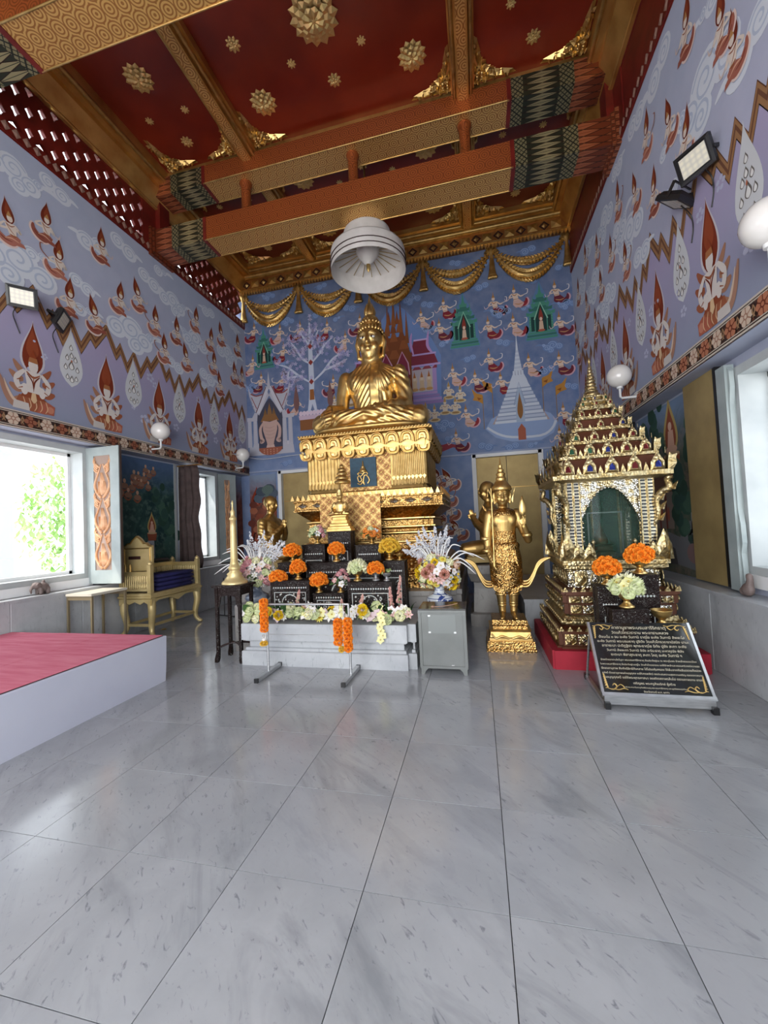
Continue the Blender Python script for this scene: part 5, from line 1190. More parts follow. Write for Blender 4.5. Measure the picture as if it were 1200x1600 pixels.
# ---------------------------------------------------------------- kneeling disciples on marble pedestals
def monk(name, loc, face_dir, lab, ped, hw=0.):
    m = empty(name, loc, -.08 * face_dir); m.scale = (.87, .87, .87); tag(m, lab, 'statue'); b = MB(); f = face_dir
    # modelled facing +x*f, kneeling with folded legs
    torso(b, [(.10, .22, .25, -.03*f, 0), (.30, .19, .21, 0, 0), (.48, .18, .20, .01*f, 0), (.66, .20, .26, .0, 0), (.80, .17, .30, -.01*f, 0), (.88, .12, .20, -.01*f, 0), (.95, .075, .08, .0, 0), (1.05, .07, .075, .02*f, 0)])
    for s in (-1, 1):
        limb(b, [(-.05*f, s*.13, .14), (.30*f, s*.2, .12), (.46*f, s*.22, .11)], [.15, .125, .10]); limb(b, [(.44*f, s*.21, .09), (.0, s*.2, .07), (-.28*f, s*.17, .07)], [.09, .085, .06])
        limb(b, [(-.01*f, s*.29, .78), (.02*f, s*.35, .58), (.10*f, s*.33, .44)], [.095, .085, .07]); limb(b, [(.10*f, s*.33, .44), (.22*f, s*.2, .54), (.30*f, s*.05, .68)], [.072, .06, .045])
        hand(b, (.29*f, s*.035, .64), (.25*f, -s*.05, 1), (0, s, 0), .2)
    hd = MB(); face(hd, (0, 0, 0), .165); hd.ball((0, .02, .05), .142, 18, 12)
    b.put(hd, Matrix.Translation((.03*f, 0, 1.15)) @ Matrix.Rotation(f * pi / 2, 4, 'Z') @ Matrix.Identity(4))
    def fd(p, n): return .003 * sin((p.z * 1.2 + p.y * f * .8) * 60) if .2 < p.z < .8 and abs(n.z) < .8 and p.x * f > -.2 else 0
    me = sculpt(b, 'body', .014, 3, fd); me.materials.clear(); me.materials.append(M_gold); link('body', me, m)
    MB().rings([rect(.46, .36, -.12), rect(.46, .36, -.02), rect(.44, .32, 0), rect(.44, .32, .015)]).build('wooden_plinth', M_oldgold, m)
    p = empty('marble_pedestal', (loc[0], loc[1], 0)); tag(p, ped, 'pedestal')
    MB().rings([redent(h - hw, h - .02, z, .04, 1) for h, z in ((.49, 0), (.49, .18), (.44, .2), (.42, .55), (.42, .64), (.46, .66), (.50, .78), (.50, .9), (.47, .91))]).build('pedestal_body', M_marbled, p)
monk('disciple_statue', (-3.66, 6.62, 1.035), 1, 'golden kneeling monk statue with joined palms left of the throne', 'stepped marble pedestal under the left kneeling monk')
monk('disciple_statue', (.185, 6.62, 1.035), -1, 'golden kneeling monk statue half hidden behind the standing deity', 'stepped marble pedestal behind the standing golden deity', .13)
# ---------------------------------------------------------------- standing deity
dv = empty('deity_statue', (.31, 5.2, .361)); dv.scale = (.92, .95, 1.06); tag(dv, 'standing golden deity with tiered crown, raised hand and curling sash ends', 'statue')
b = MB()
for s in (-1, 1):
    limb(b, [(s*.085, .02, .72), (s*.085, .0, .42), (s*.075, .03, .12), (s*.072, .03, .04)], [.12, .085, .05, .045]); limb(b, [(s*.072, .03, .035), (s*.08, -.12, .025)], [.042, .03]); b.ball((s*.09, -.15, .018), .03, 8, 6, sz=.6)
torso(b, [(.30, .15, .11, 0, .01), (.36, .185, .13, 0, .01), (.50, .195, .135, 0, .01), (.68, .20, .135, 0, .01), (.80, .175, .12, 0, .0), (.88, .15, .10, 0, 0), (1.0, .15, .105, 0, -.005), (1.12, .175, .12, 0, -.01), (1.20, .175, .11, 0, 0), (1.245, .13, .08, 0, .01), (1.27, .06, .055, 0, .01), (1.36, .055, .05, 0, 0)])
for s in (-1, 1): b.ball((s*.085, -.075, 1.13), .08, 10, 8, sy=.6)
limb(b, [(-.175, .01, 1.19), (-.22, -.01, 1.0), (-.225, -.05, .82)], [.072, .06, .05]); limb(b, [(-.225, -.05, .82), (-.20, -.12, .72), (-.17, -.17, .66)], [.05, .042, .034])
limb(b, [(.175, .01, 1.19), (.245, -.01, 1.03), (.30, -.05, .90)], [.075, .062, .052]); limb(b, [(.30, -.05, .90), (.27, -.13, .98), (.24, -.17, 1.05)], [.05, .042, .034])
hand(b, (-.17, -.17, .66), (.1, -.2, -.5), (-1, -.5, 0), .13, curl=.7); hand(b, (.24, -.17, 1.05), (.05, -.1, 1), (0, .6, .3), .14, curl=.35)
face(b, (0, -.02, 1.42), .13)
me = sculpt(b, 'body', .0085, 3, lambda p, n: .0035 * sin(p.x * 150) * sin(p.z * 130) if .3 < p.z < .82 else 0); me.materials.clear(); me.materials.append(M_gold); link('body', me, dv)
o = MB()
torso(o, [(.80, .19, .135, 0, 0), (.84, .196, .14, 0, 0), (.87, .17, .115, 0, 0)]); o.build('belt', M_fine, dv); o = MB(); torso(o, [(.87, .158, .108, 0, 0), (.94, .154, .105, 0, 0), (1.0, .153, .108, 0, -.004), (1.05, .15, .105, 0, 0)]); o.build('belly_plate', M_fine, dv); o = MB(); torso(o, [(1.185, .18, .128, 0, -.005), (1.22, .175, .125, 0, 0), (1.25, .14, .10, 0, .005), (1.275, .07, .065, 0, .01)]); o.build('collar', M_fine, dv); o = MB(); torso(o, [(.33, .17, .135, 0, .01), (.38, .20, .145, 0, .01), (.50, .212, .148, 0, .01), (.68, .212, .146, 0, .01), (.80, .185, .13, 0, 0)])
o.build('ornate_skirt', M_fine, dv)
o = MB()
for s in (-1, 0, 1):
    w = .05 if s else .065; cx = s * .085
    if not s: o.prism([(-.035, .84), (.035, .84), (.05, .5), (0, .36), (-.05, .5)], -.155, -.12)
    else: o.prism([(s*.05, .80), (s*.12, .78), (s*.15, .60), (s*.11, .66), (s*.06, .62)], -.152, -.11)
for s in (-1, 1):
    for k in range(4): o.tube(spline([(s*.02, -.16, .66 - .07*k), (s*.12, -.155, .60 - .07*k), (s*.2, -.07, .64 - .07*k)], 5), .011, 5)
    o.prism([(s*.05, .34), (s*.2, .40), (s*.17, .33), (s*.02, .27)], -.13, -.09)
o.build('skirt_panels', M_fine, dv)
for s in (-1, 1):
    o = MB()
    for k, r in ((0, .022), (1, .02), (2, .018)):
        o.tube(spline([(s*.16, .0, .36 + .03*k), (s*.27, -.01, .36 + .032*k), (s*.34, -.015, .45 + .03*k), (s*.40, -.02, .57 + .025*k), (s*.47, -.02, .64 + .015*k), (s*.56, -.02, .68)], 6), r, 7, flat=.7)
    o.build('curling_sash', M_goldb, dv)
    a = MB()
    for z in (.14, .17, .2): a.lathe([(.052, z - .012), (.062, z), (.052, z + .012)], 12, (s*.074, .025, 0), cap=False)
    for z in (.27, .30): a.lathe([(.07, z - .012), (.085, z), (.07, z + .012)], 12, (s*.08, .01, 0), cap=False)
    a.build('anklet', M_goldb, dv)
    e = MB(); e.prism([(s*.12, 1.37), (s*.165, 1.47), (s*.175, 1.51), (s*.155, 1.46), (s*.145, 1.40), (s*.135, 1.33)], -.01, .015); e.build('ear_ornament', M_goldb, dv)
    e = MB(); e.prism([(s*.17, 1.2), (s*.25, 1.27), (s*.27, 1.33), (s*.22, 1.27), (s*.2, 1.22)], -.02, .03); e.build('epaulette', M_fine, dv)
for (x, y, z) in ((-.245, -.03, .92), (-.235, -.07, .78), (.285, -.02, .97), (.285, -.10, .95)):
    a = MB(); a.lathe([(.058, -.02), (.066, -.01), (.066, .01), (.058, .02)], 12, (x, y, z), cap=False); a.build('armlet', M_goldb, dv)
cr_ = MB(); cr_.lathe([(.115, 1.47), (.135, 1.49), (.13, 1.51), (.125, 1.53), (.10, 1.55), (.085, 1.58), (.06, 1.60), (.075, 1.615), (.06, 1.63), (.05, 1.66), (.064, 1.672), (.045, 1.69), (.036, 1.71), (.048, 1.72), (.03, 1.735), (.022, 1.76), (.03, 1.77), (.012, 1.79), (.006, 1.86), (0, 1.875)], 16, (0, 0, 0)); cr_.build('tiered_crown', M_goldb, dv)
s_ = MB(); s_.tube([(-.155, -.2, .60), (-.15, -.19, 1.0), (-.145, -.18, 1.50)], [.010, .010, .007], 8); s_.lathe([(.02, .60), (.026, .62), (.016, .66), (.02, .70), (.012, .74)], 10, (-.155, -.2, 0)); s_.build('staff', M_goldb, dv)
l_ = MB(); leaf2(l_, .235, 1.16, .05, .24, -.2, .03); l_.tube([(.245, -.19, 1.04), (.235, -.2, 1.18)], .008, 6); l_.build('held_lotus', M_goldb, dv)
dp = empty('deity_pedestal', (.31, 5.26, 0)); tag(dp, 'stepped gilded pedestal under the standing deity', 'pedestal')
MB().rings([rect(h, h - .0, z) for h, z in ((.285, 0), (.285, .03), (.275, .035), (.27, .12))]).build('lower_step', M_fine, dp)
MB().rings([rect(h, h, z) for h, z in ((.245, .12), (.245, .15), (.235, .16), (.225, .22), (.24, .25))]).build('middle_step', M_gold, dp)
q = MB()
for s in (-1, 1): q.tube(spline([(s*.02, -.25, .15), (s*.1, -.252, .175), (s*.17, -.25, .15), (s*.22, -.25, .2)], 5), .012, 6)
q.build('scroll_relief', M_goldb, dp)
MB().rings([rect(h, h, z) for h, z in ((.20, .25), (.195, .285), (.205, .30), (.205, .345), (.20, .355))]).build('upper_step', M_fine, dp)
# ---------------------------------------------------------------- white tiered parasol hung over the Buddha
ps = empty('parasol', (-1.65, 6.75, 6.07)); tag(ps, 'white cloth ceremonial parasol hanging from the ceiling over the great buddha', 'parasol')
M_cloth = mat('white_parasol_cloth', lambda g: g.mix(g.noise(g.coord(), 5, 4).rng(.3, .7), (.62, .59, .56), (.74, .71, .68)), .8)
def canopy(r, z, h, name):
    c = MB(); n = 48; P = [(r * 1.0, z), (r * 1.0, z + h * .9), (r * .985, z + h), (r * .5, z + h + .12 * r), (.03, z + h + .22 * r)]
    V = []
    for k, (rr, zz) in enumerate(P):
        for i in range(n): a = 2 * pi * i / n; w = 1 + (.012 * sin(a * 24) if k < 2 else 0); V.append((rr * w * cos(a), rr * w * sin(a), zz))
    c.add(V, [(k*n+i, k*n+(i+1)%n, (k+1)*n+(i+1)%n, (k+1)*n+i) for k in range(len(P)-1) for i in range(n)], 0, True); return c.build(name, M_cloth, ps)
canopy(.66, .0, .34, 'lower_canopy'); canopy(.42, .43, .26, 'middle_canopy'); canopy(.27, .72, .22, 'upper_canopy')
t = MB()
for z in (.08, .17): t.tube([(.668 * cos(2*pi*i/48), .668 * sin(2*pi*i/48), z) for i in range(48)], .008, 5, closed=True)
t.build('dark_braid', M_dark, ps)
rb = MB().tube([(.05, 0, .40), (.62, 0, .30)], .007, 5).mesh('rib', M_oldgold)
for i in range(22): o = link('rib', rb, ps); o.rotation_euler = (0, 0, 2 * pi * i / 22)
MB().lathe([(.20, .40), (.21, .36), (.17, .28), (.09, .18), (.04, .13)], 28).build('inner_cone', M_cloth, ps)
MB().lathe([(.035, .14), (.04, .1), (.03, .08), (.035, .05), (.01, .0), (0, -.01)], 12).build('brass_tip', M_goldb, ps)
MB().tube([(0, 0, .3), (0, 0, 2.14)], .018, 8).build('hanging_pole', M_gold, ps)
# ================================================================ ALTAR, TABLES, FLOWERS
al = empty('altar_base', (-1.79, 4.74, 0)); tag(al, 'white marble stepped altar base at the front of the shrine', 'altar')
def slab(name, x0, x1, y0, y1, z0, z1, par, m=None, bev=.006):
    o = par.location
    return MB().rings([[(x - o.x, y - o.y, z) for x, y in ((x0+d,y0+d),(x1-d,y0+d),(x1-d,y1-d),(x0+d,y1-d))] for d, z in ((0, z0), (0, z1 - bev), (bev, z1))]).build(name, m or M_marble, par)
for x0, x1, y0, d in ((-2.78, -.80, 4.25, 0), (-.80, -.71, 4.31, .0)):
    slab('plinth_step', x0, x1, y0, 5.15, 0, .165, al); slab('plinth_step', x0 + .03, x1 - .02, y0 + .04, 5.15, .165, .195, al); slab('plinth_step', x0 + .06, x1 - .05, y0 + .08, 5.15, .195, .27, al)
    slab('plinth_step', x0 + .03, x1 - .02, y0 + .04, 5.15, .27, .29, al); slab('plinth_slab', x0, x1, y0, 5.15, .29, .48, al)
wg = empty('marble_block', (-.46, 4.93, 0)); tag(wg, 'marble block behind the grey cabinet carrying the blue and white vase', 'block')
MB().rings([rect(.23, .22, 0), rect(.23, .22, .54), rect(.225, .215, .56)]).build('block_body', M_marbled, wg)
wg2 = empty('marble_block', (-2.99, 4.93, 0)); tag(wg2, 'marble block beside the candle stand carrying the left bouquet vase', 'block')
MB().rings([rect(.19, .2, 0), rect(.19, .2, .58), rect(.185, .195, .60)]).build('block_body', M_marbled, wg2)
# ---- pearl inlaid offering tables
def inlay_table(x, y, z0, w, d, h, lab, legs=True, grp='pearl inlaid offering tables'):
    t = empty('offering_table', (x, y, z0)); tag(t, lab, 'table', grp); hw, hd = w / 2, d / 2; tt = .018
    MB().rings([rect(hw - .006, hd - .006, h - tt), rect(hw, hd, h - tt + .005), rect(hw, hd, h - .003), rect(hw - .003, hd - .003, h)]).build('tabletop', M_inlay, t)
    p = MB(); p.box(-hw + .012, hw - .012, -hd + .012, hd - .012, .03, h - tt); p.build('carcase', M_inlay, t)
    for s in (-1, 1):
        for r in (-1, 1):
            l = MB(); l.rings([[(s*(hw-.026) + a*.02, r*(hd-.026) + b_*.02, z) for a, b_ in ((-1,-1),(1,-1),(1,1),(-1,1))] for z in (.012, h - tt)]); l.rings([[(s*(hw-.022) + a*q, r*(hd-.022) + b_*q, z) for a, b_ in ((-1,-1),(1,-1),(1,1),(-1,1))] for z, q in ((0, .016), (.015, .024), (.05, .02))]); l.build('leg', M_inlay, t)
    yf = -hd + .011
    if w > .15:
        q = MB(); a, b_ = hw - .055, h
        for x0, x1, z0_, z1_ in ((-a, a, .05, .058), (-a, a, h*.66, h*.66+.008), (-a, -a+.008, .05, h*.66), (a-.008, a, .05, h*.66)): q.box(x0, x1, yf - .004, yf, z0_, z1_)
        rq = min(.075*h/.29, a*.75)
        for i in range(20):
            th_ = 2*pi*i/20; q.add([(rq*cos(th_), yf-.003, h*.36+rq*sin(th_)), (rq*cos(th_+.3), yf-.003, h*.36+rq*sin(th_+.3)), (rq*.9*cos(th_+.3), yf-.003, h*.36+rq*.9*sin(th_+.3)), (rq*.9*cos(th_), yf-.003, h*.36+rq*.9*sin(th_))], [(0,1,2,3)])
        n = int(w / .035)
        for zz in [.08 + .05*i for i in range(int((h - .1)/.05))]:
            for s in (-1, 1): xx = s*(hw - .03); q.add([(xx-.011, yf-.003, zz), (xx, yf-.003, zz+.017), (xx+.011, yf-.003, zz), (xx, yf-.003, zz-.017)], [(0,1,2,3)])
        for i in range(int(w*d*0 + 34*min(1.6, h/.4))):
            xx = random.uniform(-a+.02, a-.02); zz = random.uniform(.07, h*.63); r_ = random.uniform(.007, .014); q.add([(xx-r_, yf-.0025, zz), (xx, yf-.0025, zz-r_), (xx+r_, yf-.0025, zz), (xx, yf-.0025, zz+r_)], [(0,1,2,3)])
        for i in range(n):
            xx = -hw + .05 + (w - .1) * i / max(1, n - 1); q.add([(xx-.012, yf-.003, h*.80), (xx, yf-.003, h*.80+.012), (xx+.012, yf-.003, h*.80), (xx, yf-.003, h*.80-.012)], [(0,1,2,3)])
        stuff(q.build('pearl_line', M_pearl, t))
    return t
TB = [(-2.34, 4.77, .482, .54, .26, .44, 'left front pearl inlaid dark table on the marble altar'),
      (-1.30, 4.77, .482, .56, .26, .41, 'right front pearl inlaid dark table on the marble altar'),
      (-1.85, 4.80, .482, .42, .20, .27, 'low centre pearl inlaid dark table between the two front tables'),
      (-1.74, 5.04, .482, 1.0, .22, .63, 'long middle pearl inlaid dark table behind the front row'),
      (-2.50, 5.04, .482, .30, .22, .64, 'small left middle pearl inlaid table under the low marigold dome'),
      (-1.05, 5.04, .482, .28, .22, .63, 'small right middle pearl inlaid table under the yellow flower bowl')]
for a in TB: inlay_table(*a)
# upper row stands on the throne platform
inlay_table(-2.25, 5.33, .682, .35, .22, .66, 'upper left pearl inlaid table under the lotus bowl')
inlay_table(-1.46, 5.33, .682, .36, .22, .63, 'upper right pearl inlaid table under the green and orange bowl')
inlay_table(-1.87, 5.35, .682, .34, .22, .83, 'tallest pearl inlaid table under the small golden buddha')
# ---- small buddha and little tiered umbrella on the tallest table
sb = empty('small_buddha', (-1.87, 5.335, 1.513)); tag(sb, 'small golden buddha image on a stepped pedestal before the patterned cloth', 'statue')
MB().rings([rect(a*.80, a * .45, z) for a, z in ((.22, 0), (.22, .03), (.20, .035), (.20, .06), (.17, .07), (.165, .10), (.145, .11), (.14, .15), (.12, .155), (.115, .19), (.13, .2), (.13, .22))]).build('stepped_pedestal', M_gold, sb)
b = MB(); torso(b, [(.22, .10, .07, 0, 0), (.27, .08, .055, 0, 0), (.32, .075, .05, 0, 0), (.37, .085, .05, 0, 0), (.40, .07, .04, 0, 0), (.415, .03, .03, 0, 0), (.44, .03, .03, 0, 0)])
for s in (-1, 1): limb(b, [(s*.08, .0, .385), (s*.105, -.02, .32), (s*.08, -.07, .265)], [.026, .022, .018]); limb(b, [(s*.05, 0, .245), (s*.13, -.05, .24), (-s*.04, -.095, .245)], [.03, .028, .02])
b.ball((0, -.005, .475), .045, 14, 10, sz=1.15); b.ball((0, -.045, .47), .012, 6, 5)
me = sculpt(b, 'body', .006, 3); me.materials.clear(); me.materials.append(M_goldb); link('body', me, sb)
MB().lathe([(.05, .50), (.04, .53), (.048, .535), (.03, .56), (.036, .565), (.02, .59), (.012, .62), (.004, .68), (0, .69)], 12).build('pointed_crown', M_goldb, sb)
um = empty('tiered_umbrella', (-1.86, 5.448, 1.513)); tag(um, 'small gilt tiered ceremonial umbrella standing before the blue emblem', 'umbrella')
MB().tube([(0, 0, 0), (0, 0, 1.0)], .006, 6).build('pole', M_gold, um)
for k, (r, z) in enumerate(((.115, .68), (.095, .74), (.075, .80), (.055, .855), (.035, .90))): MB().lathe([(r, z), (r, z + .03), (r * .6, z + .05), (.006, z + .055)], 16).build('umbrella_tier', M_goldb, um)
# ---- petals and flowers
def fmesh(name, parts):
    b = MB()
    for fn_ in parts: fn_(b)
    return b.mesh(name, M_flower)
def ruffle(n, layers, r, c1, c2, flat=.5):
    def f(b):
        rd = random.Random(n * 7 + layers)
        for k in range(layers):
            ph = lerp(-.35, 1.35, k / max(1, layers - 1)); m = max(4, int(n * cos(min(ph, 1.3)) + 2))
            for i in range(m):
                a = 2*pi*(i + .5*(k % 2))/m + rd.uniform(-.1, .1); d = Vector((cos(a)*cos(ph), sin(a)*cos(ph), sin(ph))); t = Vector((-sin(a), cos(a), 0)); u = d.cross(t)
                rr = r*rd.uniform(.88, 1.08); w = r*.30; c = H(c1 if rd.random() < .6 else c2)
                b.add([d*rr*.45, d*rr*.92+t*w+u*w*.2, d*rr*1.04, d*rr*.92-t*w+u*w*.2], [(0,1,2,3)], 0, False, c)
                b.add([d*rr*.6+u*w*.5, d*rr*.98+t*w*.7, d*rr*1.0+u*w*.7, d*rr*.98-t*w*.7], [(0,1,2,3)], 0, False, c)
    return f
def star_fl(n, r, w, c1, cc, cup=.25, rc=.2):
    def f(b):
        for i in range(n):
            a = 2*pi*i/n; d = Vector((cos(a), sin(a), 0)); t = Vector((-sin(a), cos(a), 0)); z = Vector((0, 0, 1))
            b.add([d*r*.05, d*r*.55+t*r*w+z*r*cup*.6, d*r+z*r*cup, d*r*.55-t*r*w+z*r*cup*.6, d*r*.5+z*r*(cup*.35)], [(0,1,4), (1,2,4), (2,3,4), (3,0,4)], 0, False, H(c1))
        b.ball((0, 0, r*.1), r*rc, 7, 4); k = 28
        for q in range(k): b.c[-1-q] = H(cc)
    return f
def cupf(r, c1, c2, n=6):
    def f(b):
        for lay, (rr, h) in enumerate(((1, .75), (.7, 1.0), (.4, 1.1))):
            for i in range(n - lay):
                a = 2*pi*(i+.5*lay)/(n-lay); d = Vector((cos(a), sin(a), 0)); t = Vector((-sin(a), cos(a), 0)); z = Vector((0, 0, 1))
                b.add([d*r*.1, d*r*rr*.8+t*r*.5*rr+z*r*h*.4, d*r*rr*.85+z*r*h, d*r*rr*.8-t*r*.5*rr+z*r*h*.4, d*r*rr*1.05+z*r*h*.45], [(0,1,4), (1,2,4), (2,3,4), (3,0,4)], 0, False, H(c2 if lay else c1))
    return f
def leaff(l, w, c):
    def f(b):
        V = []; n = 5
        for i in range(n + 1): t = i/n; V += [(l*t, -w*sin(pi*min(1, t*.9+.08)), .12*l*sin(pi*t)), (l*t, 0, .12*l*sin(pi*t)-.1*w), (l*t, w*sin(pi*min(1, t*.9+.08)), .12*l*sin(pi*t))]
        b.add(V, [q for i in range(n) for q in ((3*i, 3*i+1, 3*i+4, 3*i+3), (3*i+1, 3*i+2, 3*i+5, 3*i+4))], 0, True, H(c))
    return f
MG = fmesh('marigold', [ruffle(9, 5, 1, 'FFA63C', 'FA8C22')]); MGY = fmesh('marigold', [ruffle(9, 5, 1, 'F5D054', 'EABB3C')])
ROY = fmesh('yellow_rose', [cupf(1, 'E4E3B4', 'F0EED0', 6)]); ROG = fmesh('green_rose', [cupf(1, 'CFD8A2', 'E0E6BE', 6)])
LILW = fmesh('white_lily', [star_fl(6, 1, .27, 'EDEBE6', 'D9D08A', .35, .14)]); LILP = fmesh('pink_lily', [star_fl(6, 1, .27, 'E4BDB8', 'B98A5A', .35, .14)])
ORY = fmesh('yellow_orchid', [star_fl(5, 1, .42, 'ECE8AE', 'CDB65C', .15, .16)]); ORW = fmesh('white_orchid', [star_fl(5, 1, .42, 'E9E4E2', 'D8C98C', .15, .16)]); ORP = fmesh('pale_pink_orchid', [star_fl(5, 1, .42, 'DCC6CC', 'C9A6A0', .15, .16)])
MUMY = fmesh('yellow_mum', [ruffle(13, 4, 1, 'EBCB2E', 'E0B81C')]); DAI = fmesh('white_daisy', [star_fl(12, 1, .14, 'F0EFEA', 'D9B83A', .12, .28)]); DAIY = fmesh('yellow_daisy', [star_fl(12, 1, .16, 'E9DC6A', 'C8A030', .12, .26)])
DAH = fmesh('coral_dahlia', [ruffle(11, 5, 1, 'CC8E7C', 'D9A594')]); CAM = fmesh('peach_rose', [cupf(1, 'DEB49A', 'E6C8B2', 6)]); PIN = fmesh('pink_rose', [cupf(1, 'CE8C92', 'DDA9AC', 6)]); ORA = fmesh('orange_rose', [cupf(1, 'E98A3A', 'F0A04E', 6)])
LF = fmesh('leaf', [leaff(1, .3, '4E7040')]); LFD = fmesh('leaf', [leaff(1, .22, '35552F')]); LFP = fmesh('leaf', [leaff(1, .28, '8FA36A')])
def flower(me, par, p, r, nrm=(0, 0, 1), spin=None):
    o = link(me.name.split('.')[0], me, par); o.location = p; o.scale = (r, r, r)
    q = Vector((0, 0, 1)).rotation_difference(Vector(nrm).normalized()); q = q @ Matrix.Rotation(random.uniform(0, 6.28) if spin is None else spin, 3, 'Z').to_quaternion(); o.rotation_mode = 'QUATERNION'; o.rotation_quaternion = q; return o
def leaf(me, par, p, l, d):
    o = link('leaf', me, par); o.location = p; o.scale = (l, l, l); o.rotation_mode = 'QUATERNION'; o.rotation_quaternion = Vector((1, 0, 0)).rotation_difference(Vector(d).normalized()); return o
def bowl(x, y, z, s, lab, m=None, grp='gold pedestal offering bowls'):
    t = empty('offering_bowl', (x, y, z)); tag(t, lab, 'bowl', grp); m = m or M_goldb
    MB().lathe([(.044*s, 0), (.05*s, .004*s), (.05*s, .012*s), (.036*s, .022*s), (.022*s, .04*s), (.02*s, .05*s), (.026*s, .055*s)], 18).build('foot', m, t)
    MB().lathe([(.022*s, .055*s), (.045*s, .068*s), (.058*s, .09*s), (.064*s, .112*s), (.066*s, .116*s), (.060*s, .114*s), (.05*s, .095*s), (.0, .085*s)], 18, cap=False).build('cup', m, t); return t
def dome(x, y, z, R, mes, r, lab, cat='flowers', grp='flower domes in the offering bowls', n=None, flat=.9, leaves=0, name='flower_dome'):
    t = empty(name, (x, y, z)); tag(t, lab, cat, grp); rd = random.Random(int(x*1000+z*77)); N = n or 20
    for i in range(N):
        k = (i + .5)/N; ph = math.acos(1 - 1.25*k); a = i*2.39996; d = Vector((sin(ph)*cos(a), sin(ph)*sin(a), cos(ph)))
        flower(rd.choice(mes), t, (d.x*R*.72, d.y*R*.72, d.z*R*.72*flat + R*.28), r*rd.uniform(.9, 1.1), d + Vector((0, 0, .15)))
    for i in range(leaves): a = i*2*pi/leaves; leaf(LF, t, (.4*R*cos(a), .4*R*sin(a), .02), R*.9, (cos(a), sin(a), rd.uniform(-.1, .5)))
    return t
def offering(x, y, z, s, R, mes, r, what, where, **kw):
    hb = kw.pop('hb', .105); bowl(x, y, z, s, kw.pop('bl', 'gold pedestal bowl') + ' ' + where, kw.pop('m', None)); dome(x, y, z + hb*s, R, mes, r, what + ' ' + where, **kw)
zt = {'A1': .925, 'A2': .895, 'A3': .755, 'M': 1.115, 'L': 1.125, 'R': 1.115, 'U1': 1.345, 'U2': 1.315}
offering(-2.26, 4.74, zt['A1'], 1.0, .098, [MG], .042, 'tall orange marigold dome', 'on the left front inlaid table', n=26, flat=1.25)
offering(-1.99, 4.755, zt['A3'], 1.0, .115, [MG], .046, 'wide orange marigold dome', 'on the low centre inlaid table', n=26)
dome(-2.52, 4.70, zt['A1'] + .002, .11, [MG], .044, 'flat orange marigold heap lying on the far left of the front inlaid table', flat=.75, n=22)
offering(-1.47, 4.74, zt['A2'], 1.1, .115, [ROG, ROY], .055, 'pale green rose dome', 'on the right front inlaid table', n=18)
offering(-1.245, 4.76, zt['A2'], 1.0, .10, [MG], .042, 'orange marigold dome in a silver bowl', 'at the right front table centre', n=22, m=M_steel, bl='silver pedestal bowl')
offering(-2.47, 5.03, zt['L'], 1.0, .118, [MG], .046, 'broad orange marigold dome', 'on the small left middle table', n=24)
offering(-1.83, 5.0, zt['M'], 1.1, .115, [MG], .044, 'round orange marigold dome', 'at the centre of the long middle table', n=24)
offering(-1.12, 5.02, zt['R'], 1.15, .135, [MGY], .048, 'yellow marigold dome', 'on the small right middle table', n=26)
offering(-2.21, 5.30, zt['U1'], 1.05, .12, [PIN, ROG, LILW], .05, 'pink and green lotus bunch', 'on the upper left table', n=14, leaves=9)
offering(-1.42, 5.30, zt['U2'], 1.0, .12, [ORA, ORA, LILW, ROG], .052, 'orange rose bunch with green leaves', 'on the upper right table', n=14, leaves=9)
offering(-1.70, 4.755, zt['A3'], .9, .12, [PIN, ORW, LILP], .045, 'pale pink blossom bunch with trailing leaves', 'beside the wide marigold dome', n=12, leaves=8, flat=1.5)
tr = bowl(-1.10, 4.72, zt['A2'], .8, 'silver stem dish holding grey trinkets at the right end of the front table', M_steel)
dome(-1.10, 4.72, zt['A2'] + .085, .09, [LFP], .04, 'grey green leaf offering in the silver stem dish', n=12, flat=.4, name='leaf_offering')
bowl(-.985, 4.99, zt['R'], .7, 'little gold pedestal cup beside the yellow flower bowl')
# ---- flower hedge along the altar front
def hedge():
    t = empty('flower_row', (-1.75, 4.36, .482)); tag(t, 'long row of mixed silk flowers along the altar front edge', 'flowers'); rd = random.Random(11)
    kinds = [ORY, ORW, LILW, ORP, MUMY, ROG, ROY, DAIY, LILW, ORY, ORW, LILP, ORW, LILW]
    for i in range(92):
        x = -1.02 + 2.0*(i + rd.random())/92; lvl = rd.random(); me = kinds[int(rd.random()*len(kinds))]
        if x < -.75: me = rd.choice([ROY, ORW, ROG])
        if -.5 < x < -.3 : me = rd.choice([ROG, LFP, ROY])
        flower(me, t, (x, -.07 + rd.uniform(-.02, .10), .05 + .13*lvl), rd.uniform(.045, .068), (rd.uniform(-.4, .4), -1, rd.uniform(-.1, .6)))
    for i in range(60):
        x = rd.uniform(-1.0, 1.0); leaf(rd.choice([LF, LFD, LFD]), t, (x, rd.uniform(-.03, .10), .03 + rd.random()*.08), rd.uniform(.1, .17), (rd.uniform(-.7, .7), -.4, rd.uniform(.2, 1)))
    for k in range(6): flower(ORY, t, (.68 + .02*sin(k*2), -.13 - .005*k, .08 - .045*k), .048, (rd.uniform(-.3, .3), -1, .1))
    return t
hedge()
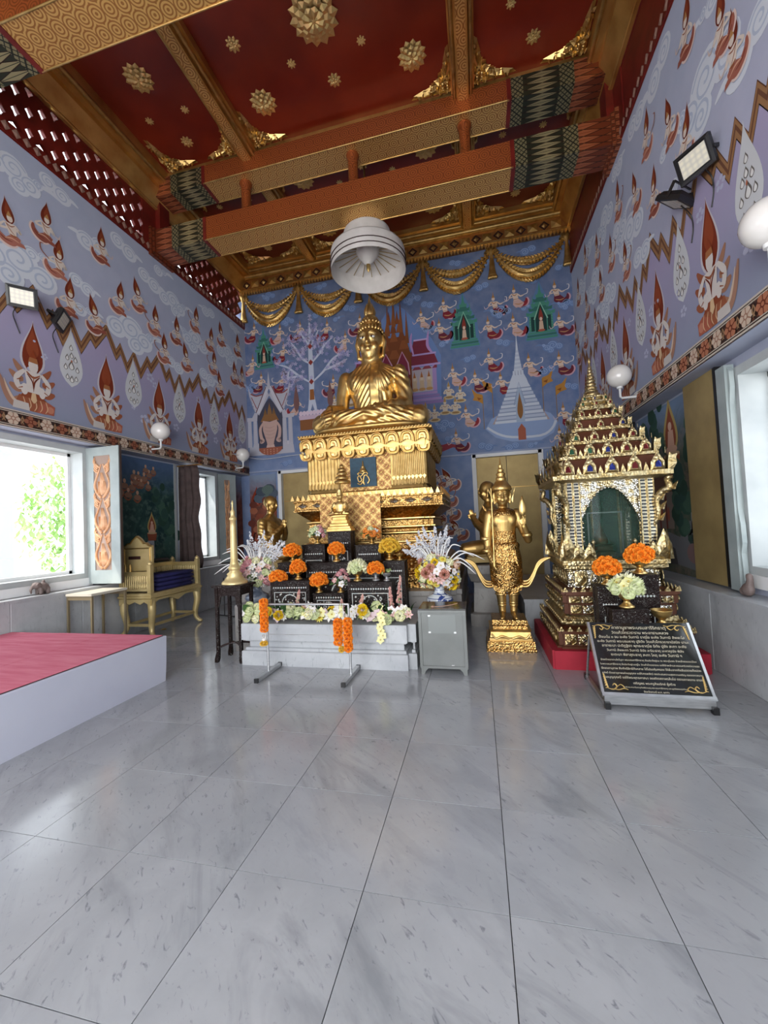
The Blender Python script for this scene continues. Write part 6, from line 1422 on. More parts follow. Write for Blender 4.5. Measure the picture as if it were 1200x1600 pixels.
def statice(x, y, z, h, lean, lab):
    t = empty('statice_spike', (x, y, z)); tag(t, lab, 'flowers', 'dusty pink flower spikes on the altar'); P = spline([(0, 0, 0), (lean*.4, 0, h*.5), (lean, 0, h)], 6); MB().tube(P, .004, 5).build('stem', M_leaf2, t)
    b = MB(); rd = random.Random(int(x*99))
    for i in range(70):
        k = rd.random() ** .8; p = P[min(len(P)-1, int((.25 + .75*k)*(len(P)-1)))]; a = rd.random()*6.28; r = .032*(1.05 - k); q = Vector(p) + Vector((r*cos(a), r*sin(a), rd.uniform(-.02, .02))); s = .014
        b.add([q+Vector((-s,0,0)), q+Vector((0,-s,-s*.4)), q+Vector((s,0,0)), q+Vector((0,0,s*1.4))], [(0,1,3), (1,2,3), (0,2,1), (0,3,2)], 0, False, H(rd.choice(['C9968C', 'B8837E', 'D6AB9C'])))
    stuff(b.build('florets', M_flower, t))
for i, (x, h, l, w) in enumerate(((-2.20, .34, .06, 'pink spike leaning right at the left of the altar'), (-1.58, .22, -.03, 'short pink spike before the low centre table'), (-1.42, .28, .08, 'pink spike leaning right near the altar middle'), (-1.0, .36, -.02, 'upright pink spike at the altar right'), (-.93, .50, .04, 'tallest pink spike near the grey cabinet'))): statice(x, 4.50, .482, h, l, 'dusty ' + w)
# ---- vases with bouquets
M_vase = mat('blue_white_porcelain', lambda g: g.mix((g.noise(g.coord(), 9, 3, .6, 1.).gt(.54)).mx((g.xyz(g.coord())[2] * 22).fr().lt(.16)), (.66, .70, .74), (.03, .06, .24)), .12, coat=.6)
M_vaseg = mat('slate_blue_vase_glaze', lambda g: g.mix(g.noise(g.coord(), 7, 3).gt(.55), (.16, .20, .27), (.28, .32, .38)), .2, coat=.4)
def vase(x, y, z, m, lab, s=1):
    t = empty('flower_vase', (x, y, z)); tag(t, lab, 'vase', 'vases flanking the offering tables'); MB().lathe([(.09*s, 0), (.13*s, .02*s), (.165*s, .06*s), (.15*s, .10*s), (.09*s, .135*s), (.062*s, .16*s), (.058*s, .21*s), (.075*s, .25*s), (.066*s, .25*s), (.05*s, .21*s), (.0, .2*s)], 26, cap=False).build('vase_body', m, t); MB().lathe([(.0, 0), (.09*s, 0), (.09*s, .012), (.0, .012)], 20, cap=False).build('vase_foot', m, t); return t
def bouquet(x, y, z, mes, lab, seed, R=.245, flip=1):
    t = empty('bouquet', (x, y, z)); tag(t, lab, 'flowers', 'bouquets in the altar vases'); rd = random.Random(seed); C0 = Vector((0, 0, .16))
    for i in range(78):
        k = (i + .5)/78; ph = math.acos(1 - 1.8*k); a = i*2.39996; d = Vector((sin(ph)*cos(a), sin(ph)*sin(a), cos(ph)))
        if d.y > .6: continue
        flower(rd.choice(mes), t, C0 + Vector((d.x*R, d.y*R*.85, d.z*R*.86)), rd.uniform(.046, .068), d)
    for i in range(22):
        a = rd.uniform(0, 6.28); leaf(rd.choice([LF, LFP]), t, C0 + Vector((.1*cos(a), .1*sin(a), -.08)), .16, (cos(a), sin(a), rd.uniform(-.5, .6)))
    M_gr = MATS['white_silk']
    for i in range(13):
        a = lerp(-.75, 1.45, (i/12)**1.1) + rd.uniform(-.14, .14); L = rd.uniform(.36, .58); dx, dz = sin(a)*flip, cos(a); p = Vector((dx*.08, -.03, .22))
        g = MB(); P = spline([p, p + Vector((dx*L*.5, -.05, dz*L*.5 + .05)), p + Vector((dx*L*.95, -.12, dz*L*.72 - abs(dx)*.09))], 6); g.tube(P, [.008]*3 + [.0085]*(len(P)-6) + [.006, .004, .002], 5); g.build('white_grass_blade', M_gr, t)
    for i in range(12):
        a = (lerp(-1.1, .35, i/11))*flip; L = rd.uniform(.30, .48); d = Vector((sin(a), .1, cos(a))); b = MB()
        for q in range(110):
            k = rd.random(); c = Vector((d.x*.1, .02, .26)) + d*L*k; rr = .06*(1.1 - k); e = rd.random()*6.28; c = c + Vector((rr*cos(e), rr*sin(e)*.8, rd.uniform(-.02, .02))); s = .013
            b.add([c+Vector((-s,0,-s*.4)), c+Vector((0,-s,0)), c+Vector((s,0,-s*.3)), c+Vector((0,0,s*1.3))], [(0,1,3), (1,2,3), (0,2,1), (0,3,2)], 0, False, H(rd.choice(['E4E4E8', 'D3D6DE', 'EDEDEF'])))
        stuff(b.build('white_plume', M_flower, t))
mat('white_silk', (.78, .78, .77), .6)
vase(-.50, 4.95, .562, M_vase, 'blue and white porcelain vase behind the grey cabinet')
bouquet(-.50, 4.95, .80, [LILW, LILP, ROY, DAI, DAIY, MUMY, DAH, ORY, CAM, ORW, ORW], 'big mixed bouquet with white grass blades behind the grey cabinet', 4)
vase(-2.96, 4.93, .602, M_vaseg, 'slate blue vase beside the tall golden candlestick')
bouquet(-2.96, 4.93, .84, [LILW, PIN, ROY, LILP, ORW, CAM, ROG, ORY, LILW, LILP], 'mixed bouquet with white plumes beside the tall golden candlestick', 9, flip=-1)
# ---- steel garland rack
rk_ = empty('garland_rack', (-1.82, 3.985, 0)); tag(rk_, 'thin steel garland rack standing before the marble altar', 'rack')
for s in (-1, 1):
    f_ = MB().box(s*.468-.02, s*.468+.02, -.25, .25, .012, .05).build('foot', M_steel, rk_)
    for e in (-1, 1): MB().box(s*.468-.021, s*.468+.021, e*.25-.012, e*.25+.012, .01, .052).build('rubber_cap', M_black, f_)
    MB().tube([(s*.468, 0, .05), (s*.468, 0, .765)], .0125, 10).build('post', M_steel, rk_)
MB().tube([(-.468, 0, .76), (.468, 0, .76)], .012, 10).build('top_bar', M_steel, rk_); MB().tube([(-.468, 0, .435), (.468, 0, .435)], .004, 8).build('cross_wire', M_steel, rk_)
for f_ in list(rk_.children):
    pass
def garland(x, y, z, segs, lab):
    t = empty('garland', (x, y, z)); tag(t, lab, 'garland', 'marigold garlands on the steel rack'); MB().tube([(0, 0, 0), (0, 0, -sum(segs[0][:1]) - .1)], .003, 5).build('string', M_flower if False else MATS['white_silk'], t)
    rd = random.Random(int(x*100)); 
    for L, z0, me, r, w, dx in segs:
        n = int(L/(r*1.05)) + 1
        for i in range(n):
            for a in range(w): e = a*6.28/max(1, w) + i*.9; flower(me, t, (dx + (r*.55*cos(e) if w > 1 else 0), (r*.55*sin(e) if w > 1 else 0) - .012, z0 - i*r*1.05), r, (cos(e) if w > 1 else rd.uniform(-.3, .3), sin(e) if w > 1 else -1, rd.uniform(-.3, .3)))
    return t
garland(-2.288, 3.955, .80, [(.32, 0, MG, .032, 3, -.01), (.05, -.37, ORW, .018, 2, -.02), (.03, -.45, MGY, .030, 3, -.02)], 'long orange marigold garland with yellow tip hanging on the left rack post')
garland(-1.40, 3.955, .76, [(.24, -.17, MG, .034, 3, -.06), (.30, -.16, MG, .034, 3, .045), (.04, -.44, MGY, .022, 3, -.03), (.12, 0, ORY, .018, 2, -.02)], 'bunched double marigold garland hanging at the right rack post')
# ---- candle stand and candlestick
cs = empty('candle_stand', (-2.985, 4.44, 0)); tag(cs, 'tall narrow pearl inlaid plant stand left of the altar', 'stand')
MB().rings([rect(.19, .16, .895), rect(.2, .17, .90), rect(.2, .17, .92), rect(.195, .165, .925)]).build('stand_top', M_inlay, cs)
a = MB(); a.box(-.16, .16, -.135, -.12, .80, .895); a.box(-.16, .16, .12, .135, .80, .895); a.box(-.165, -.15, -.13, .13, .80, .895); a.box(.15, .165, -.13, .13, .80, .895)
for s in (-1, 1): a.prism([(s*.15, .80), (s*.15, .62), (s*.11, .70), (s*.10, .78), (s*.03, .80)], -.135, -.12)
a.build('apron', M_inlay, cs)
for s in (-1, 1):
    for r in (-1, 1): MB().rings([[(s*(.155+dx)+p*w, r*(.125+dx*.7)+q*w, z) for p, q in ((-1,-1),(1,-1),(1,1),(-1,1))] for z, w, dx in ((0, .02, .015), (.04, .024, .01), (.12, .018, 0), (.75, .018, 0), (.895, .022, 0))]).build('leg', M_inlay, cs)
for s in (-1, 1): MB().tube(spline([(s*.155, -.125, .17), (s*.06, -.04, .20), (-s*.06, .04, .20), (-s*.155, .125, .17)], 5), .012, 6).build('stretcher', M_lacq, cs)
ck = empty('candlestick', (-2.985, 4.46, .926)); tag(ck, 'tall turned golden candlestick on the pearl inlaid stand', 'candlestick')
MB().lathe([(.155, 0), (.155, .02), (.14, .035), (.12, .05), (.085, .10), (.095, .12), (.06, .15), (.065, .17), (.075, .19), (.062, .21), (.052, .24)], 22).build('turned_base', M_cream_gold, ck)
MB().lathe([(.05, .24), (.05, .26), (.045, .27), (.036, .70), (.033, .78), (.045, .79), (.045, .81), (.03, .83), (.024, .86), (.03, .89), (.014, .92), (.008, .98), (.014, 1.0), (.006, 1.03), (0, 1.04)], 18).build('shaft', M_cream_gold, ck)
# ---- grey steel donation cabinet
cbn = empty('donation_cabinet', (-.415, 4.40, 0)); tag(cbn, 'grey steel donation cabinet beside the marble altar', 'cabinet')
MB().rings([rect(.235, .205, z) for z in (.07, .65)]).build('cabinet_body', M_cab, cbn)
fr_ = MB()
for x0, x1, z0, z1 in ((-.245, -.215, .06, .655), (.215, .245, .06, .655), (-.215, .215, .06, .085), (-.215, .215, .63, .655)): fr_.box(x0, x1, -.215, -.19, z0, z1)
fr_.build('front_frame', M_cab, cbn); MB().box(-.246, .246, -.19, .215, .645, .665).build('cabinet_top', MATS.get('cabinet_top') or mat('dark_cabinet_top', (.05, .05, .05), .2, coat=.4), cbn)
dr = MB().box(-.21, .21, -.209, -.2, .09, .625).build('door', M_cab, cbn)
MB().box(-.14, .14, -.213, -.209, .42, .61).build('name_plate', mat('plate_enamel', (.19, .205, .20), .35, .2), dr)
for x in (-.13, .13):
    for z in (.43, .60): MB().box(x-.012, x+.012, -.216, -.212, z-.008, z+.008).build('plate_corner', M_steel, dr)
MB().lathe([(.008, 0), (.008, .006), (0, .007)], 10).build('keyhole', M_black, dr); k_ = dr.children[-1]; k_.rotation_euler = (pi/2, 0, 0); k_.location = (.01, -.213, .52)
for s in (-1, 1):
    for r in (-1, 1): MB().prism([(s*.235, .07), (s*.235, .0), (s*.20, .0), (s*.19, .03), (s*.15, .07)], r*.20-.014, r*.20+.014).build('leg', M_cab, cbn)
sk = empty('dry_stem', (-.40, 4.33, .667)); tag(sk, 'dry brown stem lying on the grey cabinet top', 'stem'); MB().tube(spline([(-.11, -.05, .006), (0, -.02, .008), (.08, .03, .012), (.14, .07, .02)], 5), .0045, 6).build('stalk', mat('dry_stem_brown', H('B08A74'), .7), sk); MB().ball((-.115, -.05, .008), .012, 7, 5, sx=1.6).build('bud', MATS['dry_stem_brown'], sk)
# ================================================================ MIRRORED PAVILION (relic shrine) ON THE RIGHT
BX, BY = 1.39, 5.16
bu = empty('shrine_pavilion', (BX, BY, 0)); tag(bu, 'gilded mirror mosaic shrine pavilion with tiered spire on a red base', 'shrine')
def bt(name, prof, m, n=1, d=.04, par=None, k=.0): return MB().rings([redent(h, h, z, d, n) for h, z in prof]).build(name, m, par or bu)
M_redbase = mat('crimson_base_cloth', lambda g: g.mix(g.noise(g.coord(), 6, 3).rng(.3, .7), (.30, .006, .022), (.40, .012, .032)), .65)
bt('red_base', [(.71, 0), (.71, .19)], M_redbase, 1, .02)
bt('lower_tier', [(.64, .19), (.64, .21), (.62, .215), (.62, .34), (.635, .345), (.635, .37), (.60, .38), (.53, .40), (.52, .42)], M_roofwood)
bt('middle_tier', [(.575, .42), (.585, .44), (.585, .46), (.55, .47), (.53, .50), (.51, .52)], M_mosgold); bt('upper_tier', [(.53, .52), (.53, .63), (.545, .64), (.545, .72), (.56, .73), (.56, .765), (.47, .775), (.44, .79)], M_roofwood)
bt('neck_panel', [(.455, .79), (.455, .985)], M_mosaic, 2, .05); bt('floor_slab', [(.47, .98), (.50, 1.0), (.50, 1.03), (.515, 1.04), (.515, 1.085), (.49, 1.09)], M_mosgold)
# mosaic facing panels with leaf crests on every tier
fq = MB().prism([(-.028, 0), (.028, 0), (.02, .02), (0, .05), (-.02, .02)], -.006, .006).mesh('crest_leaf', M_mosgold)
def crest(h, z, n, s=1.):
    for a in range(4):
        M = Matrix.Rotation(a * pi / 2, 4, 'Z')
        for i in range(n):
            p = M @ Vector((lerp(-h + .03, h - .03, i / (n - 1)), -h, z)); o = link('crest_leaf', fq, bu); o.location = p; o.rotation_euler = (0, 0, a * pi / 2); o.scale = (s, 1, s)
crest(.63, .37, 15); crest(.555, .765, 13); crest(.58, .46, 14, .6)
def facing(h, z0, z1, n):
    for a in (0, 1, 3):
        b = MB(); w = 2 * (h - .05) / n
        for i in range(n):
            x = -h + .05 + w * (i + .5); q = w * .46
            b.add([(x-q, 0, z0), (x+q, 0, z0), (x+q, 0, z1), (x-q, 0, z1), (x, -.022, (z0+z1)/2)], [(0,1,4), (1,2,4), (2,3,4), (3,0,4)], 0 if i % 2 else 1)
            for s in (-1, 1): b.tube(spline([(x+s*q*.1, -.012, z0+.01), (x+s*q*.8, -.02, lerp(z0, z1, .4)), (x+s*q*.3, -.022, z1-.01)], 3), .008, 4, 1)
        o = b.build('mosaic_facing', [M_mosaic, M_mosgold], bu, fix=False); o.rotation_euler = (0, 0, a * pi / 2); o.location = Matrix.Rotation(a * pi / 2, 3, 'Z') @ Vector((0, -h - .001, 0))
facing(.62, .225, .335, 9); facing(.53, .53, .62, 8); facing(.545, .645, .715, 8); facing(.455, .81, .97, 6)
# leaf parapet and corner cresting above the slab
pl = MB().add([(-.07, 0, 0), (.07, 0, 0), (.055, -.01, .10), (0, -.015, .21), (-.055, -.01, .10), (0, -.04, .09)], [(0, 1, 5), (1, 2, 5), (2, 3, 5), (3, 4, 5), (4, 0, 5), (4, 3, 2, 1, 0)]).mesh('parapet_leaf', M_mosgold)
for a in range(4):
    M = Matrix.Rotation(a * pi / 2, 4, 'Z')
    for x in (-.46, -.36, -.245, .245, .36, .46):
        o = link('parapet_leaf', pl, bu); o.location = M @ Vector((x, -.485, 1.085)); o.rotation_euler = (0, 0, a * pi / 2); s = 1.25 if abs(x) > .4 else 1.; o.scale = (s, s, s * (1.2 if abs(x) > .4 else .9))
# columns, brackets, arches
M_colm = mat('mirror_column', lambda g: g.mix(((g.xyz(g.coord())[2] * 28).fr() - .5).ab().lt(.2), (.72, .66, .5), (.03, .035, .05)), .15, .8)
for sx in (-1, 1):
    for sy in (-1, 1):
        for dx, dy in ((0, 0), (-.07, .0), (0, -.07)):
            b = MB(); x, y = sx * (.395 + dx), sy * (.395 + dy); b.rings([rect(.03, .03, z, (x, y)) for z in (1.09, 1.93)]); c_ = b.build('column', M_colm, bu)
            e = MB()
            for q in (-1, 1):
                for r in (-1, 1): e.box(x+q*.03-.006, x+q*.03+.006, y+r*.03-.006, y+r*.03+.006, 1.09, 1.93)
            e.build('column_edge', M_mosgold, c_)
        # serpent bracket holding the eave
        d = Vector((sx, sy, 0)).normalized(); b = MB(); P = [Vector((sx*.41, sy*.41, 1.42)) + d*a + Vector((0, 0, z)) for a, z in ((0, 0), (.05, .14), (.04, .27), (.10, .36), (.17, .40), (.15, .49), (.20, .50))]
        L = spline(P, 5); b.tube(L, [lerp(.016, .036, sin(pi*min(1, i/len(L)*1.05))) for i in range(len(L))], 8)
        for i in range(5): p = L[3+i*4]; t = Vector((-d.y, d.x, 0)); b.add([p, p+t*.02+d*.05+Vector((0,0,-.02)), p+d*.09+Vector((0,0,.07)), p-t*.02+d*.05+Vector((0,0,-.02))], [(0,1,2), (0,2,3)])
        b.build('serpent_bracket', M_mosgold, bu)
for a in range(4):
    b = MB(); n = 16; inner = []; outer = []
    for i in range(n + 1):
        t = i/n; x = -.31 + .62*t; u = 2*t - 1; z = 1.50 + .36*(1 - abs(u)**2.2) + .0; inner.append((x*.93, z)); outer.append((x, 1.93))
    V = [(x, -.40, z) for x, z in inner] + [(x, -.40, z) for x, z in outer] + [(x, -.365, z) for x, z in inner]
    b.add(V, [(i, i+1, n+2+i, n+1+i) for i in range(n)] + [(i, i+1, 2*n+3+i, 2*n+2+i) for i in range(n)])
    for i in range(n + 1):
        x, z = inner[i]; b.ball((x, -.41, z), .016, 6, 4)
    for s in (-1, 1):
        for k in range(8): z = 1.12 + .05*k; b.add([(s*.30, -.40, z), (s*.265, -.41, z+.012), (s*.30, -.40, z+.045), (s*.32, -.41, z+.02)], [(0, 1, 2, 3)])
    o = b.build('arch', M_mosaic, bu, fix=False); o.rotation_euler = (0, 0, a * pi / 2)
M_glass = mat('green_tinted_glass', (.03, .07, .05), .03)
M_glass.node_tree.nodes['Principled BSDF'].inputs['Alpha'].default_value = .38
M_in = mat('dark_interior_paint', lambda g: g.mix(g.noise(g.coord(), 7, 4).rng(.3, .7), (.02, .05, .035), (.05, .09, .05)), .4)
for a in (0, 1, 3):
    o = MB().box(-.31, .31, -.352, -.344, 1.09, 1.86).build('glass_pane', M_glass, bu); o.rotation_euler = (0, 0, a * pi / 2)
MB().box(-.34, .34, .33, .345, 1.09, 1.93).build('back_board', M_in, bu)
for x in (-.31, .0, .31): MB().box(x-.014, x+.014, .31, .33, 1.09, 1.93).build('gilt_strip', M_mosgold, bu)
rc = MB(); rc.rings([redent(h, h, z, .02, 1) for h, z in ((.13, 1.09), (.13, 1.14), (.10, 1.16), (.10, 1.2), (.12, 1.22))]); rc.lathe([(.07, 1.22), (.085, 1.27), (.06, 1.34), (.02, 1.42), (0, 1.5)], 14); rc.build('relic_casket', mat('amber_casket', (.20, .07, .02), .3, .5), bu)
ic = MB()
for x0, x1, z0, z1 in ((-.18, -.165, 1.09, 1.60), (.165, .18, 1.09, 1.60), (-.18, .18, 1.585, 1.60)): ic.box(x0, x1, -.2, -.19, z0, z1)
ic.build('inner_case_frame', M_steel, bu)
for s in (-1, 1): MB().lathe([(.012, 1.085), (.012, 1.26), (.02, 1.27), (.02, 1.285), (.0, 1.31)], 10, (s*.20, -.47, 0)).build('gate_post', M_mosgold, bu)
# tiered roof
M_gem = mat('coloured_mirror', lambda g: g.mix(g.rand().gt(.6), g.mix(g.rand().gt(.3), (.03, .12, .06), (.16, .02, .02)), (.02, .03, .18)), .1, .6)
gb = MB(); gb.add([(-.055, 0, 0), (.055, 0, 0), (.05, -.01, .07), (0, -.012, .155), (-.05, -.01, .07), (-.03, -.02, .015), (.03, -.02, .015), (.028, -.02, .06), (0, -.022, .10), (-.028, -.02, .06)], [(0, 1, 6, 5), (1, 2, 7, 6), (2, 3, 8, 7), (3, 4, 9, 8), (4, 0, 5, 9), (0, 4, 3, 2, 1)], 0)
gb.add([(-.022, -.024, .022), (.022, -.024, .022), (.02, -.024, .055), (0, -.025, .082), (-.02, -.024, .055)], [(0, 1, 2, 3, 4)], 1); gb.tube([(0, 0, .15), (0, 0, .20)], [.006, .002], 5); gbm = gb.mesh('gable_niche', [M_mosgold, M_gem])
ant = MB().add([(-.03, 0, 0), (.03, 0, 0), (.045, -.02, .05), (.03, -.03, .10), (.04, -.035, .135), (.0, -.02, .12), (-.02, -.015, .15), (-.025, 0, .07)], [(0, 1, 2, 7), (7, 2, 3), (7, 3, 5, 6), (3, 4, 5)]).mesh('corner_finial', M_mosgold)
am = ant
lv = [(.575, 2.0, 5), (.485, 2.21, 5), (.385, 2.385, 4), (.30, 2.545, 3), (.235, 2.69, 3)]
zprev = 1.93
bt('eave_board', [(.50, 1.93), (.545, 1.945), (.575, 1.955), (.575, 2.0), (.55, 2.005)], M_mosgold)
for i, (h, z, n) in enumerate(lv):
    nh = lv[i+1][0] if i < 4 else .16; nz = lv[i+1][1] if i < 4 else 2.84
    if i: bt('roof_tier', [(h - .08, z - .06), (h - .02, z - .04), (h, z - .03), (h, z), (h - .03, z + .005)], M_mosgold, 1, .03)
    bt('roof_slope', [(h - .05, z), (h - .07, z + .03), (nh - .02, nz - .04), (nh - .03, nz - .02)], M_roofwood, 1, .03)
    for a in range(4):
        M = Matrix.Rotation(a * pi / 2, 4, 'Z'); s = max(.55, h / .56)
        for k in range(n):
            x = lerp(-h * .74, h * .74, k / (n - 1)); o = link('gable_niche', gbm, bu); o.location = M @ Vector((x, -h + .02, z)); o.rotation_euler = (0, 0, a * pi / 2); o.scale = (s * 1.2, s, s * 1.2)
            if k < n - 1:
                x2 = lerp(-h * .74, h * .74, (k + .5) / (n - 1)); o = link('crest_leaf', fq, bu); o.location = M @ Vector((x2, -h + .02, z)); o.rotation_euler = (0, 0, a * pi / 2); o.scale = (.9*s, 1, 1.7*s)
        for q in (-1, 0, 1):
            o = link('corner_finial', am, bu); o.location = M @ Vector((-h * (.99 - .055 * abs(q + 1)), -h * (.99 - .055 * (1 - q) * .5 * 2 * .5), z)); o.rotation_euler = (0, 0, a * pi / 2 - pi / 4 + q * .4 + pi / 2 * 0); o.scale = (s * 1.1, s * 1.1, s * 1.1)
bt('spire_base', [(.18, 2.78), (.19, 2.80), (.19, 2.82), (.15, 2.83), (.135, 2.86), (.15, 2.87), (.15, 2.89), (.115, 2.90), (.10, 2.93), (.115, 2.94), (.115, 2.955), (.085, 2.965), (.08, 2.98)], M_mosgold, 1, .03)
for h, z in ((.18, 2.82), (.14, 2.89)):
    for a in range(4):
        M = Matrix.Rotation(a * pi / 2, 4, 'Z')
        for x in (-.8, 0, .8): o = link('gable_niche', gbm, bu); o.location = M @ Vector((x * h, -h + .01, z)); o.rotation_euler = (0, 0, a * pi / 2); o.scale = (.5, .5, .55)
sp = MB(); P = [(.085, 2.97), (.095, 2.99), (.08, 3.01)]
for i in range(7): r = .075 - .0075*i; z = 3.015 + .042*i; P += [(r*.8, z), (r*1.05, z + .014), (r*.8, z + .03)]
P += [(.02, 3.31), (.026, 3.325), (.016, 3.34), (.012, 3.38), (.02, 3.39), (0, 3.45)]
sp.lathe(P, 16); sp.build('spire', M_mosgold, bu)
# ---- inlaid offering tables in front of the pavilion, bowls and flowers
g2 = 'inlaid stepped tables before the shrine pavilion'
inlay_table(1.46, 4.315, 0, .30, .22, .985, 'tall pearl inlaid table before the mirror mosaic pavilion', grp=g2)
inlay_table(1.19, 4.33, 0, .22, .20, .88, 'narrow pearl inlaid table left of the tall one before the pavilion', grp=g2)
inlay_table(1.27, 4.06, 0, .30, .20, .715, 'low pearl inlaid table directly behind the black plaque', grp=g2)
inlay_table(1.55, 4.07, 0, .22, .18, .545, 'lowest pearl inlaid table beside the black plaque top', grp=g2)
offering(1.475, 4.27, .987, 1.25, .125, [MG], .047, 'high orange marigold dome', 'on the tall table before the pavilion', n=26)
offering(1.20, 4.31, .882, 1.2, .125, [MG], .047, 'lower orange marigold dome', 'on the narrow table before the pavilion', n=26, hb=.10)
offering(1.27, 4.04, .717, 1.25, .135, [ROG, ORY, ROY], .06, 'pale yellow green flower dome', 'on the low table behind the plaque', n=16)
bowl(1.545, 4.05, .547, 1.3, 'empty gold pedestal bowl on the lowest table beside the plaque top')
# ---- black stone plaque with Thai prayer on a steel easel
pq = empty('prayer_plaque', (1.315, 3.63, 0)); tag(pq, 'black stone plaque with gold Thai lettering on a low steel easel', 'sign')
P0, P1 = Vector((0, 0, .115)), Vector((.03, .345, .60)); th_ = math.atan2(P1.z - P0.z, P1.y)
pe = empty('stone_slab', (.0, .0, .115), 0, pq); pe.rotation_euler = (th_, 0, 0); LH = math.hypot(P1.z - P0.z, P1.y)
M_stone = mat('polished_black_stone', (.010, .010, .009), .07, spec=.6)
W0 = .385
MB().rings([[(x, y, z) for x, y in ((-W0+d, d), (W0-d, d), (W0-d, LH-d), (-W0+d, LH-d))] for d, z in ((0, -.02), (0, -.003), (.003, 0))]).build('slab', M_stone, pe)
f_ = MB()
for x in (-W0-.008, W0+.008): f_.box(x-.01, x+.01, -.01, LH+.0, -.03, .004)
f_.box(-W0-.018, W0+.018, -.03, -.0, -.03, .012); f_.build('steel_edge', M_steel, pe)
M_ink = mat('gilt_lettering', (.62, .56, .42), .4, .2); M_orn = mat('gilt_ornament', (.62, .42, .15), .35, .6)
LINES = [('คาถาบูชาพระบรมสารีริกธาตุ', .034, .42), ('วัดแก้วโกรวราราม พระอารามหลวง', .030, .44), ('ตั้งนะโม ๓ จบ อะหัง วันทามิ ธาตุโย อะหัง วันทามิ สัพพะโส', .026, .66), ('อะหัง วันทามิ พระบรมธาตุ ปูชิตัง วัดแก้วโกรวรารามัสมิง นามะ', .026, .70),
 ('อาราธะนา ปะติฏฐิตา พุทธะธาตุโย อิทัง ปูชัง สะทา อะหัง', .026, .64), ('วันทามิ สัพพะทา วันทามิ อิมัง สะรีระธาตุ มะหาคุณัง พิลัง', .026, .58), ('ยะตะนา พิลาสุภะธาตุ สะทา โหตุ อะหัง วันทามิ ฯ', .026, .53),
 ('ข้าพเจ้าขอกราบไหว้บูชา พระบรมสารีริกธาตุ อันประดิษฐาน ณ พระอุโบสถ ข้าพเจ้าขอนอบน้อม', .021, .71), ('ในพระบรมสารีริกธาตุ ซึ่งประดิษฐานอยู่ใน วัดแก้วโกรวราราม ขอให้ข้าพเจ้าและครอบครัวจงมีความสุข', .021, .73), ('ซึ่งขออานุภาพ สิ่งศักดิ์สิทธิ์ทั้งหลาย ได้โปรดคุ้มครอง ให้พ้นจากภัยอันตรายทั้งปวง', .021, .73), ('หลังนี้ ด้วยอานุภาพแห่งบุญกุศล ขอให้สรรพสัตว์ จงประสบความสุขความเจริญ ตลอดกาลนาน', .021, .73), ('ด้วยบุญกุศลนี้ ขอให้พระพุทธศาสนา จงสถิตสถาพรสืบไป ตราบกาลนาน เทอญ', .021, .73),
 ('เจริญพร พระครูสังฆรักษ์ ผู้สร้าง', .019, .30), ('บริวาร คณะศิษยานุศิษย์ร่วมบุญ พระบรมสารีริกธาตุ และญาติธรรมทุกท่าน', .019, .44), ('จังหวัดกระบี่ พ.ศ. ๒๕๕๖', .019, .18)]
yy = LH - .062
for i, (s, h, w) in enumerate(LINES):
    c = bpy.data.curves.new('lettering', 'FONT'); c.body = s; c.align_x = 'CENTER'; c.size = h; c.fill_mode = 'FRONT'; c.resolution_u = 3; c.materials.append(M_ink)
    o = bpy.data.objects.new('lettering', c); COL.objects.link(o); bpy.context.view_layer.update(); wd = o.dimensions.x or 1
    dg = bpy.context.evaluated_depsgraph_get(); me = bpy.data.meshes.new_from_object(o.evaluated_get(dg)); bpy.data.objects.remove(o)
    o = link('lettering', me, pe); o.location = (.0, yy, .0015); k = w / wd; o.scale = (k, min(1.25, max(.8, k)), 1)
    yy -= (.043, .038, .038, .038, .038, .038, .042, .036, .036, .036, .036, .042, .030, .032, .03)[i]
def corner_scroll(sx, sy):
    b = MB(); cx, cy = sx*(W0-.015), (LH-.015 if sy > 0 else .015)
    def S(p, r): L = spline([(cx - sx*x, cy - sy*y, .003) for x, y in p], 5); b.tube(L, [r*(.4+.6*sin(pi*i/(len(L)-1))) for i in range(len(L))], 5, 0, True, .4)
    for p, r in (([(.02, .02), (.06, .01), (.09, .035), (.075, .055), (.06, .04)], .006), ([(.05, .015), (.10, .01), (.14, .02), (.17, .012)], .0045), ([(.09, .03), (.12, .05), (.145, .03), (.13, .02)], .004)): S(p, r)
    for k in range(6): leafp = (.008 + .01*(k % 2), .02 + .018*k); S([(.004, leafp[1]), (.022 - .002*k, leafp[1]+.006), (.018 - .002*k, leafp[1]+.02), (.006, leafp[1]+.024)], .006)
    S([(.02, .02), (.012, .07), (.008, .13)], .005); return b.build('corner_ornament', M_orn, pe)
for sx in (-1, 1):
    for sy in (-1, 1): corner_scroll(sx, sy)
e = MB()
for s in (-1, 1):
    e.box(s*.375-.015, s*.375+.015, -.03, .60, .012, .042); e.tube([(s*.375, .58, .04), (s*.375 + .0, .36, .57)], .011, 8)
e.box(-.39, .39, -.025, .0, .03, .105); e.build('easel_frame', M_steel, pq)
for s in (-1, 1):
    for y in (-.035, .60): MB().box(s*.375-.02, s*.375+.02, y-.022, y+.022, 0, .052).build('rubber_foot', M_black, pq)
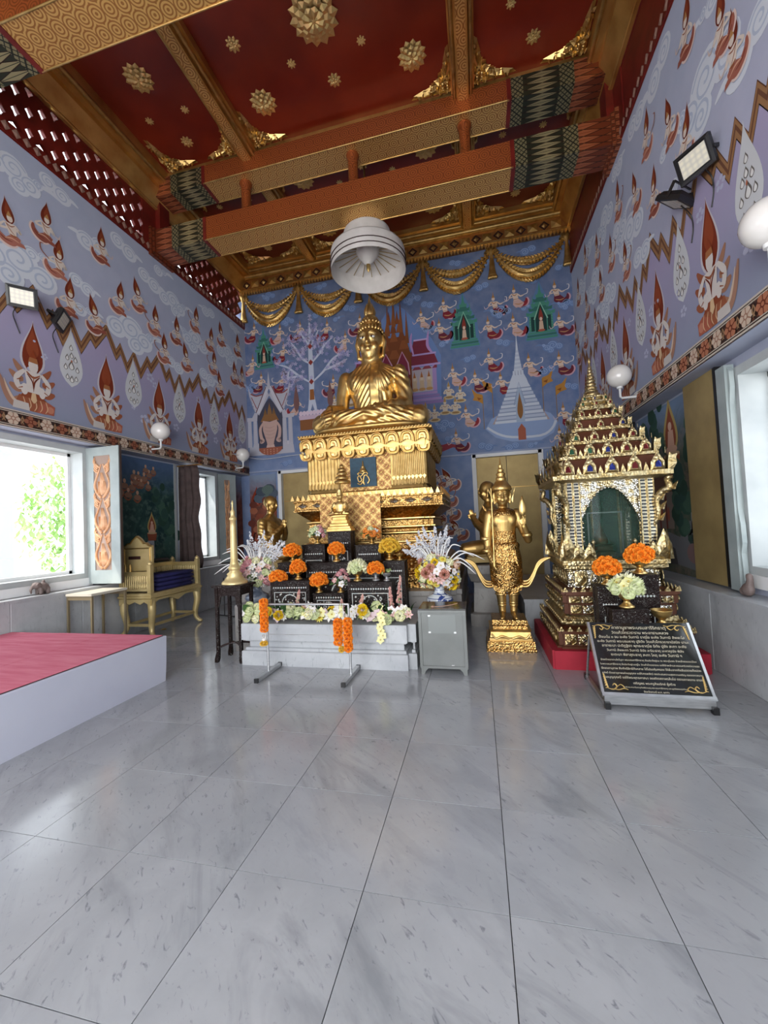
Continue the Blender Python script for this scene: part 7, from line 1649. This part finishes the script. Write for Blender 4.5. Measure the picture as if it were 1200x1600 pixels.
# ---- low platform with white skirt and red carpet
pt = empty('carpeted_platform', (-4.44, 1.9, 0)); tag(pt, 'low platform with a white skirt and pink red carpet on top', 'platform')
M_skirt = mat('white_skirt_board', lambda g: g.mix(g.noise(g.coord(), 1.2, 4).rng(.35, .7), H('C2C5D6'), H('CDD0DE')), .45)
b = MB(); b.rings([[(x, y, z) for x, y in ((-1.06+d, -3.2), (1.1-d, -3.2), (1.1-d, 1.815-d), (-1.06+d, 1.815-d))] for d, z in ((.012, 0), (.004, .2), (0, .47), (.004, .478))]); b.build('white_skirt', M_skirt, pt)
M_carp = mat('pink_red_carpet', lambda g: g.mix(g.noise(g.coord(scale=(1, 6, 1)), 3, 4).rng(.3, .7), H('D97086'), H('E68C9E')), .9, 0, lambda g: g.noise(g.coord(), 300, 2), .3, .002, spec=.1)
for i in range(3):
    x1 = 1.07 - i*.71; MB().rings([[(x, y, z) for x, y in ((x1-.708+d, -3.15), (x1-d, -3.15), (x1-d, 1.795-d), (x1-.708+d, 1.795-d))] for d, z in ((0, .4785), (.0, .486 + .002*(i % 2)), (.004, .4885 + .002*(i % 2)))]).build('carpet_strip', M_carp, pt)
MB().box(1.074, 1.078, -3.15, 1.79, .474, .484).build('carpet_edge', M_dark, pt)
# ---- gilded preaching seat with balusters, cushion stack and side table
gs = empty('gilded_bench', (-5.20, 5.73, 0)); tag(gs, 'pale gold carved bench with baluster rails under the forest mural', 'bench')
hx, hy = .29, .56
MB().rings([rect(hx, hy, .60), rect(hx + .02, hy + .02, .615), rect(hx + .02, hy + .02, .64), rect(hx + .005, hy + .005, .65), rect(hx + .005, hy + .005, .685), rect(hx - .01, hy - .01, .69)]).build('seat_board', M_cream_gold, gs)
for s in (-1, 1):
    for r in (-1, 1):
        b = MB(); P = [(s*(hx-.05), r*(hy-.06), .60), (s*(hx-.03), r*(hy-.05), .42), (s*(hx-.06), r*(hy-.07), .22), (s*(hx-.05), r*(hy-.06), .10), (s*(hx+.0), r*(hy-.03), .03)]
        L = spline(P, 5); b.tube(L, [lerp(.065, .035, min(1, i/len(L)*1.3)) for i in range(len(L))], 10); b.ball((s*(hx+.01), r*(hy-.025), .032), .032, 10, 7, sz=.95)
        b.build('leg', M_cream_gold, gs)
a = MB()
for r in (-1, 1): a.prism([(-hx, .60), (hx, .60), (hx, .50), (hx*.6, .56), (hx*.35, .52), (0, .56), (-hx*.35, .52), (-hx*.6, .56), (-hx, .50)], r*hy-.012, r*hy+.012)
for s in (1, -1): a.prism([(-hy, .60), (hy, .60), (hy, .50), (hy*.75, .57), (hy*.3, .57), (hy*.12, .53), (0, .50), (-hy*.12, .53), (-hy*.3, .57), (-hy*.75, .57), (-hy, .50)], s*hx-.012, s*hx+.012, ax='x')
a.build('apron', M_cream_gold, gs)
st = MB()
for r in (-1, 1): st.box(-hx+.05, hx-.05, r*(hy-.07)-.018, r*(hy-.07)+.018, .17, .21)
for s in (-1, 1): st.box(s*(hx-.06)-.018, s*(hx-.06)+.018, -hy+.07, hy-.07, .17, .21)
st.build('stretcher', M_cream_gold, gs)
for s in (-1, 1):
    for r in (-1, 1): MB().rings([rect(.032, .032, z, (s*(hx-.03), r*(hy-.03))) for z in (.69, 1.12)]).lathe([(.03, 1.12), (.04, 1.14), (.03, 1.16), (.0, 1.19)], 10, (s*(hx-.03), r*(hy-.03), 0)).build('corner_post', M_cream_gold, gs)
bal = MB().lathe([(.012, 0), (.018, .04), (.009, .09), (.016, .14), (.012, .2)], 8).mesh('baluster', M_cream_gold)
def rail(p, q, z0, n):
    b = MB(); d = (Vector(q) - Vector(p)); w = Vector((-d.y, d.x, 0)).normalized()*.022
    for za, zb in ((z0, z0+.035), (z0+.235, z0+.30)):
        V = [Vector(p)-w, Vector(q)-w, Vector(q)+w, Vector(p)+w]; b.rings([[(v.x, v.y, z) for v in V] for z in (za, zb)])
    b.build('rail', M_cream_gold, gs)
    for i in range(n): c = Vector(p).lerp(Vector(q), (i+.5)/n); o = link('baluster', bal, gs); o.location = (c.x, c.y, z0+.035)
rail((-hx+.04, -hy+.03, 0), (hx-.04, -hy+.03, 0), .72, 14); rail((-hx+.03, -hy+.04, 0), (-hx+.03, hy-.04, 0), .80, 26); rail((-hx+.04, hy-.03, 0), (hx-.04, hy-.03, 0), .78, 14)
hb_ = MB(); pr = [(-.27, 1.03), (.27, 1.03), (.27, 1.42), (.22, 1.43), (.17, 1.47), (.12, 1.47), (.07, 1.53), (0, 1.58), (-.07, 1.53), (-.12, 1.47), (-.17, 1.47), (-.22, 1.43), (-.27, 1.42)]
hb_.prism(pr, -.50, -.46); o = hb_.build('headboard', M_cream_gold, gs)
q = MB()
for i in range(len(pr)-2): q.tube([(pr[i+2][0], -.505, pr[i+2][1]-.012), (pr[(i+3) % len(pr)][0], -.505, pr[(i+3) % len(pr)][1]-.012)], .012, 6)
for x in (-.24, .24): q.tube([(x, -.505, 1.05), (x, -.505, 1.38)], .010, 6)
q.tube([(-.24, -.505, 1.38), (.24, -.505, 1.38)], .010, 6); q.lathe([(.05, 0), (.03, .012), (.0, .02)], 10, (0, 0, 0))
q.build('carved_border', M_gold, o); MB().box(-.16, .06, -.506, -.49, 1.21, 1.26).build('hand_slot', M_dark, o)
for x in (-.19, -.1):
    fgn = empty('figurine', (-5.20 + x, 5.19, 1.022)); tag(fgn, 'tiny gilt figurine %s on the bench end rail' % ('at the left' if x < -.15 else 'at the right'), 'figurine', 'figurines on the bench rail'); MB().lathe([(.022, 0), (.024, .01), (.014, .03), (.02, .06), (.013, .085), (.016, .10), (.0, .125)], 10).build('body', M_gold, fgn)
M_navy = mat('navy_fabric', lambda g: g.mix(g.noise(g.coord(), 4, 4).rng(.3, .7), (.010, .010, .06), (.022, .022, .13)), .8)
for i, (z, lab) in enumerate(((.691, 'lowest'), (.758, 'second'), (.825, 'third'), (.892, 'top'))):
    c = empty('seat_cushion', (-5.13 + .01*(i % 2), 5.76 + .015*(i % 3), z)); tag(c, '%s navy blue folded cushion of the stack on the gilded bench' % lab, 'cushion', 'navy cushions on the bench')
    b = MB(); b.rings([[(sx*(.19 - d)*(1 if abs(sx) < 2 else 1), sy*(.40 - d), zz) for sx, sy in ((-1, -.9), (-.9, -1), (.9, -1), (1, -.9), (1, .9), (.9, 1), (-.9, 1), (-1, .9))] for d, zz in ((.03, 0), (.004, .012), (0, .03), (.004, .05), (.03, .064))], 0, True); b.build('cushion_body', M_navy, c)
hs = empty('dark_bolster', (-5.40, 5.80, 1.101)); tag(hs, 'dark padded bolster lying along the back rail of the gilded bench', 'bolster'); MB().tube(spline([(0, -.42, .03), (0, -.2, .045), (0, .1, .05), (0, .3, .035)], 5), [.02] + [.034]*14 + [.02], 10).build('bolster_body', mat('dark_vinyl', (.03, .02, .02), .4), hs)
sd = empty('side_table', (-5.28, 4.62, 0)); tag(sd, 'small cream square side table below the open window shutter', 'table')
MB().rings([rect(.22, .28, z) for z in (.795, .80, .825)]).build('tabletop', mat('cream_laminate', (.62, .58, .48), .35), sd)
M_tl = mat('brass_tone_tube', (.36, .29, .18), .4, .6)
for s in (-1, 1):
    for r in (-1, 1): MB().box(s*.20-.013, s*.20+.013, r*.26-.013, r*.26+.013, 0, .795).build('leg', M_tl, sd)
MB().box(-.21, .21, -.27, -.25, .74, .795).box(-.21, .21, .25, .27, .74, .795).build('apron', M_tl, sd)
fs_ = empty('folding_stand', (-4.72, 6.7, 0)); tag(fs_, 'thin black metal stand behind the gilded bench', 'stand'); MB().tube([(0, 0, .02), (0, 0, .72)], .012, 8).build('post', M_black, fs_); MB().tube([(-.25, .08, .016), (.25, -.08, .016)], .012, 8).build('foot_bar', M_black, fs_); MB().tube([(.25, -.08, .016), (.27, -.085, .016)], .02, 8).build('foot_cap', M_black, fs_)
# ---- elephant figurine on the left sill, bird like figurine on the right ledge
el = empty('elephant_figurine', (-5.66, 4.17, .863)); tag(el, 'small grey brown elephant figurine on the left marble window ledge', 'figurine')
b = MB(); b.ball((0, 0, .09), .075, 14, 10, sx=.7, sz=.85); b.ball((0, -.085, .12), .045, 12, 8); limb(b, [(0, -.12, .115), (0, -.15, .07), (0, -.145, .03)], [.022, .016, .011], 8); b.ball((0, .01, .165), .02, 8, 6)
for s in (-1, 1):
    for y in (-.045, .045): limb(b, [(s*.028, y, .07), (s*.03, y, .018)], [.026, .024], 8)
    b.ball((s*.045, -.075, .125), .035, 8, 6, sx=.3)
me = sculpt(b, 'body', .006, 2); me.materials.clear(); me.materials.append(mat('grey_brown_clay', (.16, .12, .11), .6)); link('body', me, el)
bf = empty('duck_figurine', (2.30, 4.21, .782)); tag(bf, 'small grey brown seated figurine on the right marble ledge', 'figurine')
b = MB(); b.ball((0, 0, .06), .06, 12, 8, sx=.7, sy=1.1); limb(b, [(0, -.02, .08), (0, -.035, .15), (0, -.03, .18)], [.035, .026, .028], 8); b.ball((0, .05, .04), .04, 8, 6)
me = sculpt(b, 'body', .006, 2); me.materials.clear(); me.materials.append(MATS['grey_brown_clay']); link('body', me, bf)
# ---- globe wall lamps
def globe(x, y, z, s, lab):
    t = empty('wall_lamp', (x, y, z)); tag(t, lab, 'lamp', 'white globe lamps above the window trim'); r = .155
    MB().ball((0, 0, 0), r, 24, 16).build('globe', M_globe, t); MB().lathe([(.035, -r-.02), (.04, -r+.005), (.03, -r+.03)], 14).build('collar', M_white, t)
    MB().tube([(0, 0, -r-.01), (0, 0, -r-.13), (-s*.02, 0, -r-.15), (-s*(.19), 0, -r-.15)], .016, 8).build('bracket', M_white, t); MB().box(-s*.205, -s*.19, -.05, .05, -r-.21, -r-.09).build('wall_plate', M_white, t)
for y, lab in ((5.92, 'round white globe lamp on the left wall before the shutter'), (8.45, 'round white globe lamp in the far left corner'), (2.9, 'round white globe lamp on the left wall near the entrance')): globe(XL + .215, y, 3.40, 1, lab)
for y, lab in ((3.14, 'large round white globe lamp cut by the right picture edge'), (6.04, 'round white globe lamp right of the pavilion spire'), (8.72, 'round white globe lamp behind the pavilion spire')): globe(XR - .215, y, 3.46, -1, lab)
# ---- floodlights in pairs on each side wall
def flood(x, y, z, s, ax, tilt, lab):
    t = empty('floodlight', (x, y, z)); tag(t, lab, 'lamp', 'black floodlights on the side walls')
    h = empty('lamp_head', (s*.13, 0, 0), 0, t); h.rotation_euler = (tilt, 0, s*pi/2 + ax)
    w, k = .15, .125
    MB().rings([[(a*(w-d), y_, b_*(k-d)) for a, b_ in ((-1,-1),(1,-1),(1,1),(-1,1))] for d, y_ in ((.03, .05), (0, .01), (0, -.03), (.025, -.035), (.03, -.028))]).build('housing', M_black, h)
    MB().box(-.11, .11, -.034, -.027, -.085, .085).build('lens', M_lens, h)
    b = MB()
    for e in (-1, 1): b.box(e*.155-.004, e*.155+.004, -.01, .12, -.015, .015)
    b.box(-.155, .155, .112, .12, -.015, .015); b.build('bracket', M_black, h)
    MB().tube(spline([(s*.10, 0, -.06), (s*.05, -.05, -.2), (s*.012, .0, -.3), (s*.01, .05, -.42)], 6), .006, 6).build('cable', M_black, t); MB().box(0, s*.05, -.03, .03, -.03, .03).build('wall_mount', M_black, t)
flood(XL, 3.80, 4.63, 1, -.75, R_(20), 'black floodlight facing the room on the left wall zigzag'); flood(XL, 4.28, 4.58, 1, .62, R_(25), 'black floodlight turned away to the altar on the left wall')
flood(XR, 4.06, 4.70, -1, .55, R_(20), 'black floodlight with bright lens on the right wall zigzag'); flood(XR, 4.42, 4.62, -1, -.9, R_(55), 'black floodlight tipped downward on the right wall')
cd = empty('electric_cord', (-3.9, 9.02, 3.35)); tag(cd, 'thin pale electric cord strung low across the back wall mural', 'cord'); MB().tube(spline([(-1.5, -.9, .02), (-1.2, -.1, .0), (-.3, -.03, .04), (1.0, -.03, .02)], 6), .006, 6).build('cord_run', M_white, cd)
